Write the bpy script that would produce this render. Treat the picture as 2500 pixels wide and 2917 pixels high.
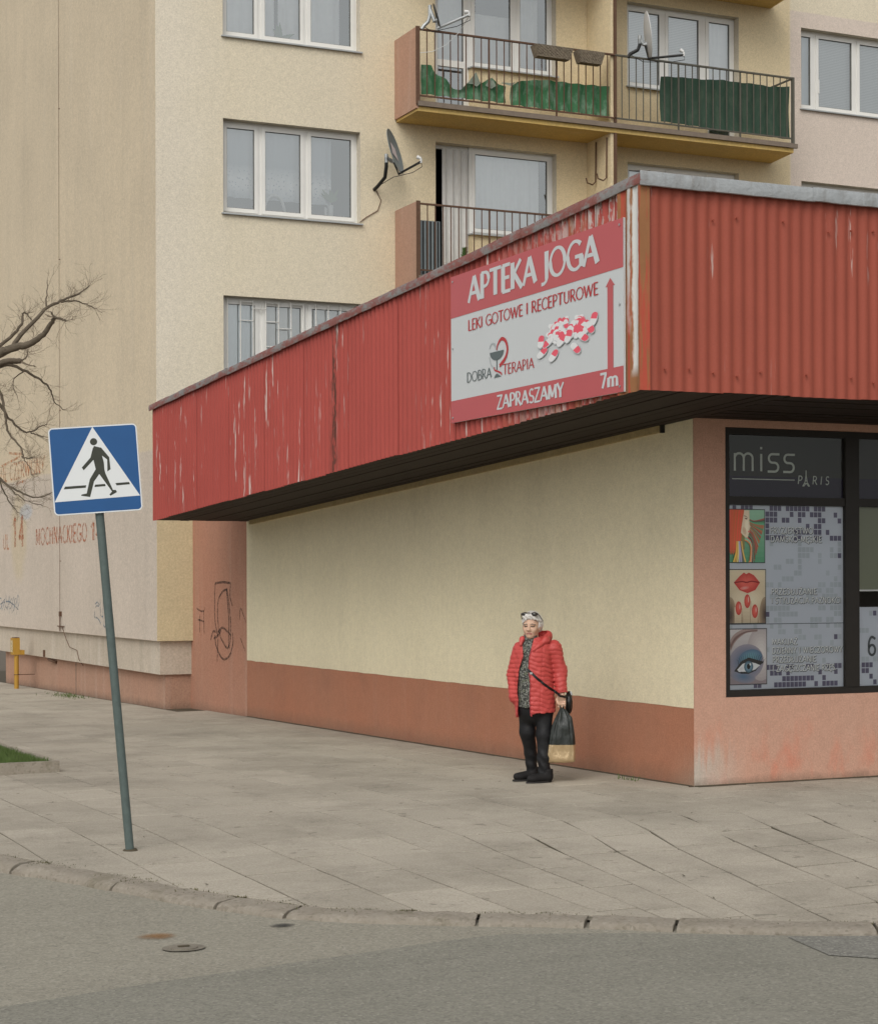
import bpy, bmesh, math, random
import numpy as np
from mathutils import Vector, Matrix, noise as mnoise

for o in list(bpy.data.objects):
    bpy.data.objects.remove(o, do_unlink=True)
scene = bpy.context.scene
C = scene.collection
rad = math.radians

# ------------------------------------------------------------------ camera
cam_d = bpy.data.cameras.new('camera')
cam = bpy.data.objects.new('camera', cam_d); C.objects.link(cam)
cam.matrix_world = (Matrix.Translation((-8.858, -13.911, 1.785)) @ Matrix.Rotation(-0.4326, 4, 'Z')
                    @ Matrix.Rotation(math.pi / 2, 4, 'X') @ Matrix.Rotation(-0.003, 4, 'Z'))
cam_d.sensor_fit = 'HORIZONTAL'; cam_d.sensor_width = 36.0
cam_d.lens = 36.0 * 5360 / 2500
cam_d.shift_y = (1659.7 - 1458.5) / 2500
cam_d.clip_end = 2000
scene.camera = cam

# ------------------------------------------------------------------ sky and sun (overcast)
SUN_EL, SUN_AZ = rad(45), rad(222)          # azimuth clockwise from +Y: the veiled sun stands behind the camera
w = bpy.data.worlds.new('World'); scene.world = w; w.use_nodes = True
nt = w.node_tree
bg = nt.nodes['Background']
sky = nt.nodes.new('ShaderNodeTexSky'); sky.sky_type = 'NISHITA'; sky.sun_disc = False
sky.sun_elevation = SUN_EL; sky.sun_rotation = SUN_AZ
sky.dust_density = 3.0; sky.air_density = 1.0; sky.ozone_density = 1.0
hsv = nt.nodes.new('ShaderNodeHueSaturation'); hsv.inputs['Saturation'].default_value = 0.10
nt.links.new(sky.outputs[0], hsv.inputs['Color']); nt.links.new(hsv.outputs[0], bg.inputs[0])
bg.inputs[1].default_value = 0.15
sl = bpy.data.lights.new('sun', 'SUN'); sl.energy = 0.9; sl.angle = rad(40); sl.color = (1.0, 0.94, 0.84)
so = bpy.data.objects.new('sun', sl); C.objects.link(so)
sd = Vector((math.sin(SUN_AZ) * math.cos(SUN_EL), math.cos(SUN_AZ) * math.cos(SUN_EL), math.sin(SUN_EL)))
so.rotation_euler = sd.to_track_quat('Z', 'Y').to_euler(); so.location = (0, -10, 20)
vs = scene.view_settings
vs.view_transform = 'Standard'; vs.look = 'None'; vs.gamma = 1.0; vs.exposure = 0.1; vs.use_curve_mapping = False
scene.render.engine = 'CYCLES'

# ------------------------------------------------------------------ helpers: materials
def lin(c):
    return tuple(((v / 255) / 12.92 if v / 255 <= .04045 else ((v / 255 + .055) / 1.055) ** 2.4) for v in c)
def alb(c, k=1.0):
    return tuple(min(.86, v * k) for v in lin(c)) + (1,)

class NT:
    def __init__(s, name):
        s.m = bpy.data.materials.new(name); s.m.use_nodes = True
        s.t = s.m.node_tree; s.b = s.t.nodes['Principled BSDF']
        s.geo = None
    def n(s, typ, **kw):
        x = s.t.nodes.new(typ)
        for k, v in kw.items(): setattr(x, k, v)
        return x
    def link(s, a, b): s.t.links.new(a, b)
    def pos(s):
        if s.geo is None: s.geo = s.n('ShaderNodeNewGeometry')
        return s.geo.outputs['Position']
    def sep(s):
        if not hasattr(s, '_sep'):
            s._sep = s.n('ShaderNodeSeparateXYZ'); s.link(s.pos(), s._sep.inputs[0])
        return s._sep.outputs
    def put(s, sock, v):
        if hasattr(v, 'is_output'): s.link(v, sock)
        else: sock.default_value = v
    def math(s, op, a, b=0.0, clamp=False):
        x = s.n('ShaderNodeMath', operation=op, use_clamp=clamp)
        s.put(x.inputs[0], a); s.put(x.inputs[1], b); return x.outputs[0]
    def noise(s, scale=5, detail=3, rough=.55, stretch=None, off=(0, 0, 0), src=None):
        x = s.n('ShaderNodeTexNoise'); x.inputs['Scale'].default_value = scale
        x.inputs['Detail'].default_value = detail; x.inputs['Roughness'].default_value = rough
        mp = s.n('ShaderNodeMapping'); s.link(src or s.pos(), mp.inputs[0])
        if stretch: mp.inputs['Scale'].default_value = stretch
        mp.inputs['Location'].default_value = off
        s.link(mp.outputs[0], x.inputs['Vector']); return x.outputs[0]
    def step(s, v, a, b):
        x = s.n('ShaderNodeMapRange'); s.put(x.inputs[0], v)
        x.inputs[1].default_value = a; x.inputs[2].default_value = b
        x.inputs[3].default_value = 0; x.inputs[4].default_value = 1
        x.clamp = True; return x.outputs[0]
    def mix(s, f, a, b, mode='MIX'):
        x = s.n('ShaderNodeMix', data_type='RGBA', blend_type=mode)
        s.put(x.inputs[0], f); s.put(x.inputs[6], a); s.put(x.inputs[7], b); return x.outputs[2]
    def bump(s, h, strength=.3, dist=.01, normal=None):
        x = s.n('ShaderNodeBump'); x.inputs['Strength'].default_value = strength
        x.inputs['Distance'].default_value = dist; s.link(h, x.inputs['Height'])
        if normal: s.link(normal, x.inputs['Normal'])
        return x.outputs[0]
    def out(s, col, rough=.85, normal=None, metal=0.0, spec=.3):
        s.put(s.b.inputs['Base Color'], col); s.put(s.b.inputs['Roughness'], rough)
        s.b.inputs['Metallic'].default_value = metal
        s.b.inputs['Specular IOR Level'].default_value = spec
        if normal: s.link(normal, s.b.inputs['Normal'])
        return s.m

def sc(c, k): return tuple(min(.9, v * k) for v in c[:3]) + (1,)

def plain(name, col, rough=.6, var=.12, scale=14, bump=.12, bscale=60, metal=0, spec=.3, dist=.004):
    t = NT(name)
    n = t.noise(scale, 4, .6)
    c = t.mix(n, sc(col, 1 - var), sc(col, 1 + var))
    nb = t.noise(bscale, 3, .6)
    return t.out(c, rough, t.bump(nb, bump, dist), metal, spec)

def plaster(name, col, grain=.19, stain=.16, streak=.12, bump=.5, fine=30, extra=None, rough=.92):
    """rendered wall: rough-cast grain, broad stains, faint vertical rain streaks; extra(t, colour) adds painted areas"""
    t = NT(name)
    c = col
    if extra: c = extra(t, col)
    big = t.noise(.55, 5, .6)
    c = t.mix(t.math('MULTIPLY', t.step(big, .35, .75), stain), c, sc((.30, .26, .20, 1), 1.0))
    st = t.noise(1.0, 5, .7, stretch=(2.1, 2.1, .16))
    c = t.mix(t.math('MULTIPLY', t.step(st, .5, .8), streak), c, (.20, .17, .13, 1))
    st2 = t.noise(1.0, 3, .6, stretch=(3.3, 3.3, .25), off=(9, 3, 1))
    c = t.mix(t.math('MULTIPLY', t.step(st2, .55, .8), streak * .8), c, (.72, .68, .62, 1))
    g = t.noise(fine, 4, .85)
    gm = t.step(g, .3, .7)
    dark = t.mix(1.0, c, (1 - grain, 1 - grain, 1 - grain * 1.05, 1), 'MULTIPLY')
    lite = t.mix(1.0, c, (1 + grain, 1 + grain, 1 + grain, 1), 'MULTIPLY')
    c = t.mix(gm, dark, lite)
    mid = t.step(t.noise(fine * .28, 4, .7, off=(7, 2, 4)), .3, .7)
    c = t.mix(mid, t.mix(1.0, c, (.94, .94, .935, 1), 'MULTIPLY'), t.mix(1.0, c, (1.05, 1.05, 1.05, 1), 'MULTIPLY'))
    nb = t.noise(fine * 1.2, 3, .8)
    return t.out(c, rough, t.bump(nb, bump, .012), 0, .15)

# ------------------------------------------------------------------ helpers: meshes and objects
def mesh(name, verts, faces, mats, midx=None, smooth=False):
    me = bpy.data.meshes.new(name)
    me.from_pydata([tuple(v) for v in verts], [], faces)
    if not isinstance(mats, (list, tuple)): mats = [mats]
    for m in mats: me.materials.append(m)
    if midx is not None: me.polygons.foreach_set('material_index', midx)
    if smooth: me.polygons.foreach_set('use_smooth', [True] * len(me.polygons))
    me.update(); return me
def obj(name, me, parent=None, loc=(0, 0, 0), rot=None):
    o = bpy.data.objects.new(name, me); C.objects.link(o)
    o.location = loc
    if rot: o.rotation_euler = rot
    if parent is not None: o.parent = parent
    return o
def empty(name, loc=(0, 0, 0), rz=0):
    o = bpy.data.objects.new(name, None); C.objects.link(o); o.location = loc; o.rotation_euler = (0, 0, rz)
    o.empty_display_size = .2
    return o
def tag(o, label=None, cat=None, group=None, kind=None):
    if label: o['label'] = label
    if cat: o['category'] = cat
    if group: o['group'] = group
    if kind: o['kind'] = kind
    return o

class MB:
    """collects shapes for ONE mesh object"""
    def __init__(s): s.v = []; s.f = []; s.mi = []; s.cur = 0
    def add(s, vs, fs):
        b = len(s.v); s.v += [tuple(v) for v in vs]
        s.f += [tuple(b + i for i in f) for f in fs]; s.mi += [s.cur] * len(fs); return s
    def box(s, x0, x1, y0, y1, z0, z1):
        return s.add([(x0, y0, z0), (x1, y0, z0), (x1, y1, z0), (x0, y1, z0), (x0, y0, z1), (x1, y0, z1), (x1, y1, z1), (x0, y1, z1)],
                     [(0, 3, 2, 1), (4, 5, 6, 7), (0, 1, 5, 4), (1, 2, 6, 5), (2, 3, 7, 6), (3, 0, 4, 7)])
    def hexa(s, p):        # 8 points: bottom four then top four
        return s.add(p, [(0, 3, 2, 1), (4, 5, 6, 7), (0, 1, 5, 4), (1, 2, 6, 5), (2, 3, 7, 6), (3, 0, 4, 7)])
    def quad(s, a, b, c, d): return s.add([a, b, c, d], [(0, 1, 2, 3)])
    def poly(s, pts): return s.add(pts, [tuple(range(len(pts)))])
    def prism(s, pts, off):
        """closed outline pts (3d) extruded by vector off"""
        n = len(pts); o = Vector(off)
        v = [tuple(p) for p in pts] + [tuple(Vector(p) + o) for p in pts]
        f = [tuple(range(n))[::-1], tuple(range(n, 2 * n))] + [(i, (i + 1) % n, n + (i + 1) % n, n + i) for i in range(n)]
        return s.add(v, f)
    def tube(s, pts, r, n=8, cap=True):
        pts = [Vector(p) for p in pts]
        rr = r if isinstance(r, (list, tuple)) else [r] * len(pts)
        vs = []; up = None
        for i, p in enumerate(pts):
            d = (pts[min(i + 1, len(pts) - 1)] - pts[max(i - 1, 0)]).normalized()
            if up is None: up = d.orthogonal().normalized()
            up = (up - d * up.dot(d)); up = up.normalized() if up.length > 1e-6 else d.orthogonal().normalized()
            sd_ = d.cross(up)
            for k in range(n):
                a = 2 * math.pi * k / n
                vs.append(p + (up * math.cos(a) + sd_ * math.sin(a)) * rr[i])
        fs = [(i * n + k, i * n + (k + 1) % n, (i + 1) * n + (k + 1) % n, (i + 1) * n + k) for i in range(len(pts) - 1) for k in range(n)]
        if cap:
            fs.append(tuple(range(n))[::-1]); fs.append(tuple(range((len(pts) - 1) * n, len(pts) * n)))
        return s.add(vs, fs)
    def me(s, name, mats, smooth=False): return mesh(name, s.v, s.f, mats, s.mi, smooth)
    def build(s, name, mats, parent=None, smooth=False, loc=(0, 0, 0)):
        return obj(name, s.me(name, mats, smooth), parent, loc)

def smooth_by_angle(o, ang=40):
    me = o.data
    me.polygons.foreach_set('use_smooth', [True] * len(me.polygons))
    bm = bmesh.new(); bm.from_mesh(me)
    for e in bm.edges:
        if len(e.link_faces) == 2 and e.calc_face_angle(0) > rad(ang): e.smooth = False
    bm.to_mesh(me); bm.free()
    return o

def gz(x, y):           # height of the pavement
    return -.012 * abs(y) - .008 * max(-x, 0)
ROADZ = -.125

# ------------------------------------------------------------------ materials
def shop_pink_extra(t, col):
    x, y, z = t.sep()
    n = t.noise(1.0, 5, .65, stretch=(5, 5, 1.2)); 
    h = t.math('ADD', z, t.math('MULTIPLY', t.math('SUBTRACT', n, .5), 1.1))
    damp = t.math('SUBTRACT', 1.0, t.step(h, .12, .55), True)
    blot = t.step(t.noise(2.2, 3, .6, stretch=(1.6, 1.6, .8), off=(4, 0, 2)), .47, .62)
    c = t.mix(t.math('MULTIPLY', t.math('MULTIPLY', damp, blot), .55), col, alb((196, 112, 88), 1.15))
    # pale efflorescence climbing the corner
    cx = t.math('SUBTRACT', 1.0, t.step(t.math('ABSOLUTE', x), .05, .55), True)
    hz = t.math('SUBTRACT', 1.0, t.step(t.math('ADD', z, t.math('MULTIPLY', t.math('SUBTRACT', t.noise(1, 4, .7, stretch=(14, 14, .6), off=(1, 7, 0)), .5), .9)), .18, .42), True)
    c = t.mix(t.math('MULTIPLY', t.math('MULTIPLY', cx, hz), .8), c, (.50, .47, .41, 1))
    grime = t.math('SUBTRACT', 1.0, t.step(t.math('ADD', z, t.math('MULTIPLY', t.noise(6, 4, .7), .14)), .05, .15), True)
    return t.mix(t.math('MULTIPLY', grime, .65), c, (.12, .09, .065, 1))
def base_grime(lo, hi, amt=.6, colr=(.13, .10, .075, 1), slope=-.012):
    def f(t, col):
        x, y, z = t.sep()
        zz = t.math('SUBTRACT', z, t.math('MULTIPLY', t.math('ABSOLUTE', y), slope))
        g = t.math('SUBTRACT', 1.0, t.step(t.math('ADD', zz, t.math('MULTIPLY', t.noise(5, 4, .7), .16)), lo, hi), True)
        return t.mix(t.math('MULTIPLY', g, amt), col, colr)
    return f
def dado_extra(t, col):
    c = base_grime(.06, .26, .55)(t, col)
    c = t.mix(t.math('MULTIPLY', t.step(t.noise(1.3, 5, .7, off=(3, 3, 9)), .50, .68), .35), c, (.29, .125, .08, 1))
    x, y, z = t.sep()
    cy = t.math('SUBTRACT', 1.0, t.step(y, .02, .42), True)
    hz = t.math('SUBTRACT', 1.0, t.step(t.math('ADD', z, t.math('MULTIPLY', t.noise(1, 4, .7, stretch=(14, 14, .6)), .5)), .3, .62), True)
    return t.mix(t.math('MULTIPLY', t.math('MULTIPLY', cy, hz), .42), c, (.36, .29, .22, 1))
def cream_extra(t, col):
    # old touch-ups and rain marks in the cream paint
    p1 = t.step(t.noise(.45, 3, .5, off=(6, 1, 3)), .52, .56)
    c = t.mix(t.math('MULTIPLY', p1, .10), col, (.62, .56, .40, 1))
    p2 = t.step(t.noise(1, 5, .7, stretch=(.9, .9, .35), off=(2, 8, 5)), .55, .72)
    c = t.mix(t.math('MULTIPLY', p2, .16), c, (.50, .45, .33, 1))
    x, y, z = t.sep()
    low = t.math('SUBTRACT', 1.0, t.step(t.math('ADD', z, t.math('MULTIPLY', t.noise(3, 4, .7), .5)), .85, 1.3), True)
    return t.mix(t.math('MULTIPLY', low, .14), c, (.45, .36, .26, 1))
def facade_extra(t, col):
    x, y, z = t.sep()
    # pink painted bay on the right, pale washed-out strip by the corner, deeper ochre round the balconies
    pale = t.math('SUBTRACT', 1.0, t.step(t.math('ADD', x, t.math('MULTIPLY', t.math('SUBTRACT', t.noise(.5, 4, .6), .5), 1.3)), -.35, .55), True)
    c = t.mix(t.math('MULTIPLY', pale, .55), col, (.74, .68, .58, 1))
    oc = t.math('MULTIPLY', t.step(x, 2.4, 4.6), t.math('SUBTRACT', 1.0, t.step(x, 11.29, 11.33), True))
    c = t.mix(t.math('MULTIPLY', oc, .75), c, (.68, .55, .335, 1))
    up = t.math('MULTIPLY', t.step(x, 11.3, 11.33), t.math('SUBTRACT', 1.0, t.step(z, 12.17, 12.2), True))
    return t.mix(up, c, (.66, .565, .49, 1))
def gable_extra(t, col):
    x, y, z = t.sep()
    e = t.math('ADD', z, t.math('MULTIPLY', t.math('SUBTRACT', t.noise(2.5, 3, .6), .5), .05))
    lo = t.math('SUBTRACT', 1.0, t.step(e, 3.86, 3.90), True)
    onx = t.math('SUBTRACT', 1.0, t.step(x, -.57, -.56), True)
    c = t.mix(t.math('MULTIPLY', lo, onx), col, (.56, .485, .41, 1))
    # old cream overpaint round the house number, washed-out blue blot
    def blot(y0, z0, ry, rz, k, cc, c):
        dy = t.math('DIVIDE', t.math('SUBTRACT', y, y0), ry); dz = t.math('DIVIDE', t.math('SUBTRACT', z, z0), rz)
        d = t.math('ADD', t.math('MULTIPLY', dy, dy), t.math('MULTIPLY', dz, dz))
        d = t.math('ADD', d, t.math('MULTIPLY', t.math('SUBTRACT', t.noise(3, 4, .6), .5), 1.0))
        f = t.math('MULTIPLY', t.math('SUBTRACT', 1.0, t.step(d, .6, 1.25), True), k)
        return t.mix(t.math('MULTIPLY', f, onx), c, cc)
    c = blot(24.35, 2.8, .75, .95, .55, (.55, .46, .30, 1), c)
    c = blot(23.7, 3.22, .6, .16, .55, (.42, .47, .54, 1), c)
    # expansion joint
    return c

M = {}
M['facade'] = plaster('facade_render', (.71, .635, .49, 1), extra=facade_extra, stain=.10, streak=.05, fine=44)
M['gable'] = plaster('gable_render', (.625, .53, .39, 1), extra=gable_extra, stain=.22, streak=.14)
M['endface'] = plaster('end_face_render', (.60, .51, .325, 1), stain=.25)
M['ledge'] = plaster('plinth_ledge_render', (.52, .45, .365, 1), stain=.35, streak=.35)
M['plinth'] = plaster('plinth_render', (.40, .235, .165, 1), extra=base_grime(.06, .2, .55), stain=.22, streak=.16)
M['pinkwall'] = plaster('pink_render', (.43, .215, .145, 1), extra=base_grime(.03, .2, .6), stain=.2, streak=.14)
M['cream'] = plaster('cream_render', (.79, .71, .50, 1), extra=cream_extra, stain=.16, streak=.06, grain=.13, fine=55)
M['creamtrim'] = plaster('cream_edge_render', (.42, .33, .17, 1), stain=.2)
M['dado'] = plaster('dado_render', (.40, .175, .105, 1), extra=dado_extra, stain=.14, streak=.05, fine=60)
M['shoppink'] = plaster('shop_pink_render', (.55, .32, .235, 1), extra=shop_pink_extra, stain=.12, streak=.06, fine=60)
M['balcpink'] = plaster('balcony_pink_render', (.42, .25, .18, 1), stain=.2, streak=.2)
M['balcochre'] = plaster('balcony_soffit_render', (.62, .43, .15, 1), stain=.25)
M['lintel'] = plaster('reveal_render', alb((196, 188, 172), 1.05), stain=.2)
M['slabedge'] = plain('weathered_slab_edge', (.20, .16, .125, 1), .9, .3, 9, .5, 40)
M['rust'] = plain('rusty_brown_paint', (.115, .062, .038, 1), .7, .35, 25, .3, 70)
M['railgreen'] = plain('worn_dark_rail_paint', (.10, .095, .075, 1), .65, .3, 25, .3, 70)
M['pvc'] = plain('white_window_plastic', (.74, .73, .69, 1), .4, .05, 6, .02)
M['pvcshade'] = plain('grey_window_seal', (.16, .16, .15, 1), .6, .1)
M['zincsill'] = plain('zinc_sill', (.42, .44, .44, 1), .5, .15, 8, .05, metal=.3)
M['curtain'] = plain('white_net_curtain', (.80, .80, .79, 1), .9, .08, 9, .1)
M['drape'] = plain('grey_drape', (.62, .61, .58, 1), .9, .12, 9, .1)
M['dimblue'] = plain('bluish_curtain', (.58, .64, .67, 1), .9, .1, 5, .1)
M['dark'] = plain('dark_interior', (.07, .062, .052, 1), .9, .2)
M['roomgrey'] = plain('room_grey', (.22, .22, .22, 1), .9, .2)
M['black'] = plain('black_metal', (.018, .018, .017, 1), .5, .25, 20, .1)
M['darkframe'] = plain('dark_brown_aluminium', (.020, .017, .014, 1), .45, .25, 12, .05)
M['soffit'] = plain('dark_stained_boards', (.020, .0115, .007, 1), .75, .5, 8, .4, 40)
M['white'] = plain('white_paint', (.72, .72, .70, 1), .5, .05, 8, .03)
M['grille'] = plain('white_grille_paint', (.66, .65, .61, 1), .6, .12, 20, .1)
M['dishgrey'] = plain('grey_dish_paint', (.20, .23, .235, 1), .45, .15, 12, .05)
M['dishwhite'] = plain('white_dish_paint', (.62, .62, .60, 1), .45, .08, 12, .05)
M['galv'] = plain('galvanised_steel', (.40, .42, .42, 1), .45, .2, 25, .08, metal=.5)
M['labelwhite'] = plain('pale_sticker', (.62, .55, .55, 1), .6, .1)
M['wicker'] = plain('brown_wicker', (.22, .18, .13, 1), .9, .75, 24, .9, 40, dist=.04)
M['yellow'] = plain('yellow_gas_paint', (.40, .225, .035, 1), .55, .12, 12, .1)
M['green'] = plain('worn_green_sheet', (.035, .13, .055, 1), .7, .3, 12, .2)
M['leafy'] = plain('house_plant_green', (.10, .17, .05, 1), .7, .4, 20, .1)
M['polegrn'] = plain('grey_green_pole_paint', (.085, .112, .105, 1), .5, .3, 22, .25, 60)
M['signblue'] = plain('sign_blue', (.018, .085, .235, 1), .38, .10, 5, .02)
M['signwhite'] = plain('sign_white', (.66, .68, .68, 1), .4, .03, 5, .01)
M['signblack'] = plain('sign_dark_green_black', (.042, .045, .034, 1), .5, .15, 20, .02)
M['galvback'] = plain('sign_back_steel', (.30, .31, .30, 1), .5, .1, 9, .05, metal=.4)
M['bark'] = plain('brown_bark', (.12, .097, .07, 1), .95, .35, 18, .9, 40, dist=.02)
M['twig'] = plain('thin_twig', (.20, .165, .12, 1), .95, .25, 18, .2)
M['txtorange'] = None
def faded(name, col, keep=.75, scale=14):
    """old stencilled paint, worn through in places"""
    t = NT(name)
    n = t.noise(scale, 5, .7)
    t.out(t.mix(t.noise(40, 2), sc(col, .85), sc(col, 1.15)), .9)
    tr = t.n('ShaderNodeBsdfTransparent'); mx = t.n('ShaderNodeMixShader')
    t.put(mx.inputs[0], t.math('MULTIPLY', t.step(n, .38, .62), keep))
    t.link(tr.outputs[0], mx.inputs[1]); t.link(t.b.outputs[0], mx.inputs[2])
    o = [x for x in t.t.nodes if x.type == 'OUTPUT_MATERIAL'][0]; t.link(mx.outputs[0], o.inputs[0])
    return t.m
M['txtorange'] = faded('faded_orange_stencil', alb((186, 112, 76), 1.0), .85)
M['txtfaint'] = faded('very_faded_orange_stencil', alb((196, 130, 84), 1.1), .7, 9)
M['grafblack'] = faded('black_marker', (.055, .04, .035, 1), .95, 30)
M['grafblue'] = faded('blue_marker', alb((96, 128, 150), .9), .85, 16)

def glass(name, tint=(.94, .96, .97, 1), refl=.30, rough=.02, fk=1.6):
    t = NT(name)
    tr = t.n('ShaderNodeBsdfTransparent'); tr.inputs[0].default_value = tint
    gl = t.n('ShaderNodeBsdfGlossy'); gl.inputs['Roughness'].default_value = rough
    gl.inputs[0].default_value = (.97, 1, .98, 1)
    lw = t.n('ShaderNodeFresnel'); lw.inputs[0].default_value = 1.5
    f = t.math('ADD', t.math('MULTIPLY', lw.outputs[0], fk), refl, True)
    mx = t.n('ShaderNodeMixShader'); t.put(mx.inputs[0], f)
    t.link(tr.outputs[0], mx.inputs[1]); t.link(gl.outputs[0], mx.inputs[2])
    o = [x for x in t.t.nodes if x.type == 'OUTPUT_MATERIAL'][0]; t.link(mx.outputs[0], o.inputs[0])
    return t.m
M['glass'] = glass('window_glass')
M['shopglass'] = glass('shop_glass', (.95, .96, .96, 1), .0, .02, .9)

def corrugated_mat(name, col, side):
    t = NT(name); x, y, z = t.sep()
    c = t.mix(t.noise(1.2, 5, .65), sc(col, .82), sc(col, 1.16))
    c = t.mix(t.math('MULTIPLY', t.step(t.noise(1, 4, .7, stretch=(9, 9, .35)), .45, .8), .35), c, sc(col, .62))
    c = t.mix(t.math('MULTIPLY', t.step(t.noise(60, 2, .7), .3, .7), .25), c, sc(col, 1.3))
    # flaked paint: pale vertical runs
    fl = t.noise(1, 4, .75, stretch=(16, 16, .9), off=(3, 1, 5) if side else (11, 4, 2))
    zone = t.step(t.noise(.5, 2, .5, off=(2, 2, 2)), .42, .52) if side else t.step(t.noise(.9, 2, .5, off=(7, 1, 1)), .5, .62)
    fm = t.math('MULTIPLY', t.step(fl, .60 if side else .64, .64 if side else .68), zone)
    c = t.mix(t.math('MULTIPLY', fm, .8 if side else .5), c, (.56, .52, .48, 1))
    if side:
        # near the corner the paint has gone: zinc and rust patches
        near = t.math('SUBTRACT', 1.0, t.step(t.math('ADD', y, t.math('MULTIPLY', t.noise(2, 4, .7), 1.6)), -.5, 1.9), True)
        pt = t.step(t.noise(1, 5, .7, stretch=(10, 10, 3.0), off=(5, 5, 0)), .50, .55)
        c = t.mix(t.math('MULTIPLY', t.math('MULTIPLY', near, pt), .9), c, (.48, .48, .45, 1))
        ru = t.step(t.noise(1, 5, .7, stretch=(9, 9, 1.6), off=(15, 5, 3)), .50, .60)
        c = t.mix(t.math('MULTIPLY', t.math('MULTIPLY', near, ru), .8), c, (.24, .105, .04, 1))
        # the rotten seam
        dy = t.math('ABSOLUTE', t.math('SUBTRACT', t.math('ADD', y, t.math('MULTIPLY', t.math('SUBTRACT', t.noise(1, 3, .6, stretch=(1, 1, 2.5)), .5), .25)), 4.93))
        seam = t.math('MULTIPLY', t.math('SUBTRACT', 1.0, t.step(dy, .02, .14), True), t.step(t.noise(1, 4, .75, stretch=(14, 14, 2.2), off=(8, 8, 8)), .46, .52))
        c = t.mix(t.math('MULTIPLY', seam, .9), c, (.06, .03, .02, 1))
    return t.out(c, .62, t.bump(t.noise(45, 3, .6), .25, .004), 0, .25)
M['redside'] = corrugated_mat('red_corrugated_side', (.35, .068, .054, 1), True)
M['redfront'] = corrugated_mat('red_corrugated_front', (.30, .072, .046, 1), False)
def flashing_mat(name, red):
    t = NT(name)
    c = t.mix(t.noise(3, 5, .7), *(((.17, .165, .16, 1), (.34, .33, .32, 1)) if red else ((.27, .29, .30, 1), (.47, .49, .50, 1))))
    c = t.mix(t.math('MULTIPLY', t.step(t.noise(1, 4, .7, stretch=(9, 9, 1.5)), .5, .7), .5), c, (.20, .18, .16, 1))
    r = t.step(t.noise(1, 6, .75, stretch=(3, 3, 9), off=(3, 6, 2)), .44 if red else .68, .56 if red else .74)
    c = t.mix(t.math('MULTIPLY', r, .8), c, (.26, .062, .045, 1))
    return t.out(c, .55, t.bump(t.noise(18, 4, .6), .5, .02), .15, .3)
M['flashred'] = flashing_mat('zinc_flashing_with_red_paint', True)
M['flash'] = flashing_mat('zinc_flashing', False)
def trim_mat():
    t = NT('rusty_peeling_corner_sheet'); x, y, z = t.sep()
    c = t.mix(t.noise(4, 5, .7), (.20, .085, .035, 1), (.34, .16, .07, 1))
    r = t.step(t.noise(1, 5, .7, stretch=(12, 12, .7), off=(2, 1, 0)), .50, .57)
    c = t.mix(t.math('MULTIPLY', r, .8), c, alb((176, 70, 58), 1.0))
    wy = t.math('ABSOLUTE', t.math('SUBTRACT', t.math('ADD', y, t.math('MULTIPLY', t.math('SUBTRACT', t.noise(1, 4, .7, stretch=(1, 6, 2.5)), .5), .12)), -1.405))
    wz = t.step(z, 3.36, 3.46)
    c = t.mix(t.math('MULTIPLY', t.math('SUBTRACT', 1.0, t.step(wy, .035, .055), True), wz), c, (.60, .60, .57, 1))
    wy2 = t.math('ABSOLUTE', t.math('SUBTRACT', t.math('ADD', y, t.math('MULTIPLY', t.math('SUBTRACT', t.noise(1, 4, .7, stretch=(1, 9, 3.5), off=(0, 3, 3)), .5), .10)), -1.315))
    wz2 = t.step(t.math('ADD', z, t.math('MULTIPLY', t.noise(4, 3), .8)), 4.1, 4.6)
    c = t.mix(t.math('MULTIPLY', t.math('SUBTRACT', 1.0, t.step(wy2, .012, .03), True), wz2), c, (.52, .50, .47, 1))
    return t.out(c, .7, t.bump(t.noise(40, 4, .65), .5, .004), 0, .25)
M['trim'] = trim_mat()

def paving_mat(name, a, b, joint=False):
    t = NT(name)
    oi = t.n('ShaderNodeObjectInfo')
    c = t.mix(t.noise(1.3, 6, .65), a, b)
    c = t.mix(t.math('MULTIPLY', oi.outputs['Random'], .4), c, sc(a, .84))
    st = t.step(t.noise(.8, 6, .72, off=(4, 9, 1)), .45, .70)
    c = t.mix(t.math('MULTIPLY', st, .45), c, (.14, .125, .10, 1))
    g = t.step(t.noise(70, 4, .9), .3, .7)
    c = t.mix(g, t.mix(1, c, (.66, .66, .65, 1), 'MULTIPLY'), t.mix(1, c, (1.26, 1.26, 1.25, 1), 'MULTIPLY'))
    sp = t.step(t.noise(7, 3, .6, off=(1, 1, 7)), .66, .70)
    c = t.mix(t.math('MULTIPLY', sp, .4), c, (.08, .07, .055, 1))
    return t.out(c, .93, t.bump(t.noise(90, 4, .7), .5, .006), 0, .2)
M['slab'] = paving_mat('concrete_paving', (.35, .315, .258, 1), (.475, .43, .36, 1))
M['joint'] = plain('mossy_joint_dirt', (.075, .062, .040, 1), .95, .35, 8, .5, 40)
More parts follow.
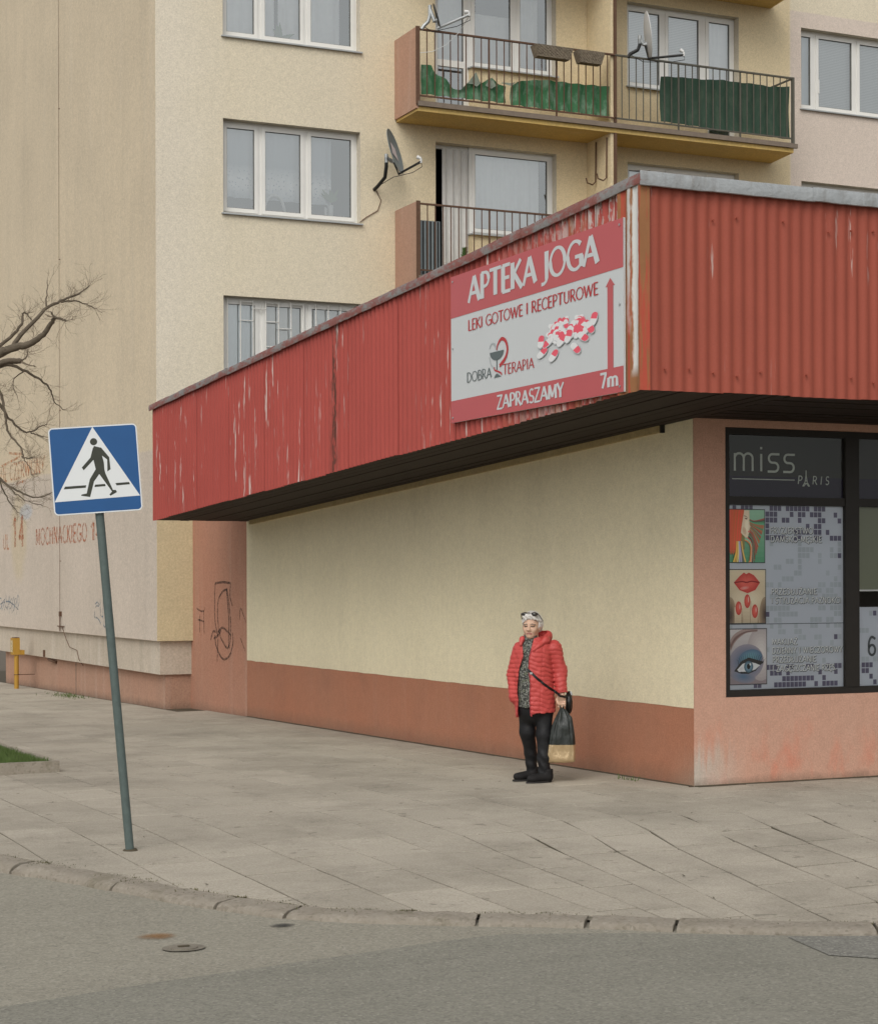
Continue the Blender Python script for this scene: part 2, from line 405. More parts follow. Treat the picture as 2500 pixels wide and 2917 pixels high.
def kerb_mat():
    t = NT('broken_kerb_concrete')
    c = t.mix(t.noise(5, 6, .7), (.28, .245, .195, 1), (.39, .35, .29, 1))
    v = t.n('ShaderNodeTexVoronoi'); v.inputs['Scale'].default_value = 55; t.link(t.pos(), v.inputs['Vector'])
    sv = t.n('ShaderNodeSeparateColor'); t.link(v.outputs['Color'], sv.inputs[0])
    c = t.mix(t.math('MULTIPLY', t.step(sv.outputs[0], .7, .95), .35), c, (.43, .39, .33, 1))
    c = t.mix(t.math('MULTIPLY', t.step(sv.outputs[1], .75, .95), .35), c, (.16, .135, .10, 1))
    ms = t.step(t.noise(2.4, 5, .75, off=(1, 9, 4)), .56, .68)
    c = t.mix(t.math('MULTIPLY', ms, .35), c, (.13, .115, .06, 1))
    return t.out(c, .95, t.bump(t.noise(34, 6, .8), 1.0, .02), 0, .15)
M['kerb'] = kerb_mat()
def asphalt(name, a, b, stones=.28):
    t = NT(name)
    c = t.mix(t.noise(.8, 5, .6), a, b)
    st = t.noise(1, 4, .6, stretch=(.7, 2.4, 1))
    c = t.mix(t.math('MULTIPLY', t.step(st, .5, .8), .35), c, sc(a, .7))
    v = t.n('ShaderNodeTexVoronoi'); v.inputs['Scale'].default_value = 75
    t.link(t.pos(), v.inputs['Vector'])
    sv = t.n('ShaderNodeSeparateColor'); t.link(v.outputs['Color'], sv.inputs[0])
    c = t.mix(t.math('MULTIPLY', t.step(sv.outputs[0], .25, .95), stones), c, sc(b, 1.5))
    c = t.mix(t.math('MULTIPLY', t.step(sv.outputs[1], .92, .98), .40), c, (.40, .38, .33, 1))
    c = t.mix(t.math('MULTIPLY', t.step(sv.outputs[2], .8, .95), .35), c, (.09, .086, .075, 1))
    cr = t.math('ABSOLUTE', t.math('SUBTRACT', t.noise(.7, 5, .6, off=(2, 7, 0)), .5))
    c = t.mix(t.math('MULTIPLY', t.math('SUBTRACT', 1.0, t.step(cr, .0005, .003), True), .25), c, (.07, .066, .055, 1))
    c = t.mix(t.math('MULTIPLY', t.step(t.noise(45, 4, .85), .32, .68), .35), c, sc(a, .55))
    return t.out(c, .9, t.bump(v.outputs['Distance'], .3, .006), 0, .25)
M['road'] = asphalt('old_asphalt', (.225, .21, .17, 1), (.305, .285, .23, 1), .4)
M['patch'] = asphalt('grey_asphalt_patch', (.19, .183, .15, 1), (.25, .24, .20, 1), .32)
M['coarse'] = asphalt('coarse_asphalt', (.15, .147, .13, 1), (.21, .205, .18, 1), .7)
M['earth'] = plain('bare_earth', (.12, .10, .075, 1), .95, .3, 5, .5, 30)
def grass_mat():
    t = NT('grass_blades')
    oi = t.noise(25, 3, .6)
    return t.out(t.mix(oi, (.035, .085, .016, 1), (.13, .17, .05, 1)), .8)
M['grass'] = grass_mat()
M['moss'] = plain('dry_moss', (.105, .098, .045, 1), .95, .4, 30, .5, 60)

# ================================================================== THE SETTING
rng = random.Random(7)
g = MB(); g.quad((-400, -400, -.75), (400, -400, -.75), (400, 400, -.75), (-400, 400, -.75))
tag(g.build('ground', M['earth']), kind='structure')

# kerb line (inner edge), from left to right; beyond the frame it runs on
KL = [(-8.2, 8.0), (-7.6, 4.0), (-6.9, 1.0), (-6.211, -1.054), (-5.881, -1.784), (-5.593, -2.508), (-5.35, -3.143), (-4.967, -3.79), (-4.368, -4.254),
      (-3.77, -4.615), (-3.228, -5.044), (-2.789, -5.354), (-2.364, -5.565), (-1.2, -6.1), (1.0, -7.1), (5.0, -9.0), (14.0, -13.2)]
def resample(P, step):
    P = [Vector((p[0], p[1], 0)) for p in P]; out = []
    # Catmull-Rom
    D = []
    for i in range(len(P) - 1):
        p0, p1, p2, p3 = P[max(i - 1, 0)], P[i], P[i + 1], P[min(i + 2, len(P) - 1)]
        for k in range(16):
            t = k / 16
            D.append(.5 * ((2 * p1) + (p2 - p0) * t + (2 * p0 - 5 * p1 + 4 * p2 - p3) * t * t + (3 * p1 - p0 - 3 * p2 + p3) * t ** 3))
    D.append(P[-1]); acc = 0; out = [D[0]]
    for a, b in zip(D, D[1:]):
        l = (b - a).length
        while acc + l >= step:
            a = a + (b - a) * ((step - acc) / l); l = (b - a).length; acc = 0; out.append(a)
        acc += l
    return out
KF = resample(KL, .1)
def kerb_y(x):              # pavement lies at y above this
    for a, b in zip(KF, KF[1:]):
        if a.x <= x <= b.x: return a.y + (b.y - a.y) * (x - a.x) / max(1e-6, b.x - a.x)
    return KF[-1].y if x > KF[-1].x else 99

# road sheet
r = MB()
N = 60
r.poly([(-60, -60, ROADZ), (60, -60, ROADZ), (60, -13, ROADZ)] + [(p.x, p.y + .02, ROADZ) for p in reversed(KF[::4])] + [(-60, 9, ROADZ)])
tag(r.build('road', M['road']), kind='structure')
r = MB()
pt = [(-14, -6.6), (-7.107, -5.396), (-6.31, -5.18), (-5.44, -5.01), (-4.65, -4.84), (-4.3, -4.80), (-3.75, -5.02), (-3.3, -5.27), (-2.8, -5.57), (-2.2, -5.97), (1, -7.5), (14, -13.5), (14, -30), (-14, -30)]
r.poly([(x, y, ROADZ + .004) for x, y in pt][::-1])
tag(r.build('road_patch', M['patch']), kind='structure')
r = MB()
r.poly([(-2.95, -5.55, ROADZ + .008), (-2.45, -5.75, ROADZ + .008), (-1.0, -6.5, ROADZ + .008), (-1.3, -7.2, ROADZ + .008), (-2.5, -6.6, ROADZ + .008), (-3.05, -6.05, ROADZ + .008)])
tag(r.build('road_patch', M['coarse']), kind='structure')

# pavement bed below the slabs
xs = [-9 + i * .25 for i in range(int(24 / .25) + 1)]
b = MB(); vs = []; fs = []
ys_n = 40
for x in xs:
    y0 = max(kerb_y(x), -12.5) if kerb_y(x) < 50 else 8
    for j in range(ys_n + 1):
        y = y0 + (34 - y0) * j / ys_n
        vs.append((x, y, gz(x, y) - .0075))
for i in range(len(xs) - 1):
    for j in range(ys_n):
        a = i * (ys_n + 1) + j
        fs.append((a, a + ys_n + 1, a + ys_n + 2, a + 1))
b.add(vs, fs)
pave = tag(b.build('pavement', M['joint']), kind='structure')

# slabs: courses half a metre wide that run along the shop wall and bend a little towards the street corner
SW, SL = .50, .76
def course_x(c, y):
    x0 = c
    a = rad(13.5) * min(1, max(0, (x0 + 3.7) / 1.9))
    return x0 - max(0, (-.9 - y)) * math.tan(a) * min(1, max(0, (-.9 - y)) / 1.5)
slabs = []
ci = -16
while ci * SW < 3.2:
    x0 = ci * SW + .02
    off = rng.random() * SL
    y = -8.5 + off
    while y < 30:
        L = SL; gp_ = .0065 + (.009 * rng.random() if y < -2.5 else .002 * rng.random())
        ya, yb = y + gp_, y + L - gp_
        quad = []
        for (c, yy) in ((x0 + gp_ * .8, ya), (x0 + SW - gp_ * .8, ya), (x0 + SW - gp_ * .8, yb), (x0 + gp_ * .8, yb)):
            quad.append([course_x(c, yy), yy])
        cxm = sum(q[0] for q in quad) / 4; cym = sum(q[1] for q in quad) / 4
        y += L
        # clip to the kerb, leave out what lies under the buildings and the grass bed
        if cxm > .05 and max(q[1] for q in quad) > -.012:
            if min(q[1] for q in quad) > -.03: continue
            for q in quad: q[1] = min(q[1], -.012)
            cym = sum(q[1] for q in quad) / 4
        if cym > 13.5 and cxm > -.55: continue
        if cxm < -4.8 and 5.05 < cym < 12: continue
        for q in quad:
            if q[0] > -.012 and q[1] > -.012 and cym > 0: q[0] = -.012
            if q[1] > -.012 and q[0] > 0 and cym < 0: q[1] = -.012
        xa_, xb_ = min(q[0] for q in quad) - .05, max(q[0] for q in quad) + .05
        ka, kb_ = kerb_y(xa_), kerb_y(xb_)
        if min(q[1] for q in quad) < max(ka, kb_) + .05:          # cut the slab along the kerb
            A_, B_ = Vector((xa_, ka)), Vector((xb_, kb_)); d_ = (B_ - A_).normalized(); n_ = Vector((-d_.y, d_.x))
            side = lambda q: (Vector(q) - A_).dot(n_) - .016
            out_ = []
            for i_ in range(len(quad)):
                p_, q_ = quad[i_], quad[(i_ + 1) % len(quad)]; sa, sb_ = side(p_), side(q_)
                if sa >= 0: out_.append(p_)
                if (sa >= 0) != (sb_ >= 0):
                    t_ = sa / (sa - sb_); out_.append([p_[0] + (q_[0] - p_[0]) * t_, p_[1] + (q_[1] - p_[1]) * t_])
            quad = out_
            if len(quad) < 3: continue
            cxm = sum(q[0] for q in quad) / len(quad); cym = sum(q[1] for q in quad) / len(quad)
        area = abs(sum(quad[i][0] * quad[(i + 1) % len(quad)][1] - quad[(i + 1) % len(quad)][0] * quad[i][1] for i in range(len(quad)))) / 2
        if area < .006: continue
        slabs.append((cxm, cym, quad))
    ci += 1
camxy = Vector((-8.858, -13.911))
fwd = Vector((math.sin(.4326), math.cos(.4326))); rgt = Vector((fwd.y, -fwd.x))
def shows(cx, cy):
    d = Vector((cx, cy)) - camxy
    z = d.dot(fwd); u = d.dot(rgt) / z
    return abs(u) < .25 and z > 0, d.length
slabs.sort(key=lambda s: (not shows(s[0], s[1])[0], shows(s[0], s[1])[1]))
def slab_mesh(mb, quad, lift, tilt):
    N_ = len(quad); c = Vector((sum(q[0] for q in quad) / N_, sum(q[1] for q in quad) / N_))
    top = []; 
    for q in quad:
        z = gz(*q) + lift + tilt[0] * (q[0] - c.x) + tilt[1] * (q[1] - c.y)
        top.append((q[0], q[1], z))
    ins = []
    for p in top:
        v = (c - Vector(p[:2])).normalized() * .003
        ins.append((p[0] + v.x, p[1] + v.y, p[2]))
    low = [(p[0], p[1], p[2] - .002) for p in top]
    bot = [(p[0], p[1], p[2] - .03) for p in top]
    f = [tuple(range(N_))] + [(N_ + i, N_ + (i + 1) % N_, (i + 1) % N_, i) for i in range(N_)] + [(2 * N_ + i, 2 * N_ + (i + 1) % N_, N_ + (i + 1) % N_, N_ + i) for i in range(N_)]
    mb.add(ins + low + bot, f)
rest = MB()
for i, (cx, cy, quad) in enumerate(slabs):
    near = cy < 1
    lift = rng.uniform(-.0012, .0015) + (.012 * max(0, rng.random() - .8) if near else 0)
    tilt = (rng.uniform(-.008, .008), rng.uniform(-.005, .005)) if near else (rng.uniform(-.003, .003), rng.uniform(-.002, .002))
    if i < 300:
        mb = MB(); slab_mesh(mb, quad, lift, tilt); mb.build('paving_slab', M['slab'], pave)
    else: slab_mesh(rest, quad, lift, tilt)
tag(rest.build('paving_slabs_beyond', M['slab'], pave), kind='stuff')

# kerb: a run of worn concrete stones set nearly flush
kerb = tag(empty('kerb'), kind='structure')
kb = MB(); kb.tube([(p.x, p.y - .06, ROADZ - .08) for p in KF[::6]], .05, 6); kb.build('kerb_bed', M['joint'], kerb)
i0 = 0; rk = random.Random(3); KG = resample(KL, .035)
while i0 < len(KG) - 31:
    n = rk.choice((18, 25, 28, 28, 30, 14)); seg = KG[i0:i0 + n + 1]; i0 += n
    if not (-7.5 < seg[0].x < 4): continue
    mb = MB(); vs = []; cols = 9
    h0 = rk.uniform(.004, .010); ch0, ch1 = rk.uniform(0, .010), rk.uniform(0, .010)
    for k, p in enumerate(seg):
        q0 = seg[max(k - 1, 0)]; q1 = seg[min(k + 1, len(seg) - 1)]
        d = (q1 - q0).normalized(); nn = Vector((d.y, -d.x, 0))
        jag = .009 + .012 * abs(mnoise.noise(Vector((p.x * 5, p.y * 5, 3))))
        q = p + d * (jag if k == 0 else (-jag if k == len(seg) - 1 else 0))
        chip = ch0 * max(0, 1 - k / 4) + ch1 * max(0, 1 - (len(seg) - 1 - k) / 4) + .010 * max(0, mnoise.noise(Vector((p.x * 2.2, p.y * 2.2, 8))) - .25)
        for j in range(cols):
            u = j / (cols - 1)
            wob = mnoise.noise(Vector((q.x * 7, q.y * 7, u * 5))) * .016 + mnoise.noise(Vector((q.x * 26, q.y * 26, u * 13))) * .010
            zt = gz(p.x, p.y) + h0
            if u < .66: z = zt - .012 * u + wob * .45 - chip * u; off = u / .66 * .150
            elif u < .8: z = (zt - .014 - chip * 1.2 + wob * .6) * .88 + (ROADZ + .004) * .12; off = .172 + wob * .9
            elif u < .95: z = (zt - .02) * .35 + (ROADZ + .004) * .65 + wob * .4; off = .190 + wob * 1.2
            else: z = ROADZ - .05; off = .200 + wob
            vs.append((q.x + nn.x * off, q.y + nn.y * off, z))
    fs = [(a * cols + j, a * cols + j + 1, (a + 1) * cols + j + 1, (a + 1) * cols + j) for a in range(len(seg) - 1) for j in range(cols - 1)]
    mb.add(vs, fs)
    mb.poly([vs[j] for j in range(cols)]); mb.poly([vs[(len(seg) - 1) * cols + j] for j in range(cols)][::-1])
    smooth_by_angle(mb.build('kerb_stone', M['kerb'], kerb), 55)

# moss and dry grass tufts in the joints along the kerb
def tufts(name, spots, mat, hmin, hmax, wid, seed, label, cat, n=40):
    rr = random.Random(seed); mb = MB()
    for (x, y, z, sx, sy, dens) in spots:
        for _ in range(int(n * dens)):
            px = x + rr.gauss(0, sx); py = y + rr.gauss(0, sy); a = rr.uniform(0, 6.28); h = rr.uniform(hmin, hmax)
            ln = rr.uniform(-.6, .6) * h; lm = rr.uniform(-.6, .6) * h
            dx, dy = math.cos(a) * wid, math.sin(a) * wid
            mb.add([(px - dx, py - dy, z), (px + dx, py + dy, z), (px + ln, py + lm, z + h)], [(0, 1, 2)])
    return tag(mb.build(name, mat), label, cat, kind='stuff')
sp = []
rr = random.Random(11)
for p in KF:
    if -6.6 < p.x < -1.2 and rr.random() < .8:
        sp.append((p.x + .0, p.y + .012, gz(p.x, p.y) - .006, .05, .010, rr.uniform(.15, .9) * (1.5 if p.x < -4 else .6)))
sp.append((-4.72, -4.0, gz(-4.72, -4.0) - .01, .05, .03, 3)); sp.append((-6.0, -1.5, gz(-6, -1.5) - .01, .05, .03, 2.5))
tufts('dry_grass', sp, M['moss'], .006, .020, .005, 5, 'dry moss and grass growing in the joint behind the kerb', 'grass')
sp = [(-.75, 19.5, gz(0, 19.5) - .002, .12, .5, 6), (-.15, .9, gz(0, .9), .03, .1, .4)]
tufts('weeds', sp, M['grass'], .02, .06, .006, 6, 'small green weeds at the foot of the pink plinth', 'weeds')

# grass bed on the left with a concrete edging
gb = MB()
gx0, gx1, gy0, gy1 = -8.5, -4.50, 4.74, 12.0
nx, ny = 20, 30; vs = []
for i in range(nx + 1):
    for j in range(ny + 1):
        x = gx0 + (gx1 - gx0) * i / nx; y = gy0 + (gy1 - gy0) * j / ny
        vs.append((x, y, gz(x, y) + .08 + .03 * mnoise.noise(Vector((x * 2, y * 2, 0)))))
gb.add(vs, [(i * (ny + 1) + j, (i + 1) * (ny + 1) + j, (i + 1) * (ny + 1) + j + 1, i * (ny + 1) + j + 1) for i in range(nx) for j in range(ny)])
tag(gb.build('grass_bed', M['earth']), kind='structure')
rr = random.Random(2); mb = MB()
for _ in range(26000):
    x = rr.uniform(-6.3, gx1 - .01); y = rr.uniform(gy0, gy1) if rr.random() < .4 else rr.uniform(gy0, gy0 + 3)
    cl = .5 + .5 * mnoise.noise(Vector((x * 3, y * 3, 1)))
    h = rr.uniform(.03, .07) * (.5 + cl); a = rr.uniform(0, 6.28); wd = .004
    z = gz(x, y) + .075
    l1, l2 = rr.uniform(-.7, .7) * h, rr.uniform(-.7, .7) * h
    dx, dy = math.cos(a) * wd, math.sin(a) * wd
    mb.add([(x - dx, y - dy, z), (x + dx, y + dy, z), (x + l1, y + l2, z + h)], [(0, 1, 2)])
tag(mb.build('grass', M['grass']), 'short green grass in the raised bed at the left edge', 'grass', kind='stuff')
ed = tag(empty('bed_edging', (0, 0, 0)), 'low concrete edging round the grass bed at the left', 'edging')
for k in range(4):
    xa = gx1 + .06 - k; mb = MB()
    mb.box(xa - .992, xa, gy0 - .07, gy0 - .005, gz(xa, gy0) - .05, gz(xa - .5, gy0) + .115)
    mb.build('edging_stone', M['kerb'], ed)
for k in range(7):
    ya = gy0 + k * 1.0; mb = MB()
    mb.box(gx1, gx1 + .06, ya, ya + .992, gz(gx1, ya + 1) - .05, gz(gx1, ya + .5) + .112)
    mb.build('edging_stone', M['kerb'], ed)

# ================================================================== APARTMENT BUILDING
YF, XG = 14.472, -.579
apt = empty('apartment_building', (XG, YF, -.2))
tag(apt, 'cream and pink rendered block of flats with balconies behind the red shop', 'building')
inv = Matrix.Translation((XG, YF, -.2)).inverted()
def P(o, root=apt):
    """parent while keeping world coordinates (roots carry a plain translation)"""
    o.parent = root; o.matrix_parent_inverse = root.matrix_basis.inverted(); return o
def adopt(o, root): o.parent = root; o.matrix_parent_inverse = Matrix.Translation(root.location).inverted() if root.parent is None else Matrix.Identity(4); return o

def holes_wall(mb, X0, X1, Z0, Z1, holes, Y, depth, matw=0, matr=1):
    """front wall in the plane y=Y with rectangular openings and their reveals"""
    xs = sorted({X0, X1, *[h[0] for h in holes], *[h[1] for h in holes]}); zs = sorted({Z0, Z1, *[h[2] for h in holes], *[h[3] for h in holes]})
    for i in range(len(xs) - 1):
        for j in range(len(zs) - 1):
            cx, cz = (xs[i] + xs[i + 1]) / 2, (zs[j] + zs[j + 1]) / 2
            if any(h[0] < cx < h[1] and h[2] < cz < h[3] for h in holes): continue
            mb.cur = matw
            mb.quad((xs[i], Y, zs[j]), (xs[i + 1], Y, zs[j]), (xs[i + 1], Y, zs[j + 1]), (xs[i], Y, zs[j + 1]))
    mb.cur = matr
    for (a, b, c, d) in holes:
        Yb = Y + depth
        mb.quad((a, Y, c), (a, Yb, c), (a, Yb, d), (a, Y, d)); mb.quad((b, Y, c), (b, Y, d), (b, Yb, d), (b, Yb, c))
        mb.quad((a, Y, d), (a, Yb, d), (b, Yb, d), (b, Y, d)); mb.quad((a, Y, c), (b, Y, c), (b, Yb, c), (a, Yb, c))
    mb.cur = 0

ST = 2.8
WIN = []          # (x0,x1,z0,z1,type)
for s in range(-1, 2):
    z = 7.65 + s * ST
    WIN.append((.52, 2.86, z, z + 1.485, 'three'))
    WIN.append((11.55, 13.90, z - .02, z + 1.45, 'pink'))
    if s >= 0 or True:
        WIN.append((4.21, 6.485, z - .86, z + 1.465, 'doorL'))
        WIN.append((7.89, 10.2, z - .86, z + 1.465, 'doorR'))
XR, ZT, YBK = 19.0, 14.6, 26.9
mb = MB()
# the balcony openings are door + window: cut the full height, the parapet under the window is built back in
holes_wall(mb, XG, XR, .889, ZT, [(a, b, c, d) for a, b, c, d, t in WIN], YF, .24)
adopt(mb.build('front_wall', [M['facade'], M['lintel']]), apt)
mb = MB()
mb.quad((XG, YBK, .889), (XG, YF, .889), (XG, YF, ZT), (XG, YBK, ZT))
mb.quad((XR, YF, .889), (XR, YBK, .889), (XR, YBK, ZT), (XR, YF, ZT))
mb.quad((XR, YBK, .889), (XG, YBK, .889), (XG, YBK, ZT), (XR, YBK, ZT))
mb.quad((XG, YF, .889), (XG, YBK, .889), (XR, YBK, .889), (XR, YF, .889))
adopt(mb.build('gable_wall', M['gable']), apt)
mb = MB(); mb.box(XG - .1, XR + .1, YF - .1, YBK + .1, ZT, ZT + .2); adopt(mb.build('roof', M['slabedge']), apt)
# yellow return between the corner and the shop (below the canopy)
mb = MB(); mb.quad((XG + .002, YF - .006, .887), (0, YF - .006, .887), (0, YF - .006, 3.6), (XG + .002, YF - .006, 3.6))
adopt(mb.build('yellow_return', M['endface']), apt)
mb = MB(); mb.box(XG + .07, XR, YF + .07, YBK, .36, .888); 
adopt(mb.build('plinth_ledge', M['ledge']), apt)
mb = MB(); mb.box(XG + .17, XR, YF + .12, YBK - .45, -.7, .359); adopt(mb.build('plinth', M['plinth']), apt)
mb = MB()
for yj in (20.3, 17.4):
    mb = MB(); mb.box(XG + .16, XG + .172, yj - .008, yj + .008, -.6, .355); adopt(mb.build('plinth_joint', M['slabedge']), apt)
# lightning conductor down the gable, its clamps and earth lead
mb = MB(); xw = XG - .025
mb.tube([(xw, 20.72, ZT), (xw, 20.73, 6), (xw, 20.75, 1.25)], .0035, 6)
for z in (2.2, 5.0, 7.8, 10.6): mb.box(XG - .03, XG + .01, 20.728, 20.744, z, z + .012)
mb.box(XG - .04, XG, 20.70, 20.78, 1.18, 1.27)
mb.box(XG - .03, XG - .015, 20.45, 20.95, .985, 1.005)
mb.tube([(xw, 20.75, 1.2), (xw, 20.74, .9)], .01, 6)
mb.tube([(xw, 20.6, 1.0), (xw + .05, 20.45, .75), (xw + .06, 20.25, .62), (xw + .06, 19.7, .58), (xw + .07, 19.6, .42), (xw + .15, 19.6, .3)], .006, 6)
adopt(mb.build('lightning_conductor', M['rust']), apt)
mb = MB(); mb.box(XG + .04, XG + .07, 22.35, 22.42, .37, .5); mb.tube([(XG + .1, 22.2, .33), (XG + .12, 21.9, .3), (XG + .16, 21.8, .28)], .03, 6)
adopt(mb.build('plinth_bracket', M['rust']), apt)

# ------------------------------------------------------------------ windows of the block
def frame_ring(mb, x0, x1, z0, z1, w, ya, yb):
    mb.box(x0, x1, ya, yb, z0, z0 + w); mb.box(x0, x1, ya, yb, z1 - w, z1)
    mb.box(x0, x0 + w, ya, yb, z0 + w, z1 - w); mb.box(x1 - w, x1, ya, yb, z0 + w, z1 - w)
def sheet(mb, x0, x1, z0, z1, y, amp, waves, seed, flare=0):
    n = max(12, int(waves * 8)); m = 5; vs = []
    ph = seed * 1.7
    for j in range(m + 1):
        v = j / m
        for i in range(n + 1):
            u = i / n
            yy = y + amp * (math.sin(u * waves * 6.283 + ph) + .5 * math.sin(u * waves * 11.7 + ph * 2)) * (.6 + .4 * (1 - v))
            vs.append((x0 + (x1 - x0) * u, yy, z0 + (z1 - z0) * v))
    mb.add(vs, [(j * (n + 1) + i, j * (n + 1) + i + 1, (j + 1) * (n + 1) + i + 1, (j + 1) * (n + 1) + i) for j in range(m) for i in range(n)])
def window(x0, x1, z0, z1, cols, name='window', depth=.155, sill=True, sash=.055, curtains=None):
    """frame mesh = the part; panes, sashes, sill and curtains are its pieces. cols = x positions of the mullion centres"""
    ya = YF + depth; yb = ya + .07
    mb = MB(); frame_ring(mb, x0, x1, z0, z1, .055, ya, yb)
    for c in cols: mb.box(c - .04, c + .04, ya, yb, z0 + .055, z1 - .055)
    win = adopt(mb.build(name, M['pvc']), apt)
    ed_ = [x0 + .015] + list(cols) + [x1 - .015]
    for k in range(len(ed_) - 1):
        a, b_ = ed_[k] + (.03 if k else .03), ed_[k + 1] - .03
        mb = MB(); frame_ring(mb, a, b_, z0 + .045, z1 - .045, .062, ya - .015, ya - .001)
        win_child(mb.build('sash', M['pvc']), win)
        mb = MB(); frame_ring(mb, a + .058, b_ - .058, z0 + .103, z1 - .103, .010, ya - .012, ya + .03)
        win_child(mb.build('gasket', M['pvcshade']), win)
        mb = MB(); mb.quad((a + .06, ya + .012, z0 + .10), (b_ - .06, ya + .012, z0 + .10), (b_ - .06, ya + .012, z1 - .10), (a + .06, ya + .012, z1 - .10))
        win_child(mb.build('pane', M['glass']), win)
    if sill:
        mb = MB(); mb.hexa([(x0 - .03, YF - .05, z0 - .035), (x1 + .03, YF - .05, z0 - .035), (x1 + .03, ya - .002, z0 - .012), (x0 - .03, ya - .002, z0 - .012),
                            (x0 - .03, YF - .05, z0 - .012), (x1 + .03, YF - .05, z0 - .012), (x1 + .03, ya - .002, z0 + .008), (x0 - .03, ya - .002, z0 + .008)])
        win_child(mb.build('sill', M['zincsill']), win)
    return win
def win_child(o, win): o.parent = win; return o
def curtain(win, x0, x1, z0, z1, mat, amp=.012, waves=6, seed=1, y=.245, name='curtain'):
    mb = MB(); sheet(mb, x0, x1, z0, z1, YF + y, amp, waves, seed)
    o = mb.build(name, mat, smooth=True); o.parent = win; return o

def lace_mat():
    t = NT('lace_net_curtain'); x, y, z = t.sep()
    v = t.n('ShaderNodeTexVoronoi'); v.inputs['Scale'].default_value = 22; t.link(t.pos(), v.inputs['Vector'])
    zz = t.math('FRACT', t.math('DIVIDE', t.math('SUBTRACT', z, 7.65 - 2.8 * 4), 2.8))
    band = t.math('MULTIPLY', t.step(zz, .10, .18), t.math('SUBTRACT', 1.0, t.step(zz, .22, .30), True))
    f = t.math('MULTIPLY', t.step(v.outputs['Distance'], .18, .34), band)
    c = t.mix(f, (.48, .52, .55, 1), (.86, .86, .85, 1))
    return t.out(c, .9)
M['lace'] = lace_mat()
def blind_mat():
    t = NT('venetian_blind'); x, y, z = t.sep()
    s = t.math('FRACT', t.math('MULTIPLY', z, 34))
    c = t.mix(t.step(s, .55, .8), (.66, .67, .66, 1), (.40, .42, .42, 1))
    return t.out(c, .6)
M['blind'] = blind_mat()

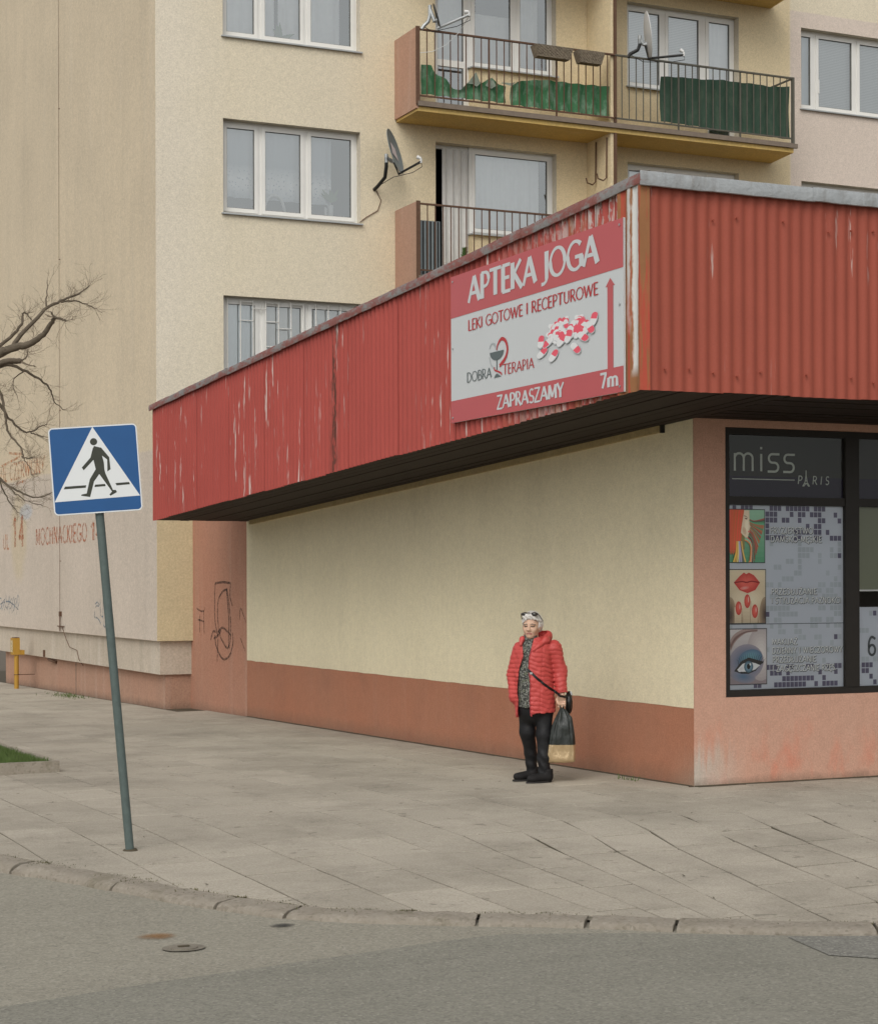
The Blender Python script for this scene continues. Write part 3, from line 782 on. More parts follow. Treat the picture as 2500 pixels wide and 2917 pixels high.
W = {}
for (x0, x1, z0, z1, kind) in WIN:
    lvl = round((z0 - 6.79) / ST) if kind.startswith('door') else round((z0 - 7.65) / ST)
    if kind == 'three':
        win = window(x0, x1, z0, z1, (1.18, 1.965))
        if lvl == 0:
            curtain(win, x0 + .05, 2.45, z0 + .30, z1, M['lace'], .022, 7, 1, .255)
            mb = MB(); mb.tube([(1.45 + .17 * math.cos(a), YF + .215, z0 + .12 + .26 * math.sin(a)) for a in [math.pi * k / 10 for k in range(11)]], .028, 8)
            o = mb.build('tap', M['white'], smooth=True); o.parent = win
            mb = MB(); rr = random.Random(4)
            for k in range(9):
                a = rr.uniform(.2, 2.9); L = rr.uniform(.18, .36); bx = 2.42; bz = z0 + .34
                tip = (bx + math.cos(a) * L * .6, YF + .205, bz + math.sin(a) * L)
                nx_, nz_ = -math.sin(a) * .03, math.cos(a) * .03
                mid = (bx + math.cos(a) * L * .3, YF + .205, bz + math.sin(a) * L * .5)
                mb.add([(bx, YF + .21, bz), (mid[0] + nx_, mid[1], mid[2] + nz_), tip, (mid[0] - nx_, mid[1], mid[2] - nz_)], [(0, 1, 2, 3)])
            o = mb.build('house_plant', M['leafy']); o.parent = win
            mb = MB(); mb.tube([(2.43, YF + .24, z0 + .05), (2.43, YF + .24, z0 + .3)], [.04, .05], 10); mb.tube([(2.33, YF + .21, z0 + .04), (2.33, YF + .21, z0 + .25)], .024, 8)
            o = mb.build('flower_pot', M['white']); o.parent = win
        elif lvl == 1:
            curtain(win, x0 + .05, x0 + .95, z0 + .02, z1, M['curtain'], .022, 4, 2, .265); curtain(win, x0 + 1.02, x1 - .25, z0 + .02, z1, M['curtain'], .025, 5, 5, .265)
            mb = MB(); rr = random.Random(9)
            for k in range(11):
                a = rr.uniform(.1, 3.0); L = rr.uniform(.12, .32); bx = 1.55; bz = z0 + .08
                nx_, nz_ = -math.sin(a) * .035, math.cos(a) * .035
                mid = (bx + math.cos(a) * L * .5, YF + .205, bz + math.sin(a) * L * .55)
                mb.add([(bx, YF + .21, bz), (mid[0] + nx_, mid[1], mid[2] + nz_), (bx + math.cos(a) * L, YF + .205, bz + math.sin(a) * L), (mid[0] - nx_, mid[1], mid[2] - nz_)], [(0, 1, 2, 3)])
            o = mb.build('house_plant', M['leafy']); o.parent = win
        else:
            curtain(win, x0 + .05, x0 + .75, z0, z1, M['dimblue'], .02, 4, 3)
            curtain(win, x0 + .8, x1 - .1, z0, z1, M['drape'], .03, 6, 4, .30)
            # security grille in front of the ground floor window
            yg = YF + .10
            for k in range(11):
                xx = x0 + .10 + k * (x1 - x0 - .2) / 10
                mb = MB(); mb.tube([(xx, yg, z0 + .02), (xx, yg, z1 - .03)], .010, 6); o = mb.build('grille_bar', M['grille']); o.parent = win
            rr = random.Random(5)
            for k in range(10):
                for zz in (.22, .62, 1.02, 1.32):
                    if rr.random() < .62:
                        xa = x0 + .10 + k * (x1 - x0 - .2) / 10; xb = xa + (x1 - x0 - .2) / 10
                        z = z0 + zz + (.1 if k % 2 else 0)
                        mb = MB(); mb.tube([(xa, yg - .008, z), (xb, yg - .008, z)], .008, 5); o = mb.build('grille_bar', M['grille']); o.parent = win
    elif kind == 'pink':
        win = window(x0, x1, z0, z1, (11.95, 12.88, ))
        curtain(win, x0 + .45, x1, z0, z1, M['blind'], .001, 2, 5, .235, 'blind')
        curtain(win, x0 + .02, x0 + .43, z0, z1, M['dimblue'], .004, 2, 6, .25)
        mb = MB(); mb.box(12.02, 12.045, YF + .12, YF + .139, z0 + .35, z0 + .6); o = mb.build('window_handle', M['pvc']); o.parent = win
    else:
        left = kind == 'doorL'
        sz = z0 + .86            # sill height of the window half
        dsplit = 4.90 if left else 9.55
        wa, wb = (dsplit, x1) if left else (x0, dsplit)
        da, db = (x0, dsplit) if left else (dsplit, x1)
        # parapet below the window half
        mb = MB(); mb.box(wa, wb, YF + .02, YF + .24, z0, sz - .02)
        adopt(mb.build('window_parapet', M['facade']), apt)
        mid = (wa + wb) / 2 + (.08 if left else 0)
        if left and lvl == 0:
            win = window(wa, wb, sz, z1, ())
        else:
            win = window(wa, wb, sz, z1, (mid,))
        door_open = left and lvl == 0
        if not door_open:
            dz = window(da, db, z0 + .05, z1, (), 'balcony_door', sill=False)
            mb = MB(); mb.box(da + .09, db - .09, YF + .187, YF + .20, z0 + .14 + .0, z0 + .86 + .0) if False else mb.box(da + .09, db - .09, YF + .141, YF + .154, sz - .02, sz + .09)
            win_child(mb.build('door_rail', M['pvc']), dz)
            curtain(dz, da + .04, db - .04, sz + .05 if left else z0 + .1, z1, M['drape'] if left else M['curtain'], .01, 4, 7)
            if left: curtain(dz, da + .04, db - .04, z0 + .06, sz - .02, M['roomgrey'], .003, 2, 8)
        else:
            mb = MB(); frame_ring(mb, da, db, z0 + .03, z1, .06, YF + .20, YF + .27)
            dz = adopt(mb.build('balcony_door', M['pvc']), apt)
            curtain(dz, da + .20, db - .01, z0 + .1, z1 - .05, M['drape'], .035, 3.5, 2, .18)
        if left:
            if lvl == 0: curtain(win, wa + .06, wb - .22, sz + .03, z1, M['curtain'], .022, 7, 3, .27)
            else:
                curtain(win, wa + .03, mid - .02, sz, z1 - .5, M['drape'], .012, 3, 4, .26)
                curtain(win, mid + .05, wb - .22, sz, z1, M['drape'], .016, 4, 5, .26)
        else:
            curtain(win, wa + .02, wb - .02, sz, z1, M['blind'], .001, 2, 6, .235, 'blind')
# dark rooms behind
for (x0, x1, z0, z1, kind) in WIN:
    pass
mb = MB()
for zf in (4.0, 6.62, 9.42, 12.22): mb.box(XG + .05, XR - .05, YF + .3, YBK - .1, zf - .02, zf)
mb.quad((XG + .05, YF + 2.2, 1), (XR - .05, YF + 2.2, 1), (XR - .05, YF + 2.2, ZT), (XG + .05, YF + 2.2, ZT))
for xx in (3.4, 7.2, 10.9): mb.quad((xx, YF + .26, 1), (xx, YF + 2.2, 1), (xx, YF + 2.2, ZT), (xx, YF + .26, ZT))
adopt(mb.build('inner_walls', M['dark']), apt)

# ------------------------------------------------------------------ balconies
YB = 13.617
def balcony(z, x0, x1, rail_split):
    """slab edge mesh carries the rest"""
    mb = MB()
    mb.hexa([(x0, YB, z - .12), (x1, YB, z - .12), (x1 + .12, YF - .002, z - .12), (x0, YF - .002, z - .12),
             (x0, YB, z + .0), (x1, YB, z + .0), (x1 + .12, YF - .002, z + .0), (x0, YF - .002, z + .0)])
    bal = adopt(mb.build('balcony', M['balcochre']), apt)
    mb = MB(); mb.box(x0 - .005, x1 + .06, YB - .05, YB - .002, z - .045, z + .03)
    o = mb.build('slab_edge_strip', M['slabedge']); o.parent = bal
    mb = MB(); mb.box(x0 + .03, x1, YB - .0, YB + .06, z + .001, z + .05); o = mb.build('slab_kerb', M['slabedge']); o.parent = bal
    # pink side screen
    mb = MB(); mb.box(x0 - .03, x0 + .02, YB - .01, YF - .003, z - .08, z + 1.22); o = mb.build('side_panel', M['balcpink']); o.parent = bal
    mb = MB(); mb.box(x0 - .035, x0 + .03, YB - .035, YB - .011, z - .02, z + 1.23); o = mb.build('panel_edge', M['rust']); o.parent = bal
    zt, zb = z + 1.19, z + .13
    for (a, b_, mat) in ((x0 + .03, rail_split, M['rust']), (rail_split, x1, M['railgreen'])):
        mb = MB(); mb.box(a, b_, YB - .022, YB + .022, zt - .012, zt + .014); o = mb.build('top_rail', mat); o.parent = bal
        mb = MB(); mb.box(a, b_, YB - .012, YB + .012, zb - .014, zb + .010); o = mb.build('bottom_rail', mat); o.parent = bal
        n = int(round((b_ - a) / .138))
        mb = MB(); mb.box(-.007, .007, -.007, .007, zb + .011, zt - .013)
        me = mb.me('baluster', mat)
        mbp = MB(); mbp.box(-.012, .012, -.012, .012, z - .02, zt - .013); mep = mbp.me('post', mat)
        for k in range(1, n):
            o = obj('baluster', me if k % 9 else mep, None, (a + (b_ - a) * k / n, YB, 0)); o.parent = bal
    mb = MB(); mb.box(x1 - .035, x1 + .01, YB - .025, YB + .025, z - .02, zt + .016); o = mb.build('corner_post', M['railgreen']); o.parent = bal
    # return rail at the right end
    mb = MB(); mb.box(x1 - .03, x1 + .005, YB + .03, YF - .01, zt - .012, zt + .012); o = mb.build('top_rail', M['railgreen']); o.parent = bal
    return bal
for s in (-1, 0, 1, 2):
    z = 6.68 + s * ST
    if s == -1: continue
    balcony(z, 3.50, 10.77, 7.14)
# fin wall that splits the balconies, with its rusty edge angle and hooks
for s in (0, 1, 2):
    z = 6.68 + s * ST
    mb = MB(); mb.box(7.08, 7.16, YB + .03, YF - .004, z + .001, z + ST - .121)
    fin = adopt(mb.build('dividing_wall', M['facade']), apt)
    mb = MB(); mb.box(7.13, 7.175, YB - .012, YB + .029, z + .055, z + ST - .122); o = mb.build('edge_angle', M['rust']); o.parent = fin
mb = MB()
for yy in (13.75, 14.12):
    mb.tube([(7.06, yy, 9.30), (7.05, yy, 8.62), (6.98, yy - .02, 8.56), (6.86, yy - .05, 8.58), (6.84, yy - .05, 8.66)], .013, 6)
adopt(mb.build('washing_line_hook', M['rust']), apt)

# ------------------------------------------------------------------ the far left: low yellow wall, post
lw = empty('low_yellow_wall', (-1.2, 28.2, -.45)); tag(lw, 'low yellow wall with pale coping beyond the far end of the gable', 'wall')
mb = MB(); mb.box(-8, .6, 0, .3, -.3, .30); o = mb.build('wall', M['endface'], lw)
mb = MB(); mb.box(-8, .64, -.05, .35, .301, .40); o = mb.build('coping', M['ledge'], lw)
ps = empty('steel_post', (-1.75, 27.6, -.5)); tag(ps, 'grey steel post in front of the low yellow wall', 'post')
mb = MB(); mb.tube([(0, 0, 0), (0, 0, 2.0)], .04, 10); mb.build('pole', M['black'], ps)
mb = MB(); mb.tube([(0, 0, 2.0), (0, 0, 2.03), (0, 0, 2.05)], [.045, .045, .02], 10); mb.build('cap', M['black'], ps)

# ================================================================== LETTERING (drawn with a broad pen, no font files)
def arc(cx, cy, rx, ry, a0, a1, n=14):
    return [(cx + rx * math.cos(rad(a0 + (a1 - a0) * k / n)), cy + ry * math.sin(rad(a0 + (a1 - a0) * k / n))) for k in range(n + 1)]
GLY = {   # width, strokes (cap height 1)
 'A': (.78, [[(0.02, 0), (.39, 1)], [(.39, 1), (.76, 0)], [(.16, .34), (.62, .34)]]),
 'B': (.62, [[(.1, 0), (.1, 1)], [(.1, 1), (.3, 1)] + arc(.32, .76, .22, .24, 90, -90) + [(.1, .52)], [(.1, .52), (.32, .52)] + arc(.34, .26, .25, .26, 90, -90) + [(.1, 0)]]),
 'C': (.72, [arc(.45, .5, .4, .5, 48, 312, 22)]),
 'D': (.76, [[(.1, 0), (.1, 1)], [(.1, 1), (.28, 1)] + arc(.28, .5, .42, .5, 90, -90, 18) + [(.1, 0)]]),
 'E': (.54, [[(.1, 0), (.1, 1)], [(.1, 1), (.5, 1)], [(.1, .52), (.45, .52)], [(.1, 0), (.52, 0)]]),
 'F': (.5, [[(.1, 0), (.1, 1)], [(.1, 1), (.5, 1)], [(.1, .52), (.44, .52)]]),
 'G': (.82, [arc(.46, .5, .41, .5, 48, 345, 24), [(.5, .44), (.82, .44)], [(.80, .44), (.80, .05)]]),
 'H': (.72, [[(.1, 0), (.1, 1)], [(.62, 0), (.62, 1)], [(.1, .52), (.62, .52)]]),
 'I': (.22, [[(.11, 0), (.11, 1)]]),
 'J': (.36, [[(.26, 1), (.26, .02), (.22, -.10), (.10, -.17), (.0, -.17)]]),
 'j': (.40, [[(.30, 1), (.30, .22)] + arc(.16, .2, .14, .2, 0, -150, 8)]),
 'K': (.68, [[(.1, 0), (.1, 1)], [(.58, 1), (.13, .50)], [(.2, .56), (.66, 0)]]),
 'L': (.5, [[(.1, 1), (.1, 0)], [(.1, 0), (.5, 0)]]),
 'M': (.92, [[(.08, 0), (.14, 1)], [(.14, 1), (.46, .12)], [(.46, .12), (.78, 1)], [(.78, 1), (.84, 0)]]),
 'N': (.76, [[(.1, 0), (.1, 1)], [(.1, 1), (.66, 0)], [(.66, 0), (.66, 1)]]),
 'O': (.90, [arc(.45, .5, .41, .5, 90, 450, 28)]),
 'P': (.58, [[(.1, 0), (.1, 1)], [(.1, 1), (.28, 1)] + arc(.29, .73, .25, .27, 90, -90) + [(.1, .46)]]),
 'R': (.66, [[(.1, 0), (.1, 1)], [(.1, 1), (.28, 1)] + arc(.29, .74, .24, .26, 90, -90) + [(.1, .48)], [(.28, .48), (.64, 0)]]),
 'S': (.54, [arc(.28, .75, .2, .25, 40, 270, 14) + arc(.29, .25, .22, .25, 90, -140, 14)]),
 'T': (.66, [[(.33, 0), (.33, 1)], [(.0, 1), (.66, 1)]]),
 'U': (.74, [[(.1, 1), (.1, .32)] + arc(.37, .3, .27, .3, 180, 360, 14) + [(.64, 1)]]),
 'W': (1.06, [[(.02, 1), (.28, 0)], [(.28, 0), (.53, .95)], [(.53, .95), (.78, 0)], [(.78, 0), (1.04, 1)]]),
 'X': (.66, [[(.03, 0), (.63, 1)], [(.03, 1), (.63, 0)]]),
 'Y': (.66, [[(.33, 0), (.33, .46)], [(.02, 1), (.33, .46)], [(.64, 1), (.33, .46)]]),
 'Z': (.62, [[(.04, 1), (.58, 1)], [(.58, 1), (.04, 0)], [(.04, 0), (.6, 0)]]),
 'm': (.92, [[(.1, 0), (.1, .66)], [(.1, .5)] + arc(.28, .48, .18, .18, 150, 0, 8) + [(.46, 0)], [(.46, .5)] + arc(.64, .48, .18, .18, 150, 0, 8) + [(.82, 0)]]),
 'i': (.22, [[(.11, 0), (.11, .66)], [(.11, .83), (.11, .92)]]),
 's': (.5, [[(.46, .66), (.2, .66)] + arc(.2, .5, .14, .16, 90, 270, 8) + arc(.3, .17, .15, .17, 90, -90, 8) + [(.05, 0)]]),
 '7': (.52, [[(.03, 1), (.5, 1)], [(.5, 1), (.18, 0)]]),
 '1': (.36, [[(.24, 0), (.24, 1)], [(.24, 1), (.04, .78)]]),
 '4': (.62, [[(.44, 0), (.44, 1)], [(.44, 1), (.04, .32)], [(.04, .32), (.6, .32)]]),
 '6': (.6, [[(.5, .92), (.36, 1)] + arc(.32, .5, .24, .5, 80, 190, 12) + arc(.31, .28, .23, .28, 190, 520, 18)]),
 '8': (.6, [arc(.3, .76, .2, .24, -90, 270, 18), arc(.3, .26, .24, .26, 90, 450, 18)]),
 '-': (.34, [[(.05, .45), (.3, .45)]]), '.': (.2, [[(.1, 0), (.1, .12)]]), ' ': (.34, []), '/': (.4, [[(.05, -.1), (.35, 1.05)]]),
}
GLY['Ę'] = (.54, GLY['E'][1] + [[(.42, 0), (.36, -.14), (.44, -.22), (.52, -.2)]])
GLY['Ż'] = (.62, GLY['Z'][1] + [[(.31, 1.15), (.31, 1.27)]])
GLY['Ł'] = (.52, GLY['L'][1] + [[(.0, .38), (.28, .58)]])
def text_polys(txt, height, width=None, wv=.16, wh=.10, gap=.10, slant=0.0):
    """list of quads [(u,v)x4] filling the strokes; u runs 0..width"""
    quads = []; x = 0; word = 0
    for ch in txt:
        wd, strokes = GLY[ch]
        if ch == ' ': word += 1
        for st in strokes:
            if len(st) < 2: continue
            pts = [Vector((p[0] + x + slant * p[1], p[1])) for p in st]
            L = []; closed = (pts[0] - pts[-1]).length < 1e-4
            for i, p in enumerate(pts):
                d = pts[min(i + 1, len(pts) - 1)] - pts[max(i - 1, 0)]
                d = d.normalized() if d.length > 1e-6 else Vector((1, 0))
                wd_ = wh + (wv - wh) * (abs(d.y) ** 1.5)
                if wh < wv * .9 and d.y * d.x > .1 * abs(d.y): wd_ = wh * 1.15      # rising diagonals are thin
                if closed and i in (0, len(pts) - 1):
                    d = (pts[1] - pts[-2]).normalized(); wd_ = wh + (wv - wh) * (abs(d.y) ** 1.5)
                elif i in (0, len(pts) - 1) and wh < wv * .9: wd_ *= 1.25             # flared ends
                nrm = Vector((-d.y, d.x)) * wd_ / 2
                ext = d * (wh * .5) * (-1 if i == 0 else (1 if i == len(pts) - 1 else 0)) * (.9 if abs(d.y) < .5 or len(pts) == 2 else .5)
                if abs(d.y) > .9 or closed: ext = ext * 0
                L.append((p + nrm + ext, p - nrm + ext))
            for i in range(len(L) - 1): quads.append([L[i][0], L[i][1], L[i + 1][1], L[i + 1][0], word])
            quads[-1].append('end')
        x += wd + gap
    tot = x - gap
    sx = (width / tot) if width else height
    out = []; k = 0
    for q in quads:
        e = q[-1] == 'end'; qq = q[:4]
        out.append(([(p.x * sx, p.y * height) for p in qq], k, q[4]))
        if e: k += 1
    return out
class Plane2:
    """flat print on a plane: origin O, unit axes U (reading direction), V (up), N (towards the viewer)"""
    def __init__(s, O, U, V, N): s.O, s.U, s.V, s.N = Vector(O), Vector(U), Vector(V), Vector(N)
    def at(s, u, v, h): return s.O + s.U * u + s.V * v + s.N * h
def put_text(pl, name, txt, u, v, height, width, mat, parent, h=.003, wv=.16, wh=.10, gap=.10, slant=0, dh=.00025):
    words = {}
    for q, k, wd in text_polys(txt, height, width, wv, wh, gap, slant):
        words.setdefault(wd, MB()).poly([pl.at(u + a, v + b, h + (k % 7) * dh) for a, b in q])
    return [obj(name, mb.me(name, mat), parent) for mb in words.values()]      # one object for each word
def put_polys(pl, name, polys, mats, parent, h=.003, dh=.0004):
    """polys = [(points, material index, layer)]"""
    mb = MB()
    for pts, mi, lay in polys:
        mb.cur = mi; mb.poly([pl.at(a, b, h + lay * dh) for a, b in pts])
    o = mb.build(name, mats); o.parent = parent; return o
def stroke_polys(pts, w):
    pts = [Vector(p) for p in pts]; L = []
    for i, p in enumerate(pts):
        d = (pts[min(i + 1, len(pts) - 1)] - pts[max(i - 1, 0)])
        d = d.normalized() if d.length > 1e-9 else Vector((1, 0))
        ww = w[i] if isinstance(w, (list, tuple)) else w
        n = Vector((-d.y, d.x)) * ww / 2; L.append((p + n, p - n))
    return [[tuple(L[i][0]), tuple(L[i][1]), tuple(L[i + 1][1]), tuple(L[i + 1][0])] for i in range(len(L) - 1)]
def spline2(pts, n=8):
    P_ = [Vector(p) for p in pts]; D = []
    for i in range(len(P_) - 1):
        p0, p1, p2, p3 = P_[max(i - 1, 0)], P_[i], P_[i + 1], P_[min(i + 2, len(P_) - 1)]
        for k in range(n):
            t = k / n
            D.append(.5 * ((2 * p1) + (p2 - p0) * t + (2 * p0 - 5 * p1 + 4 * p2 - p3) * t * t + (3 * p1 - p0 - 3 * p2 + p3) * t ** 3))
    D.append(P_[-1]); return D
def ell(cx, cy, rx, ry, rot=0, n=20, a0=0, a1=360):
    c, s = math.cos(rot), math.sin(rot)
    full = abs(a1 - a0) >= 360
    m = n if full else n + 1
    return [(cx + rx * math.cos(a) * c - ry * math.sin(a) * s, cy + rx * math.cos(a) * s + ry * math.sin(a) * c)
            for a in [rad(a0 + (a1 - a0) * k / n) for k in range(m)]]

# stencilled street name and graffiti on the gable (reading direction runs towards the street: -Y)
plG = Plane2((XG, 26.2, 0), (0, -1, 0), (0, 0, 1), (-1, 0, 0))
def gable_text(name, txt, y0, y1, z0, z1, mat, wv=.15, wh=.13, gap=.16):
    o = put_text(plG, name, txt, 26.2 - y0, z0, z1 - z0, y0 - y1, mat, apt, .003, wv, wh, gap)
    for q in o: adopt(q, apt)
gable_text('stencilled_lettering', 'UL', 25.85, 25.32, 2.515, 2.82, M['txtfaint'])
gable_text('stencilled_number', '1 4', 24.85, 23.90, 2.535, 3.14, M['txtorange'], .17, .13, .05)
gable_text('stencilled_lettering', 'MOCHNACKIEGO', 22.80, 18.80, 2.542, 2.85, M['txtorange'], .17, .13)
gable_text('stencilled_number', '14', 18.50, 17.75, 2.541, 2.845, M['txtorange'], .17, .13)
gable_text('stencilled_lettering', 'UL CZERWONY', 26.1, 22.04, 3.93, 4.24, M['txtfaint'], .15, .12)
def gable_strokes(name, strokes, w, mat):
    pol = []
    for k, s_ in enumerate(strokes):
        for q in stroke_polys(spline2(s_, 5), w): pol.append((q, 0, k % 9))
    o = put_polys(plG, name, [([(26.2 - a, b) for a, b in q], m, l) for q, m, l in pol], [mat], apt, .002, .0002); adopt(o, apt)
gable_strokes('stencilled_arrow', [[(25.99, 4.27), (24.22, 4.36)], [(25.25, 4.495), (23.97, 4.40)], [(24.6, 3.83), (23.67, 3.85)]], .05, M['txtfaint'])
gr = random.Random(21)
def scribble(y0, y1, z0, z1, n, seed):
    rr = random.Random(seed); S = []
    for k in range(n):
        ya = y0 + (y1 - y0) * (k + .3) / n
        S.append([(ya, z0 + rr.uniform(0, .12)), (ya + rr.uniform(-.1, .1), (z0 + z1) / 2), (ya - .15 + rr.uniform(-.1, .1), z1 + rr.uniform(-.1, .05)), (ya - .25, (z0 + z1) / 2 + rr.uniform(-.1, .1)), (ya - .05, z0 + rr.uniform(.05, .2))])
    S.append([(y0, z0 + .2), ((y0 + y1) / 2, z0 + .28), (y1, z0 + .12)])
    return S
gable_strokes('blue_graffiti', scribble(26.3, 24.4, 1.14, 1.55, 8, 1), .028, M['grafblue'])
for S_ in ([[(18.25, 1.43), (18.1, 1.46), (17.95, 1.42)], [(18.3, 1.2), (18.22, 1.38), (18.0, 1.40)], [(18.3, 1.2), (18.05, 1.18), (17.85, 1.08)], [(17.9, 1.52), (17.88, 1.25), (17.7, 1.22)], [(17.72, 1.55), (17.7, 1.1), (17.55, 1.05)], [(17.6, 1.5), (17.58, 1.02)]], [[(17.4, 1.45), (17.38, 1.05), (17.2, 1.1)]]): gable_strokes('blue_graffiti', S_, .03, M['grafblue'])

# ================================================================== THE SHOP
OV, FO, TB = 1.368, 1.455, 11.866
def zb(y): return 3.27 - (y + FO) * (3.27 - 2.677) / (TB + FO)          # underside of the canopy
def zt(y): return 4.845 - (y + FO) * (4.845 - 4.235) / (TB + FO)        # top of the red sheets
SXR = 7.2
shop = empty('shop_building', (0, 0, 0))
tag(shop, 'single-storey corner shop with deep red corrugated canopy and cream side wall', 'shop')
# side wall: dado, cream field, pink stretch at the back
mb = MB()
mb.quad((0, 11.87, -.5), (0, 0, -.5), (0, 0, .72), (0, 11.87, .72))
mb.build('dado', M['dado'], shop)
mb = MB()
mb.poly([(-.003, 11.87, .672)] + [(-.003, 11.87 - .2 * i, .672 + .012 * i / 59 + .009 * mnoise.noise(Vector((i * .7, 0, 0)))) for i in range(1, 59)] + [(-.003, -.002, .684), (-.003, -.002, zb(0) + .02), (-.003, 11.87, zb(11.87) + .02)])
mb.build('cream_wall', M['cream'], shop)
mb = MB(); mb.quad((0, YF + .2, -.6), (0, 11.872, -.6), (0, 11.872, 3.6), (0, YF + .2, 3.6)); mb.build('pink_side_wall', M['pinkwall'], shop)
mb = MB()
mb.hexa([(-.045, .50, zb(.5) - .062), (-.002, .50, zb(.5) - .062), (-.002, 11.64, zb(11.64) - .062), (-.045, 11.64, zb(11.64) - .062),
         (-.045, .50, zb(.5) - .004), (-.002, .50, zb(.5) - .004), (-.002, 11.64, zb(11.64) - .004), (-.045, 11.64, zb(11.64) - .004)])
mb.build('wall_top_ledge', M['creamtrim'], shop)
# front wall with the big window opening
mb = MB()
FW = (.33, 6.4, .768, 3.145)
holes_wall(mb, 0, SXR, -.5, zb(0) + .01, [FW], 0, .14, 0, 0)
mb.build('front_wall', M['shoppink'], shop)
mb = MB(); mb.quad((SXR, 0, -.5), (SXR, 14.3, -.5), (SXR, 14.3, 4.0), (SXR, 0, 4.0)); mb.build('end_wall', M['shoppink'], shop)
mb = MB(); mb.box(.2, SXR - .1, 2.2, 2.3, 0, 3.1); mb.quad((.02, .2, .02), (SXR - .02, .2, .02), (SXR - .02, 2.2, .02), (.02, 2.2, .02)); mb.quad((.02, .2, 3.16), (.02, 2.2, 3.16), (SXR - .02, 2.2, 3.16), (SXR - .02, .2, 3.16))
mb.build('inner_room', M['dark'], shop)
# dark crack between wall and paving
mb = MB()
ys_ = [i * .12 for i in range(100)]
for a, b_ in zip(ys_, ys_[1:]):
    wd = .004 + .010 * abs(mnoise.noise(Vector((a * 3, 0, 0)))) * (1 if a < 3 else .4)
    mb.quad((-wd - .008, a, gz(0, a) + .004), (-.001, a, gz(0, a) + .012), (-.001, b_, gz(0, b_) + .012), (-wd - .008, b_, gz(0, b_) + .004))
for i in range(56):
    a = i * .12; b_ = a + .12; wd = .004 + .012 * abs(mnoise.noise(Vector((a * 3, 5, 0))))
    mb.quad((a, -.001, .012), (a, -wd - .008, .003), (b_, -wd - .008, .003), (b_, -.001, .012))
mb.build('wall_foot_crack', M['joint'], shop)

# corrugated sheets
PIT, AMP, AMPF = .11, .015, .0075
def wave(s): return AMP * math.cos(2 * math.pi * s / PIT)
rs = random.Random(17)
def sheet_side(ya, yb, k):
    n = int(round((yb - ya) / PIT * 8)); vs = []; out = rs.uniform(0, .004) + (.004 if k % 2 else 0)
    dr = rs.uniform(-.006, .006)
    rows = 5
    for j in range(rows + 1):
        v = j / rows
        for i in range(n + 1):
            y = ya + (yb - ya) * i / n
            z0, z1 = zb(y) + dr - .01, zt(y) + .02
            vs.append((-OV - AMP - out - wave(y) + .003 * mnoise.noise(Vector((y * 2, v * 3, 0))), y, z0 + (z1 - z0) * v))
    f = [(j * (n + 1) + i, (j + 1) * (n + 1) + i, (j + 1) * (n + 1) + i + 1, j * (n + 1) + i + 1) for j in range(rows) for i in range(n)]
    return mesh('corrugated_sheet', vs, f, M['redside'], None, True)
def sheet_front(xa, xb, k):
    n = int(round((xb - xa) / PIT * 8)); vs = []; out = .0015 if k % 2 else 0
    dr = rs.uniform(-.005, .005); rows = 5
    for j in range(rows + 1):
        v = j / rows
        for i in range(n + 1):
            x = xa + (xb - xa) * i / n
            z0, z1 = 3.262 + dr, 4.845
            vs.append((x, -FO - AMP - out - wave(x + .055) * AMPF / AMP + .003 * mnoise.noise(Vector((x * 2, v * 3, 4))), z0 + (z1 - z0) * v))
    f = [(j * (n + 1) + i, j * (n + 1) + i + 1, (j + 1) * (n + 1) + i + 1, (j + 1) * (n + 1) + i) for j in range(rows) for i in range(n)]
    return mesh('corrugated_sheet', vs, f, M['redfront'], None, True)
y = -1.44; k = 0
while y < TB - .05:
    yb_ = min(y + .66, TB); obj('corrugated_sheet', sheet_side(y, yb_ + (.03 if yb_ < TB else 0), k), shop); y += .66; k += 1
x = -1.345; k = 0
while x < SXR:
    xb_ = min(x + .66 + .03, SXR + .1); obj('corrugated_sheet', sheet_front(x, xb_, k), shop); x += .66; k += 1
# flat rusty sheet at the corner
mb = MB(); xo = -OV - .045
nst = 14; vs = []
for j in range(11):
    v = j / 10
    for i in range(nst + 1):
        yy = -1.15 - .335 * i / nst
        z0, z1 = zb(yy) - .015, 4.86
        prof = -.010 * math.cos((yy + 1.15) / .335 * 2 * math.pi * 2) 
        vs.append((xo + prof + .003 * mnoise.noise(Vector((yy * 9, v * 4, 1))), yy, z0 + (z1 - z0) * v))
    vs.append((-OV + .03, -FO - .042, z0 + (z1 - z0) * v))
w1 = nst + 2
mb.add(vs, [(j * w1 + i, (j + 1) * w1 + i, (j + 1) * w1 + i + 1, j * w1 + i + 1) for j in range(10) for i in range(w1 - 1)])
smooth_by_angle(mb.build('corner_sheet', M['trim'], shop), 50)
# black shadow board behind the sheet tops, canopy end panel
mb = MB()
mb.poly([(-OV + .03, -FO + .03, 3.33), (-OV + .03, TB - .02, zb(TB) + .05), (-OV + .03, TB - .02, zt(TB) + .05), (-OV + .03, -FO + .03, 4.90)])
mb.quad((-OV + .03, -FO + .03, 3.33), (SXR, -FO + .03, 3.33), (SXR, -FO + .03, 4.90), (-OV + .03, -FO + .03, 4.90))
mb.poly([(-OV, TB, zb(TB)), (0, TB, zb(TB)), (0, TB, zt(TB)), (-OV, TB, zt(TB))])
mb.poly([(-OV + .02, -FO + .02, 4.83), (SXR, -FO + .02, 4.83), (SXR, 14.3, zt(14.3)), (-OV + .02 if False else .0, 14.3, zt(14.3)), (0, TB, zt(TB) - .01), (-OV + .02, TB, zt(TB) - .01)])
mb.build('roof_deck', M['soffit'], shop)
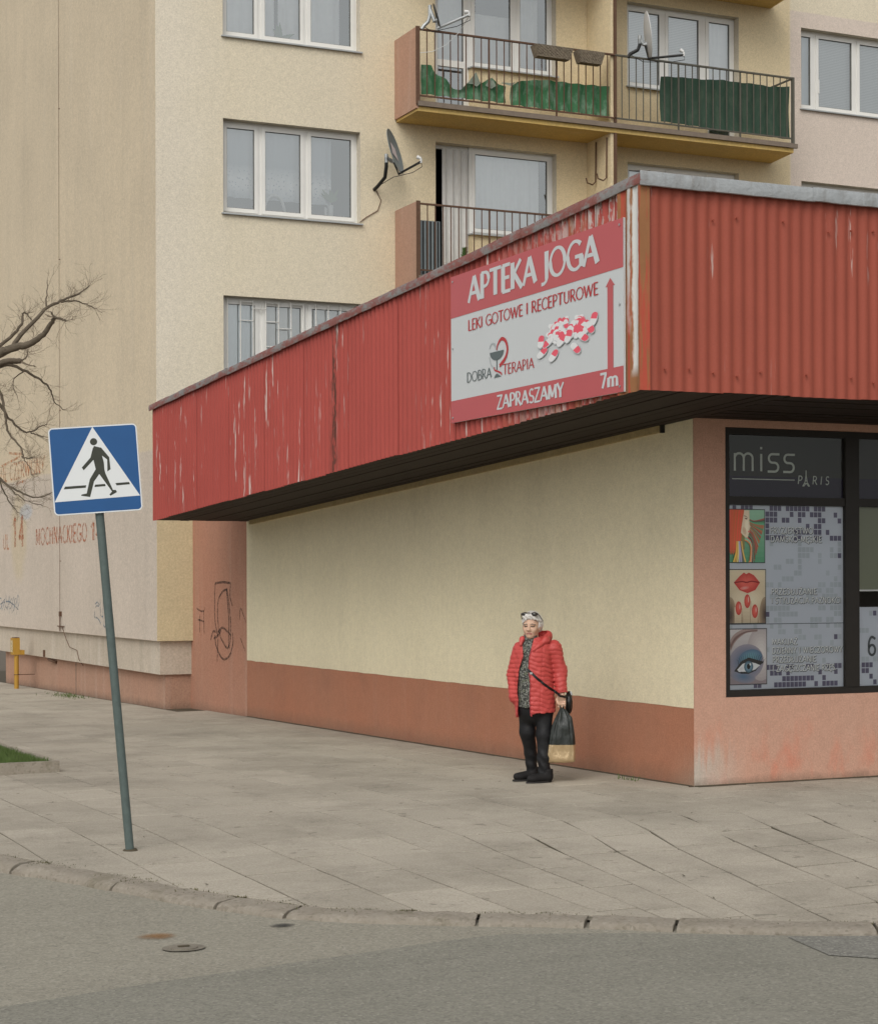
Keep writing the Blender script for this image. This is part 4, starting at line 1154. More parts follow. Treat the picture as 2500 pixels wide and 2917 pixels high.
# soffit boards: along the side, then along the front
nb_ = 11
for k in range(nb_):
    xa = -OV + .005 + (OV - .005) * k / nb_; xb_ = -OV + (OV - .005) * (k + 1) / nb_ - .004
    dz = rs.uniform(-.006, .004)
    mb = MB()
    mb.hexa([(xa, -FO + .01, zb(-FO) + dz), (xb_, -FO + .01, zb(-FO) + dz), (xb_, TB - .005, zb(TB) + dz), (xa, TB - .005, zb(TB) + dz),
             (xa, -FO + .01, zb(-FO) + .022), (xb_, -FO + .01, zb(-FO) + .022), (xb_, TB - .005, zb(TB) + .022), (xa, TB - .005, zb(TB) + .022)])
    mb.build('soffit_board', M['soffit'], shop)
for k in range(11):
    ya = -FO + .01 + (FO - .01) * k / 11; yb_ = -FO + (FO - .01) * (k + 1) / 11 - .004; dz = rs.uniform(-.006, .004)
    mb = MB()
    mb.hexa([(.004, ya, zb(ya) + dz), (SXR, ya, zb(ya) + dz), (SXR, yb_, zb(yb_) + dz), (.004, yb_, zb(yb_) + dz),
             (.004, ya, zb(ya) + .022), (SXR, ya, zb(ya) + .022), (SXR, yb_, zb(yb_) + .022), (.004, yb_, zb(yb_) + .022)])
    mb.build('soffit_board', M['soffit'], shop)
# zinc flashing, in overlapping lengths with dents
def flash_side(ya, yb_, k):
    n = 24; prof = [(.02, .085), (-.062, .068), (-.070, .030), (-.062, -.012), (-.056, -.014)]; vs = []
    o = .003 * (k % 2)
    for i in range(n + 1):
        yy = ya + (yb_ - ya) * i / n
        wob = .010 * mnoise.noise(Vector((yy * 1.1, 3, 0))) + .006 * mnoise.noise(Vector((yy * 5, 1, 0)))
        for (px, pz) in prof: vs.append((-OV + px - o + wob * .6, yy, zt(yy) + pz + o + wob))
    m = len(prof)
    return mesh('flashing', vs, [(i * m + j, i * m + j + 1, (i + 1) * m + j + 1, (i + 1) * m + j) for i in range(n) for j in range(m - 1)], M['flashred'])
def flash_front(xa, xb_, k):
    n = 24; prof = [(.02, .100), (-.075, .085), (-.082, .025), (-.072, -.022), (-.06, -.026)]; vs = []
    o = .003 * (k % 2)
    for i in range(n + 1):
        xx = xa + (xb_ - xa) * i / n
        wob = .008 * mnoise.noise(Vector((xx * 1.5, 7, 0))) + .006 * mnoise.noise(Vector((xx * 6, 2, 0)))
        for (py, pz) in prof: vs.append((xx, -FO + py - o + wob * .6, 4.845 + pz + o + wob))
    m = len(prof)
    return mesh('flashing', vs, [(i * m + j, (i + 1) * m + j, (i + 1) * m + j + 1, i * m + j + 1) for i in range(n) for j in range(m - 1)], M['flash'])
y = -1.53; k = 0
while y < TB:
    yb_ = min(y + 2.03, TB + .06); o = smooth_by_angle(obj('flashing', flash_side(y, yb_, k), shop), 35); y += 2.0; k += 1
x = -1.445; k = 0
while x < SXR:
    o = smooth_by_angle(obj('flashing', flash_front(x, min(x + 1.63, SXR + .1), k), shop), 35); x += 1.6; k += 1
# screws on the front sheets
mb = MB()
for xx in [-1.2 + .22 * i for i in range(36)]:
    for z in (3.42, 4.62):
        if rs.random() < .6:
            zz = z + rs.uniform(-.03, .03)
            mb.tube([(xx, -FO - .045, zz), (xx, -FO - .025, zz)], .009, 6)
tag(mb.build('sheet_screws', M['redfront'], shop), kind='stuff')
# small drip bracket at the wall head near the corner
mb = MB(); mb.box(-.03, -.002, .46, .50, zb(.48) - .07, zb(.48) + .0); mb.build('bracket', M['black'], shop)

# graffiti on the pink stretch
plS = Plane2((0, 14.4, 0), (0, -1, 0), (0, 0, 1), (-1, 0, 0))
def side_strokes(name, strokes, w, mat=None):
    pol = []
    for k, s_ in enumerate(strokes):
        for q in stroke_polys(spline2(s_, 6), w): pol.append(([(14.4 - a, b_) for a, b_ in q], 0, k % 9))
    put_polys(plS, name, pol, [mat or M['grafblack']], shop, .003, .0003)
side_strokes('black_graffiti', [[(13.33, 1.785), (12.95, 1.80), (12.6, 1.785)], [(13.33, 1.785), (13.36, 1.5), (13.34, 1.2), (13.2, .98)], [(12.6, 1.785), (12.63, 1.6), (12.52, 1.45)],
    [(12.75, 1.7), (13.0, 1.65), (13.2, 1.5), (13.2, 1.2), (13.1, 1.0), (12.95, .9), (12.75, .82), (12.62, .95), (12.6, 1.2), (12.68, 1.5), (12.78, 1.7)],
    [(12.8, 1.7), (12.74, 1.5), (12.68, 1.2), (12.7, .9), (12.66, .82)], [(13.2, 1.05), (13.0, 1.12), (12.8, 1.08), (12.6, 1.02)],
    [(13.35, 1.0), (13.3, .85), (13.1, .70), (12.9, .65), (12.65, .72), (12.5, .9), (12.52, 1.05)], [(13.4, .95), (13.2, 1.0), (13.05, 1.08)], [(13.55, .92), (13.45, 1.05), (13.3, 1.05)], [(13.25, .6), (13.22, .8), (13.2, .95)]], .035)
side_strokes('black_graffiti', [[(14.25, 1.40), (14.1, 1.36), (13.9, 1.36), (13.85, 1.42)], [(14.2, 1.22), (13.88, 1.2)], [(14.1, 1.30), (14.1, 1.02)], [(13.9, 1.36), (13.88, 1.0)]], .028)
side_strokes('black_graffiti', [[(12.2, 1.25), (12.15, 1.42), (12.0, 1.3), (11.92, 1.22)], [(12.15, .98), (12.0, .85), (11.95, .8)]], .022)

# ------------------------------------------------------------------ shop window
sw = empty('shop_window', (0, 0, 0)); sw.parent = shop
def swc(o): o.parent = sw; return o
x0, x1, z0, z1 = FW
mb = MB(); frame_ring(mb, x0 + .002, x1 - .002, z0 + .002, z1 - .002, .06, .03, .10); swc(mb.build('frame', M['darkframe']))
for c in (1.71, 3.25, 4.8):
    mb = MB(); mb.box(c - .075, c + .075, .02, .11, z0 + .062, z1 - .062); swc(mb.build('mullion', M['darkframe']))
cells = [(x0 + .062, 1.635), (1.785, 3.175), (3.325, 4.725), (4.875, x1 - .062)]
M['poster'] = None
def poster_mat():
    t = NT('pale_window_film'); 
    c = t.mix(t.noise(1.2, 3, .5), (.52, .54, .60, 1), (.61, .64, .69, 1))
    return t.out(c, .45, None, 0, .3)
M['poster'] = poster_mat()
M['mosaic'] = plain('violet_mosaic_print', (.13, .115, .18, 1), .5, .3, 3, .0)
M['mosaic2'] = plain('grey_mosaic_print', (.46, .495, .53, 1), .5, .15, 3, .0)
M['violet'] = plain('dark_violet_film', (.022, .016, .036, 1), .4, .2, 3, 0)
M['fascdark'] = plain('smoked_window_panel', (.034, .032, .026, 1), .4, .25, 3, 0)
M['lettgrey'] = plain('pale_vinyl_lettering', (.55, .58, .52, 1), .5, .08, 8, 0)
M['lettwhite'] = plain('white_print', (.84, .84, .82, 1), .5, .05, 8, 0)
M['outl'] = plain('grey_print_outline', (.08, .09, .10, 1), .5, .1, 8, 0)
M['blindgreen'] = plain('pale_green_roller_blind', (.24, .25, .18, 1), .8, .08, 2, .05)
for (a, b_) in cells:
    mb = MB(); mb.box(a, b_, .03, .095, 2.466, 2.538); swc(mb.build('transom', M['darkframe']))
    mb = MB(); mb.quad((a, .052, z0 + .063), (b_, .052, z0 + .063), (b_, .052, 2.465), (a, .052, 2.465)); swc(mb.build('pane', M['shopglass']))
    mb = MB(); mb.quad((a, .052, 2.539), (b_, .052, 2.539), (b_, .052, z1 - .063), (a, .052, z1 - .063)); swc(mb.build('pane', M['shopglass']))
    mb = MB(); mb.cur = 0; mb.quad((a, .066, 2.70), (b_, .066, 2.70), (b_, .066, z1 - .063), (a, .066, z1 - .063))
    mb.cur = 1; mb.quad((a, .065, 2.539), (b_, .065, 2.539), (b_, .065, 2.72), (a, .065, 2.72)); swc(mb.build('upper_panel', [M['fascdark'], M['violet']]))
plW = Plane2((0, .060, 0), (1, 0, 0), (0, 0, 1), (0, -1, 0))
# upper lettering
put_text(plW, 'shop_name', 'miss', .442, 2.765, .235, .665, M['lettgrey'], sw, .001, .085, .085, .14)
put_polys(plW, 'underline', [([(.44, 2.690), (1.105, 2.690), (1.105, 2.698), (.44, 2.698)], 0, 0)], [M['lettgrey']], sw, .001)
put_text(plW, 'shop_name', 'P', 1.135, 2.66, .072, .045, M['lettgrey'], sw, .001, .13, .13, .1, .12)
put_text(plW, 'shop_name', 'RIS', 1.295, 2.66, .072, .18, M['lettgrey'], sw, .001, .12, .12, .5, .12)
tw = [[(1.19, 2.64), (1.215, 2.675), (1.226, 2.73), (1.2275, 2.785)], [(1.266, 2.64), (1.241, 2.675), (1.230, 2.73), (1.2285, 2.785)], [(1.207, 2.665), (1.249, 2.665)], [(1.215, 2.69), (1.241, 2.69)], [(1.20, 2.64), (1.228, 2.668), (1.256, 2.64)]]
put_polys(plW, 'tower_emblem', [(q, 0, k) for k, s_ in enumerate(tw) for q in stroke_polys(s_, .009)], [M['lettgrey']], sw, .001, .0002)
# lower film with mosaic
def film(a, b_, za, zc, seed, name='window_film', dens=lambda z: .3):
    mb = MB(); mb.quad((a, .064, za), (b_, .064, za), (b_, .064, zc), (a, .064, zc)); fo = swc(mb.build(name, M['poster']))
    rr = random.Random(seed); pol = []
    z = za + .01
    while z < zc - .02:
        xx = a + .01
        on = False
        while xx < b_ - .045:
            d = dens(z)
            on = rr.random() < (min(.85, d + .25) if on else d * .75)
            if on: pol.append(([(xx, z), (xx + .038, z), (xx + .038, z + .045), (xx, z + .045)], 1 if 1.05 < z < 2.12 and rr.random() < .95 else 0, 0))
            xx += .0435
        z += .0525
    put_polys(plW, 'mosaic_print', [(q, m, 0) for q, m, l in pol], [M['mosaic'], M['mosaic2']], sw, -.0035, 0)
film(cells[0][0], cells[0][1], z0 + .063, 2.463, 5, dens=lambda z: .38 if z > 2.1 else (.26 if z > 1.05 else .42))
film(cells[1][0], cells[1][1], z0 + .063, 1.55, 6, dens=lambda z: .06 if z > 1.1 else .30)
film(cells[2][0], cells[2][1], z0 + .063, 1.55, 7, dens=lambda z: .2)
for c in (1, 2, 3):
    mb = MB(); mb.quad((cells[c][0], .075, 1.71), (cells[c][1], .075, 1.71), (cells[c][1], .075, 2.463), (cells[c][0], .075, 2.463)); swc(mb.build('roller_blind', M['blindgreen']))
    mb = MB(); mb.box(cells[c][0], cells[c][1], .072, .085, 1.695, 1.709); swc(mb.build('blind_bar', M['lettwhite']))
put_polys(plW, 'film_edge', [([(.395, 1.405), (1.633, 1.405), (1.633, 1.411), (.395, 1.411)], 0, 0)], [M['outl']], sw, -.0025)
def film_text(txt, u, v, h, wdt):
    put_text(plW, 'film_lettering', txt, u + .003, v - .003, h, wdt, M['outl'], sw, -.0026, .27, .25, .12, 0, .00008)
    put_text(plW, 'film_lettering', txt, u, v, h, wdt, M['lettwhite'], sw, -.0012, .13, .12, .12, 0, .00008)
for txt, u, v, wdt in (('FRYZJERSTWO', .843, 2.216, .46), ('DAMSKO-MĘSKIE', .846, 2.138, .55), ('PRZEDŁUŻANIE', .851, 1.67, .49), ('I STYLIZACJA PAZNOKCI', .854, 1.59, .75),
                       ('MAKIJAŻ', .859, 1.223, .268), ('DZIENNY I WIECZOROWY', .860, 1.144, .764), ('PRZEDŁUŻANIE', .862, 1.063, .468), ('I ZAGĘSZCZANIE RZĘS.', .863, .983, .69)):
    film_text(txt.replace('J', 'j'), u, v, .052, wdt)
put_text(plW, 'film_lettering', '6', 1.905, 1.11, .165, .095, M['outl'], sw, -.0012, .14, .14)
put_text(plW, 'film_lettering', '8', 2.03, 1.11, .165, .095, M['outl'], sw, -.0012, .14, .14)
# three printed pictures (flat colour print; every patch has its own ink colour)
def print_mat():
    t = NT('colour_print'); at = t.n('ShaderNodeAttribute'); at.attribute_name = 'ink'
    return t.out(t.mix(t.math('MULTIPLY', t.noise(70, 3, .6), .12), at.outputs['Color'], (.30, .27, .25, 1)), .45)
M['print'] = print_mat()
def rect(a, b_, c, d): return [(a, b_), (c, b_), (c, d), (a, d)]
def mixc(p, q, t): return tuple(a + (b_ - a) * t for a, b_ in zip(p, q))
def picture(name, a, b_, c, d, items):
    """items = (unit-square outline, ink) in drawing order, clipped to the picture"""
    mb = MB(); ink = []
    allp = [(rect(-.02, -.016, 1.02, 1.016), (.03, .03, .035))] + items
    for k, (q, col) in enumerate(allp):
        pts = [(a + (u if k == 0 else min(1, max(0, u))) * (c - a), b_ + (v if k == 0 else min(1, max(0, v))) * (d - b_)) for u, v in q]
        mb.poly([plW.at(u, v, -.0022 + .000035 * k) for u, v in pts]); ink += [tuple(min(.85, v_ * 1.45) for v_ in col) + (1,)] * len(pts)
    me = mb.me(name, M['print']); ca = me.color_attributes.new('ink', 'FLOAT_COLOR', 'CORNER')
    for i, cc in enumerate(ink): ca.data[i].color = cc
    o = obj(name, me, sw)
def soft(cx_, cy_, rx, ry, rot, outer, inner, n=7, shrink=.9, shift=(0, 0)):
    return [(ell(cx_ + shift[0] * k / n, cy_ + shift[1] * k / n, rx * (1 - shrink * k / n), ry * (1 - shrink * k / n), rot, 26), mixc(outer, inner, (k + 1) / n)) for k in range(n)]
def grad(u0, v0, u1, v1, ca_, cb_, n=10, vertical=True):
    return [((rect(u0, v0 + (v1 - v0) * k / n, u1, v0 + (v1 - v0) * (k + 1) / n) if vertical else rect(u0 + (u1 - u0) * k / n, v0, u0 + (u1 - u0) * (k + 1) / n, v1)), mixc(ca_, cb_, k / (n - 1))) for k in range(n)]
def lock(pts, w_, col): return [(q, col) for q in stroke_polys([tuple(p) for p in spline2(pts, 5)], w_)]
rq = random.Random(12)
it = grad(0, 0, 1, 1, (.10, .30, .17), (.28, .46, .33))
for k in range(34):
    f = k / 33; a0 = .95 - f * .95
    cc = rq.choice(((.45, .05, .04), (.07, .30, .15), (.12, .42, .24), (.40, .07, .05), (.05, .05, .04), (.50, .16, .06), (.20, .45, .30)))
    it += lock([(.50 - .12 * f, .86 - f * .42), (.70 - .1 * f, .78 - f * .50), (1.05 - f * .55, a0 - .12 - .25 * f)], [.018 + .0035 * i for i in range(11)], mixc(cc, (.2, .2, .15), rq.uniform(0, .3)))
it += grad(0, .24, .40, 1, (.42, .06, .035), (.52, .10, .06)); it += [([(.30, .24), (.42, .24), (.42, .60), (.34, .52)], (.16, .14, .05))]
for k in range(14): it += lock([(.05 + .026 * k, 1), (.03 + .022 * k, .6), (.0 + .02 * k, .18 - .02 * (k % 3))], [.03, .03, .03, .03, .03, .028, .026, .024, .02, .016, .012], mixc((.52, .07, .04), (.36, .10, .03), rq.random()))
for k in range(7): it += lock([(.20 + .02 * k, .40), (.18 + .03 * k, .2), (.10 + .055 * k, 0)], .035, ((.52, .34, .07), (.45, .24, .05), (.50, .42, .16), (.30, .28, .42), (.26, .25, .36), (.10, .09, .07), (.48, .30, .08))[k])
it += [([(.40, .99), (.54, .99), (.545, .82), (.52, .75), (.575, .68), (.53, .62), (.54, .57), (.515, .53), (.50, .47), (.43, .47), (.30, .56), (.34, .75)], (.50, .42, .30))]
it += soft(.47, .70, .075, .20, 0, (.50, .42, .30), (.60, .53, .40), 5, .7)
it += soft(.40, .60, .05, .08, .5, (.46, .36, .25), (.42, .30, .20), 4)
it += lock([(.39, .885), (.45, .872), (.50, .845)], [.010, .012, .014, .014, .014, .014, .012, .010, .008, .006, .004], (.12, .08, .05)) + soft(.45, .83, .04, .016, -.1, (.30, .18, .12), (.04, .03, .03), 4)
it += soft(.525, .585, .03, .018, .2, (.50, .22, .16), (.52, .12, .10), 3)
picture('hair_picture', .405, 1.957, .78, 2.421, it)
it = grad(0, 0, 1, 1, (.44, .36, .25), (.58, .50, .36)) + soft(.5, .42, .55, .30, 0, (.50, .42, .30), (.64, .57, .44), 7)
it += [(q, c_) for q, c_ in soft(.02, .15, .16, .34, 0, (.36, .27, .18), (.08, .05, .04), 7)] + soft(.99, .15, .16, .34, 0, (.36, .27, .18), (.08, .05, .04), 7)
up = [(.12, .76), (.28, .88), (.40, .95), (.47, .92), (.54, .95), (.68, .90), (.85, .76), (.72, .62), (.5, .56), (.28, .62)]
for k in range(6): it += [([(.48 + (u - .48) * (1 - .10 * k), .755 + (v - .755) * (1 - .13 * k)) for u, v in up], mixc((.44, .05, .04), (.58, .12, .09), k / 5))]
it += soft(.42, .66, .13, .035, .1, (.55, .11, .09), (.70, .30, .26), 4) + lock([(.13, .76), (.35, .78), (.48, .765), (.62, .785), (.84, .76)], .022, (.20, .015, .015))
for (cx_, cy_) in ((.25, .28), (.49, .41), (.70, .22)):
    it += grad(cx_ - .115, 0, cx_ + .115, cy_ + .02, (.46, .38, .27), (.60, .53, .41), 6) + grad(cx_ + .07, 0, cx_ + .115, cy_, (.34, .26, .18), (.50, .42, .31), 5)
    it += soft(cx_, cy_, .085, .13, 0, (.40, .04, .03), (.60, .12, .09), 6, .75, (-.01, .02)) + soft(cx_ + .03, cy_ + .03, .012, .06, 0, (.62, .2, .16), (.85, .6, .55), 3)
picture('lips_picture', .41, 1.419, .788, 1.889, it)
it = grad(0, 0, 1, 1, (.27, .22, .23), (.50, .47, .46)) + soft(.85, .55, .4, .5, 0, (.36, .31, .31), (.56, .52, .50), 7)
for k in range(6): it += lock([(.0, .62 + .03 * k), (.14, .80 + .02 * k), (.42, .95 + .008 * k), (.75, .98 + .006 * k)], .05, mixc((.34, .25, .23), (.16, .09, .08), math.sin(k / 5 * 3.1)))
it += soft(.44, .40, .48, .33, .06, (.28, .25, .29), (.07, .12, .20), 10, .75) + soft(.55, .47, .33, .16, .12, (.08, .13, .21), (.14, .30, .36), 8, .8) + soft(.35, .14, .34, .12, -.1, (.25, .23, .27), (.10, .16, .24), 7)
it += [([(.10, .24), (.3, .42), (.5, .485), (.72, .44), (.93, .40), (.8, .33), (.7, .24), (.5, .185), (.3, .19)], (.02, .018, .02))]
it += [([(.18, .26), (.33, .37), (.5, .41), (.68, .38), (.82, .34), (.68, .26), (.5, .225), (.32, .225)], (.60, .61, .61))] + soft(.30, .28, .1, .05, .3, (.60, .61, .61), (.50, .49, .50), 3)
it += soft(.5, .315, .125, .108, 0, (.03, .07, .10), (.16, .27, .34), 7, .62) + soft(.5, .32, .05, .052, 0, (.02, .02, .03), (.0, .0, .0), 2) + soft(.545, .36, .022, .024, 0, (.5, .55, .6), (.9, .9, .9), 3)
for k in range(15):
    f = k / 14; it += lock([(.22 + .66 * f, .36 + .10 * math.sin(f * 3.1)), (.21 + .70 * f, .42 + .10 * math.sin(f * 3.1)), (.17 + .80 * f, .46 + .11 * math.sin(f * 3.1))], [.012 - .001 * i for i in range(11)], (.015, .013, .015))
picture('eye_picture', .415, .879, .797, 1.363, it)

# ================================================================== ADVERTISING BOARD
XB = -OV - .062
board = empty('advertising_board', (XB, -1.252, 3.265)); tag(board, 'red and white pharmacy advertising board on the red canopy', 'sign')
M['bred'] = plain('board_red', (.46, .095, .10, 1), .42, .05, 3, .02)
M['bwhite'] = plain('board_white', (.54, .565, .57, 1), .42, .03, 3, .02)
M['bredtxt'] = plain('board_red_print', alb((176, 56, 58), 1.0), .45, .05, 3, 0)
M['bgrey'] = plain('board_grey_print', (.10, .125, .125, 1), .45, .1, 3, 0)
M['bgrey2'] = plain('board_light_grey_print', (.36, .39, .40, 1), .45, .05, 3, 0)
M['pillred'] = plain('pill_pink_red_print', alb((214, 84, 100), 1.1), .45, .12, 30, 0)
M['pillwhite'] = plain('pill_white_print', (.70, .71, .71, 1), .45, .05, 30, 0)
M['pillshade'] = plain('pill_shade_print', (.50, .525, .54, 1), .45, .08, 20, 0)
M['pilldark'] = plain('pill_dark_red_print', alb((176, 52, 70), 1.0), .45, .08, 30, 0)
by0, by1, bz0, bz1 = -1.252, 1.895, 3.265, 4.618
mb = MB(); mb.box(XB + .002, XB + .02, by0, by1, bz0, bz1); adopt(mb.build('panel', M['bwhite']), board)
plB = Plane2((XB, by1, 0), (0, -1, 0), (0, 0, 1), (-1, 0, 0))
def B_text(name, txt, y0, y1, z0_, z1_, mat, wv, wh, gap=.10):
    for q in put_text(plB, name, txt, by1 - y0, z0_, z1_ - z0_, y0 - y1, mat, board, .002, wv, wh, gap): adopt(q, board)
WB = by1 - by0
adopt(put_polys(plB, 'red_band', [(rect(0, 4.233, WB, bz1), 0, 0)], [M['bred']], board, 0), board)
adopt(put_polys(plB, 'red_band', [(rect(0, bz0, WB, 3.467), 0, 0)], [M['bred']], board, 0), board)
ar = [(by1 + .976, 4.113), (by1 + 1.006, 4.113)]
yA = lambda y_: by1 - y_
adopt(put_polys(plB, 'arrow', [([(yA(-1.006), 3.45), (yA(-1.097), 3.45), (yA(-1.097), 4.113), (yA(-1.123), 4.113), (yA(-1.050), 4.178), (yA(-.976), 4.113), (yA(-1.006), 4.113)], 0, 0)], [M['bred']], board, .0008), board)
B_text('lettering', 'APTEKA', 1.516, .199, 4.329, 4.558, M['bwhite'], .20, .11, .07)
B_text('lettering', 'JOGA', .085, -.862, 4.329, 4.558, M['bwhite'], .20, .11, .08)
B_text('lettering', 'LEKI GOTOWE I RECEPTUROWE', 1.523, -.859, 4.077, 4.173, M['bredtxt'], .145, .08, .08)
B_text('lettering', 'DOBRA', 1.553, 1.05, 3.608, 3.695, M['bgrey'], .12, .07, .08)
B_text('lettering', 'TERAPIA', .82, .24, 3.606, 3.694, M['bredtxt'], .12, .07, .08)
B_text('lettering', 'ZAPRASZAMY', .938, -.283, 3.314, 3.429, M['bwhite'], .20, .11, .07)
B_text('lettering', '7', -.897, -.985, 3.32, 3.434, M['bwhite'], .20, .14)
B_text('lettering', 'm', -1.005, -1.172, 3.32, 3.434, M['bwhite'], .20, .14)
# cup and snake emblem
e = []
def eU(y_): return by1 - y_
e.append(([(eU(.943 + .137 * math.cos(a_)), 3.825 - .078 * math.sin(a_)) for a_ in [math.pi * k / 14 for k in range(15)]], 0, 2))
e += [(q, 0, 1) for q in stroke_polys([(eU(.943), 3.76), (eU(.943), 3.66)], .018)]
e.append(([(eU(1.0), 3.595), (eU(.86), 3.595), (eU(.90), 3.615), (eU(.945), 3.63), (eU(.98), 3.615)], 0, 1))
sn = spline2([(eU(.945), 3.835), (eU(.92), 3.885), (eU(.85), 3.925), (eU(.77), 3.895), (eU(.735), 3.82), (eU(.78), 3.745), (eU(.89), 3.69)], 6)
e += [(q, 1, 3) for q in stroke_polys([tuple(p) for p in sn], [.012 + .022 * math.sin(min(1, i / 20) * 1.6) for i in range(len(sn))])]
sn = spline2([(eU(.99), 3.69), (eU(.985), 3.665), (eU(.92), 3.645), (eU(.86), 3.625), (eU(.85), 3.605)], 5)
e += [(q, 1, 4) for q in stroke_polys([tuple(p) for p in sn], .016)]
sn = spline2([(eU(.95), 3.845), (eU(.99), 3.89), (eU(1.05), 3.90), (eU(1.09), 3.86)], 5)
e += [(q, 2, 0) for q in stroke_polys([tuple(p) for p in sn], [.03 - .0015 * i for i in range(len(sn))])]
sn = spline2([(eU(1.09), 3.79), (eU(1.06), 3.72), (eU(1.0), 3.68)], 5)
e += [(q, 2, 0) for q in stroke_polys([tuple(p) for p in sn], .014)]
adopt(put_polys(plB, 'cup_and_snake_emblem', e, [M['bgrey'], M['bredtxt'], M['bgrey2']], board, .001, .0003), board)
# printed heap of capsules
rp = random.Random(8); pol = []
def capsule(cx_, cy_, L, r_, rot, flip, lay):
    c, s = math.cos(rot), math.sin(rot)
    def T_(u, v): return (cx_ + (u * c - v * s) * 2.1, cy_ + u * s + v * c)     # the print is stretched along the board
    left = [T_(0, r_), *[T_(-L + r_ * math.cos(rad(a)), r_ * math.sin(rad(a))) for a in range(90, 271, 30)], T_(0, -r_)]
    right = [T_(0, -r_), *[T_(L + r_ * math.cos(rad(a)), r_ * math.sin(rad(a))) for a in range(-90, 91, 30)], T_(0, r_)]
    ra, rb = (1, 0) if flip else (0, 1)
    pol.append(([(cx_ + (a - cx_) * 2.1 + .006, b_ - .007) for a, b_ in ell(cx_, cy_, L + r_ * 1.1, r_ * 1.12, rot, 14)], 2, lay))
    pol.append((left, ra, lay + 1)); pol.append((right, rb, lay + 1))
heap = []
for k in range(60):
    a_ = rp.uniform(0, 6.283); r_ = math.sqrt(rp.random()); zz = 3.862 + .085 * r_ * math.sin(a_)
    q = (3.96 - zz) / .2
    heap.append((eU(-.36 + .34 * r_ * math.cos(a_)), zz, .017 + .012 * q, .015 + .010 * q, rp.uniform(.4, 2.8), rp.random() < .5))
heap.sort(key=lambda h_: -h_[1])
for (y_, z_, rt, fl) in ((.08, 3.715, .7, True), (-.12, 3.67, .9, True), (-.50, 3.69, 2.2, False), (-.26, 3.78, .9, True), (-.62, 3.77, 2.4, False), (-.02, 3.79, .6, False), (-.38, 3.80, 1.2, True), (-.80, 3.89, 1.3, True), (.10, 3.81, 1.4, True), (-.74, 3.83, 2.0, False)):
    heap.append((eU(y_), z_, .028, .024, rt, fl))
for i, h_ in enumerate(heap): capsule(*h_, i * 3)
adopt(put_polys(plB, 'capsule_picture', pol, [M['pillred'], M['pillwhite'], M['pillshade'], M['pilldark']], board, .0008, .00004), board)
mb = MB()
for (y_, z_) in ((1.85, 4.57), (1.85, 3.31), (-1.2, 3.31), (-1.2, 4.57), (-1.2, 3.95), (1.85, 3.95)):
    mb.tube([(XB - .002, y_, z_), (XB - .007, y_, z_)], .010, 8)
tag(adopt(mb.build('fixing_screws', M['galv']), board), kind='stuff')

# ================================================================== PEDESTRIAN CROSSING SIGN
px_, py_ = -5.359, -1.242
sign = empty('crossing_sign', (px_, py_, gz(px_, py_)))
sign.rotation_euler = (0, rad(-4.9), rad(-15.4))
tag(sign, 'leaning blue pedestrian crossing sign on a grey-green pole by the kerb', 'road sign')
mb = MB(); mb.tube([(0, 0, -.15), (0, 0, 2.90)], .030, 20); smooth_by_angle(mb.build('pole', M['polegrn'], sign), 40)
mb = MB(); mb.tube([(0, 0, 2.90), (0, 0, 2.915), (0, 0, 2.92)], [.032, .032, .02], 16); mb.build('pole_cap', M['polegrn'], sign)
mb = MB(); mb.tube([(0, 0, -.01), (0, 0, .012)], [.06, .045], 16); mb.build('pole_foot', M['joint'], sign)
S0, SZ = .60, 2.335
def rrect(w_, h_, r_, n=6):
    out = []
    for cx_, cz_, a0 in ((w_ / 2 - r_, h_ / 2 - r_, 0), (-w_ / 2 + r_, h_ / 2 - r_, 90), (-w_ / 2 + r_, -h_ / 2 + r_, 180), (w_ / 2 - r_, -h_ / 2 + r_, 270)):
        out += [(cx_ + r_ * math.cos(rad(a0 + 90 * k / n)), cz_ + r_ * math.sin(rad(a0 + 90 * k / n))) for k in range(n + 1)]
    return out
tiltp = rad(0.8)                        # the plate sits a shade straighter than the pole
plate = empty('plate', (0.0, -.047, SZ + S0 / 2)); plate.parent = sign; plate.rotation_euler = (0, tiltp, 0)
mb = MB(); mb.prism([(a, .0, c) for a, c in rrect(S0, S0, .032)], (0, .006, 0)); mb.build('panel', [M['galvback']], plate)
mb = MB()
for zz in (-.17, .17): mb.box(-.22, .22, .007, .016, zz - .02, zz + .02); mb.tube([(0, .047, zz - .02), (0, .047, zz + .02)], .036, 14)
mb.build('clamp', M['galv'], plate)
plP = Plane2((0, 0, 0), (1, 0, 0), (0, 0, 1), (0, -1, 0))
def spx(x, y):          # measured on the plate: u, v in metres from its centre
    dx, dy = x - 590, y - 325; u = v = 0
    for _ in range(6): v = (dy + 40 * u) / 987; u = (dx - 78 * v) / 987
    return ((u - .5) * S0, (.5 - v) * S0)
pol = [(rrect(S0 - .002, S0 - .002, .031), 0, 0), (rrect(S0 - .019, S0 - .019, .023), 1, 1)]
pol.append(([spx(672, 1158), spx(1622, 1105), spx(1085, 318)], 0, 2))
put_polys(plP, 'sign_face', pol, [M['signwhite'], M['signblue']], plate, .0006, .0006)
fig = [spx(*p) for p in ((1105, 535), (1185, 555), (1275, 665), (1290, 800), (1255, 826), (1252, 690), (1195, 645), (1215, 720), (1222, 800), (1232, 842), (1318, 1034), (1350, 1036), (1363, 1060), (1292, 1100), (1279, 1086), (1308, 1052),
                         (1165, 852), (1107, 935), (1065, 1108), (965, 1092), (970, 1077), (1026, 1068), (1060, 908), (1125, 797), (1100, 690), (992, 806), (970, 775), (1066, 664), (1090, 565))]
cxh, cyh = spx(1100, 486)
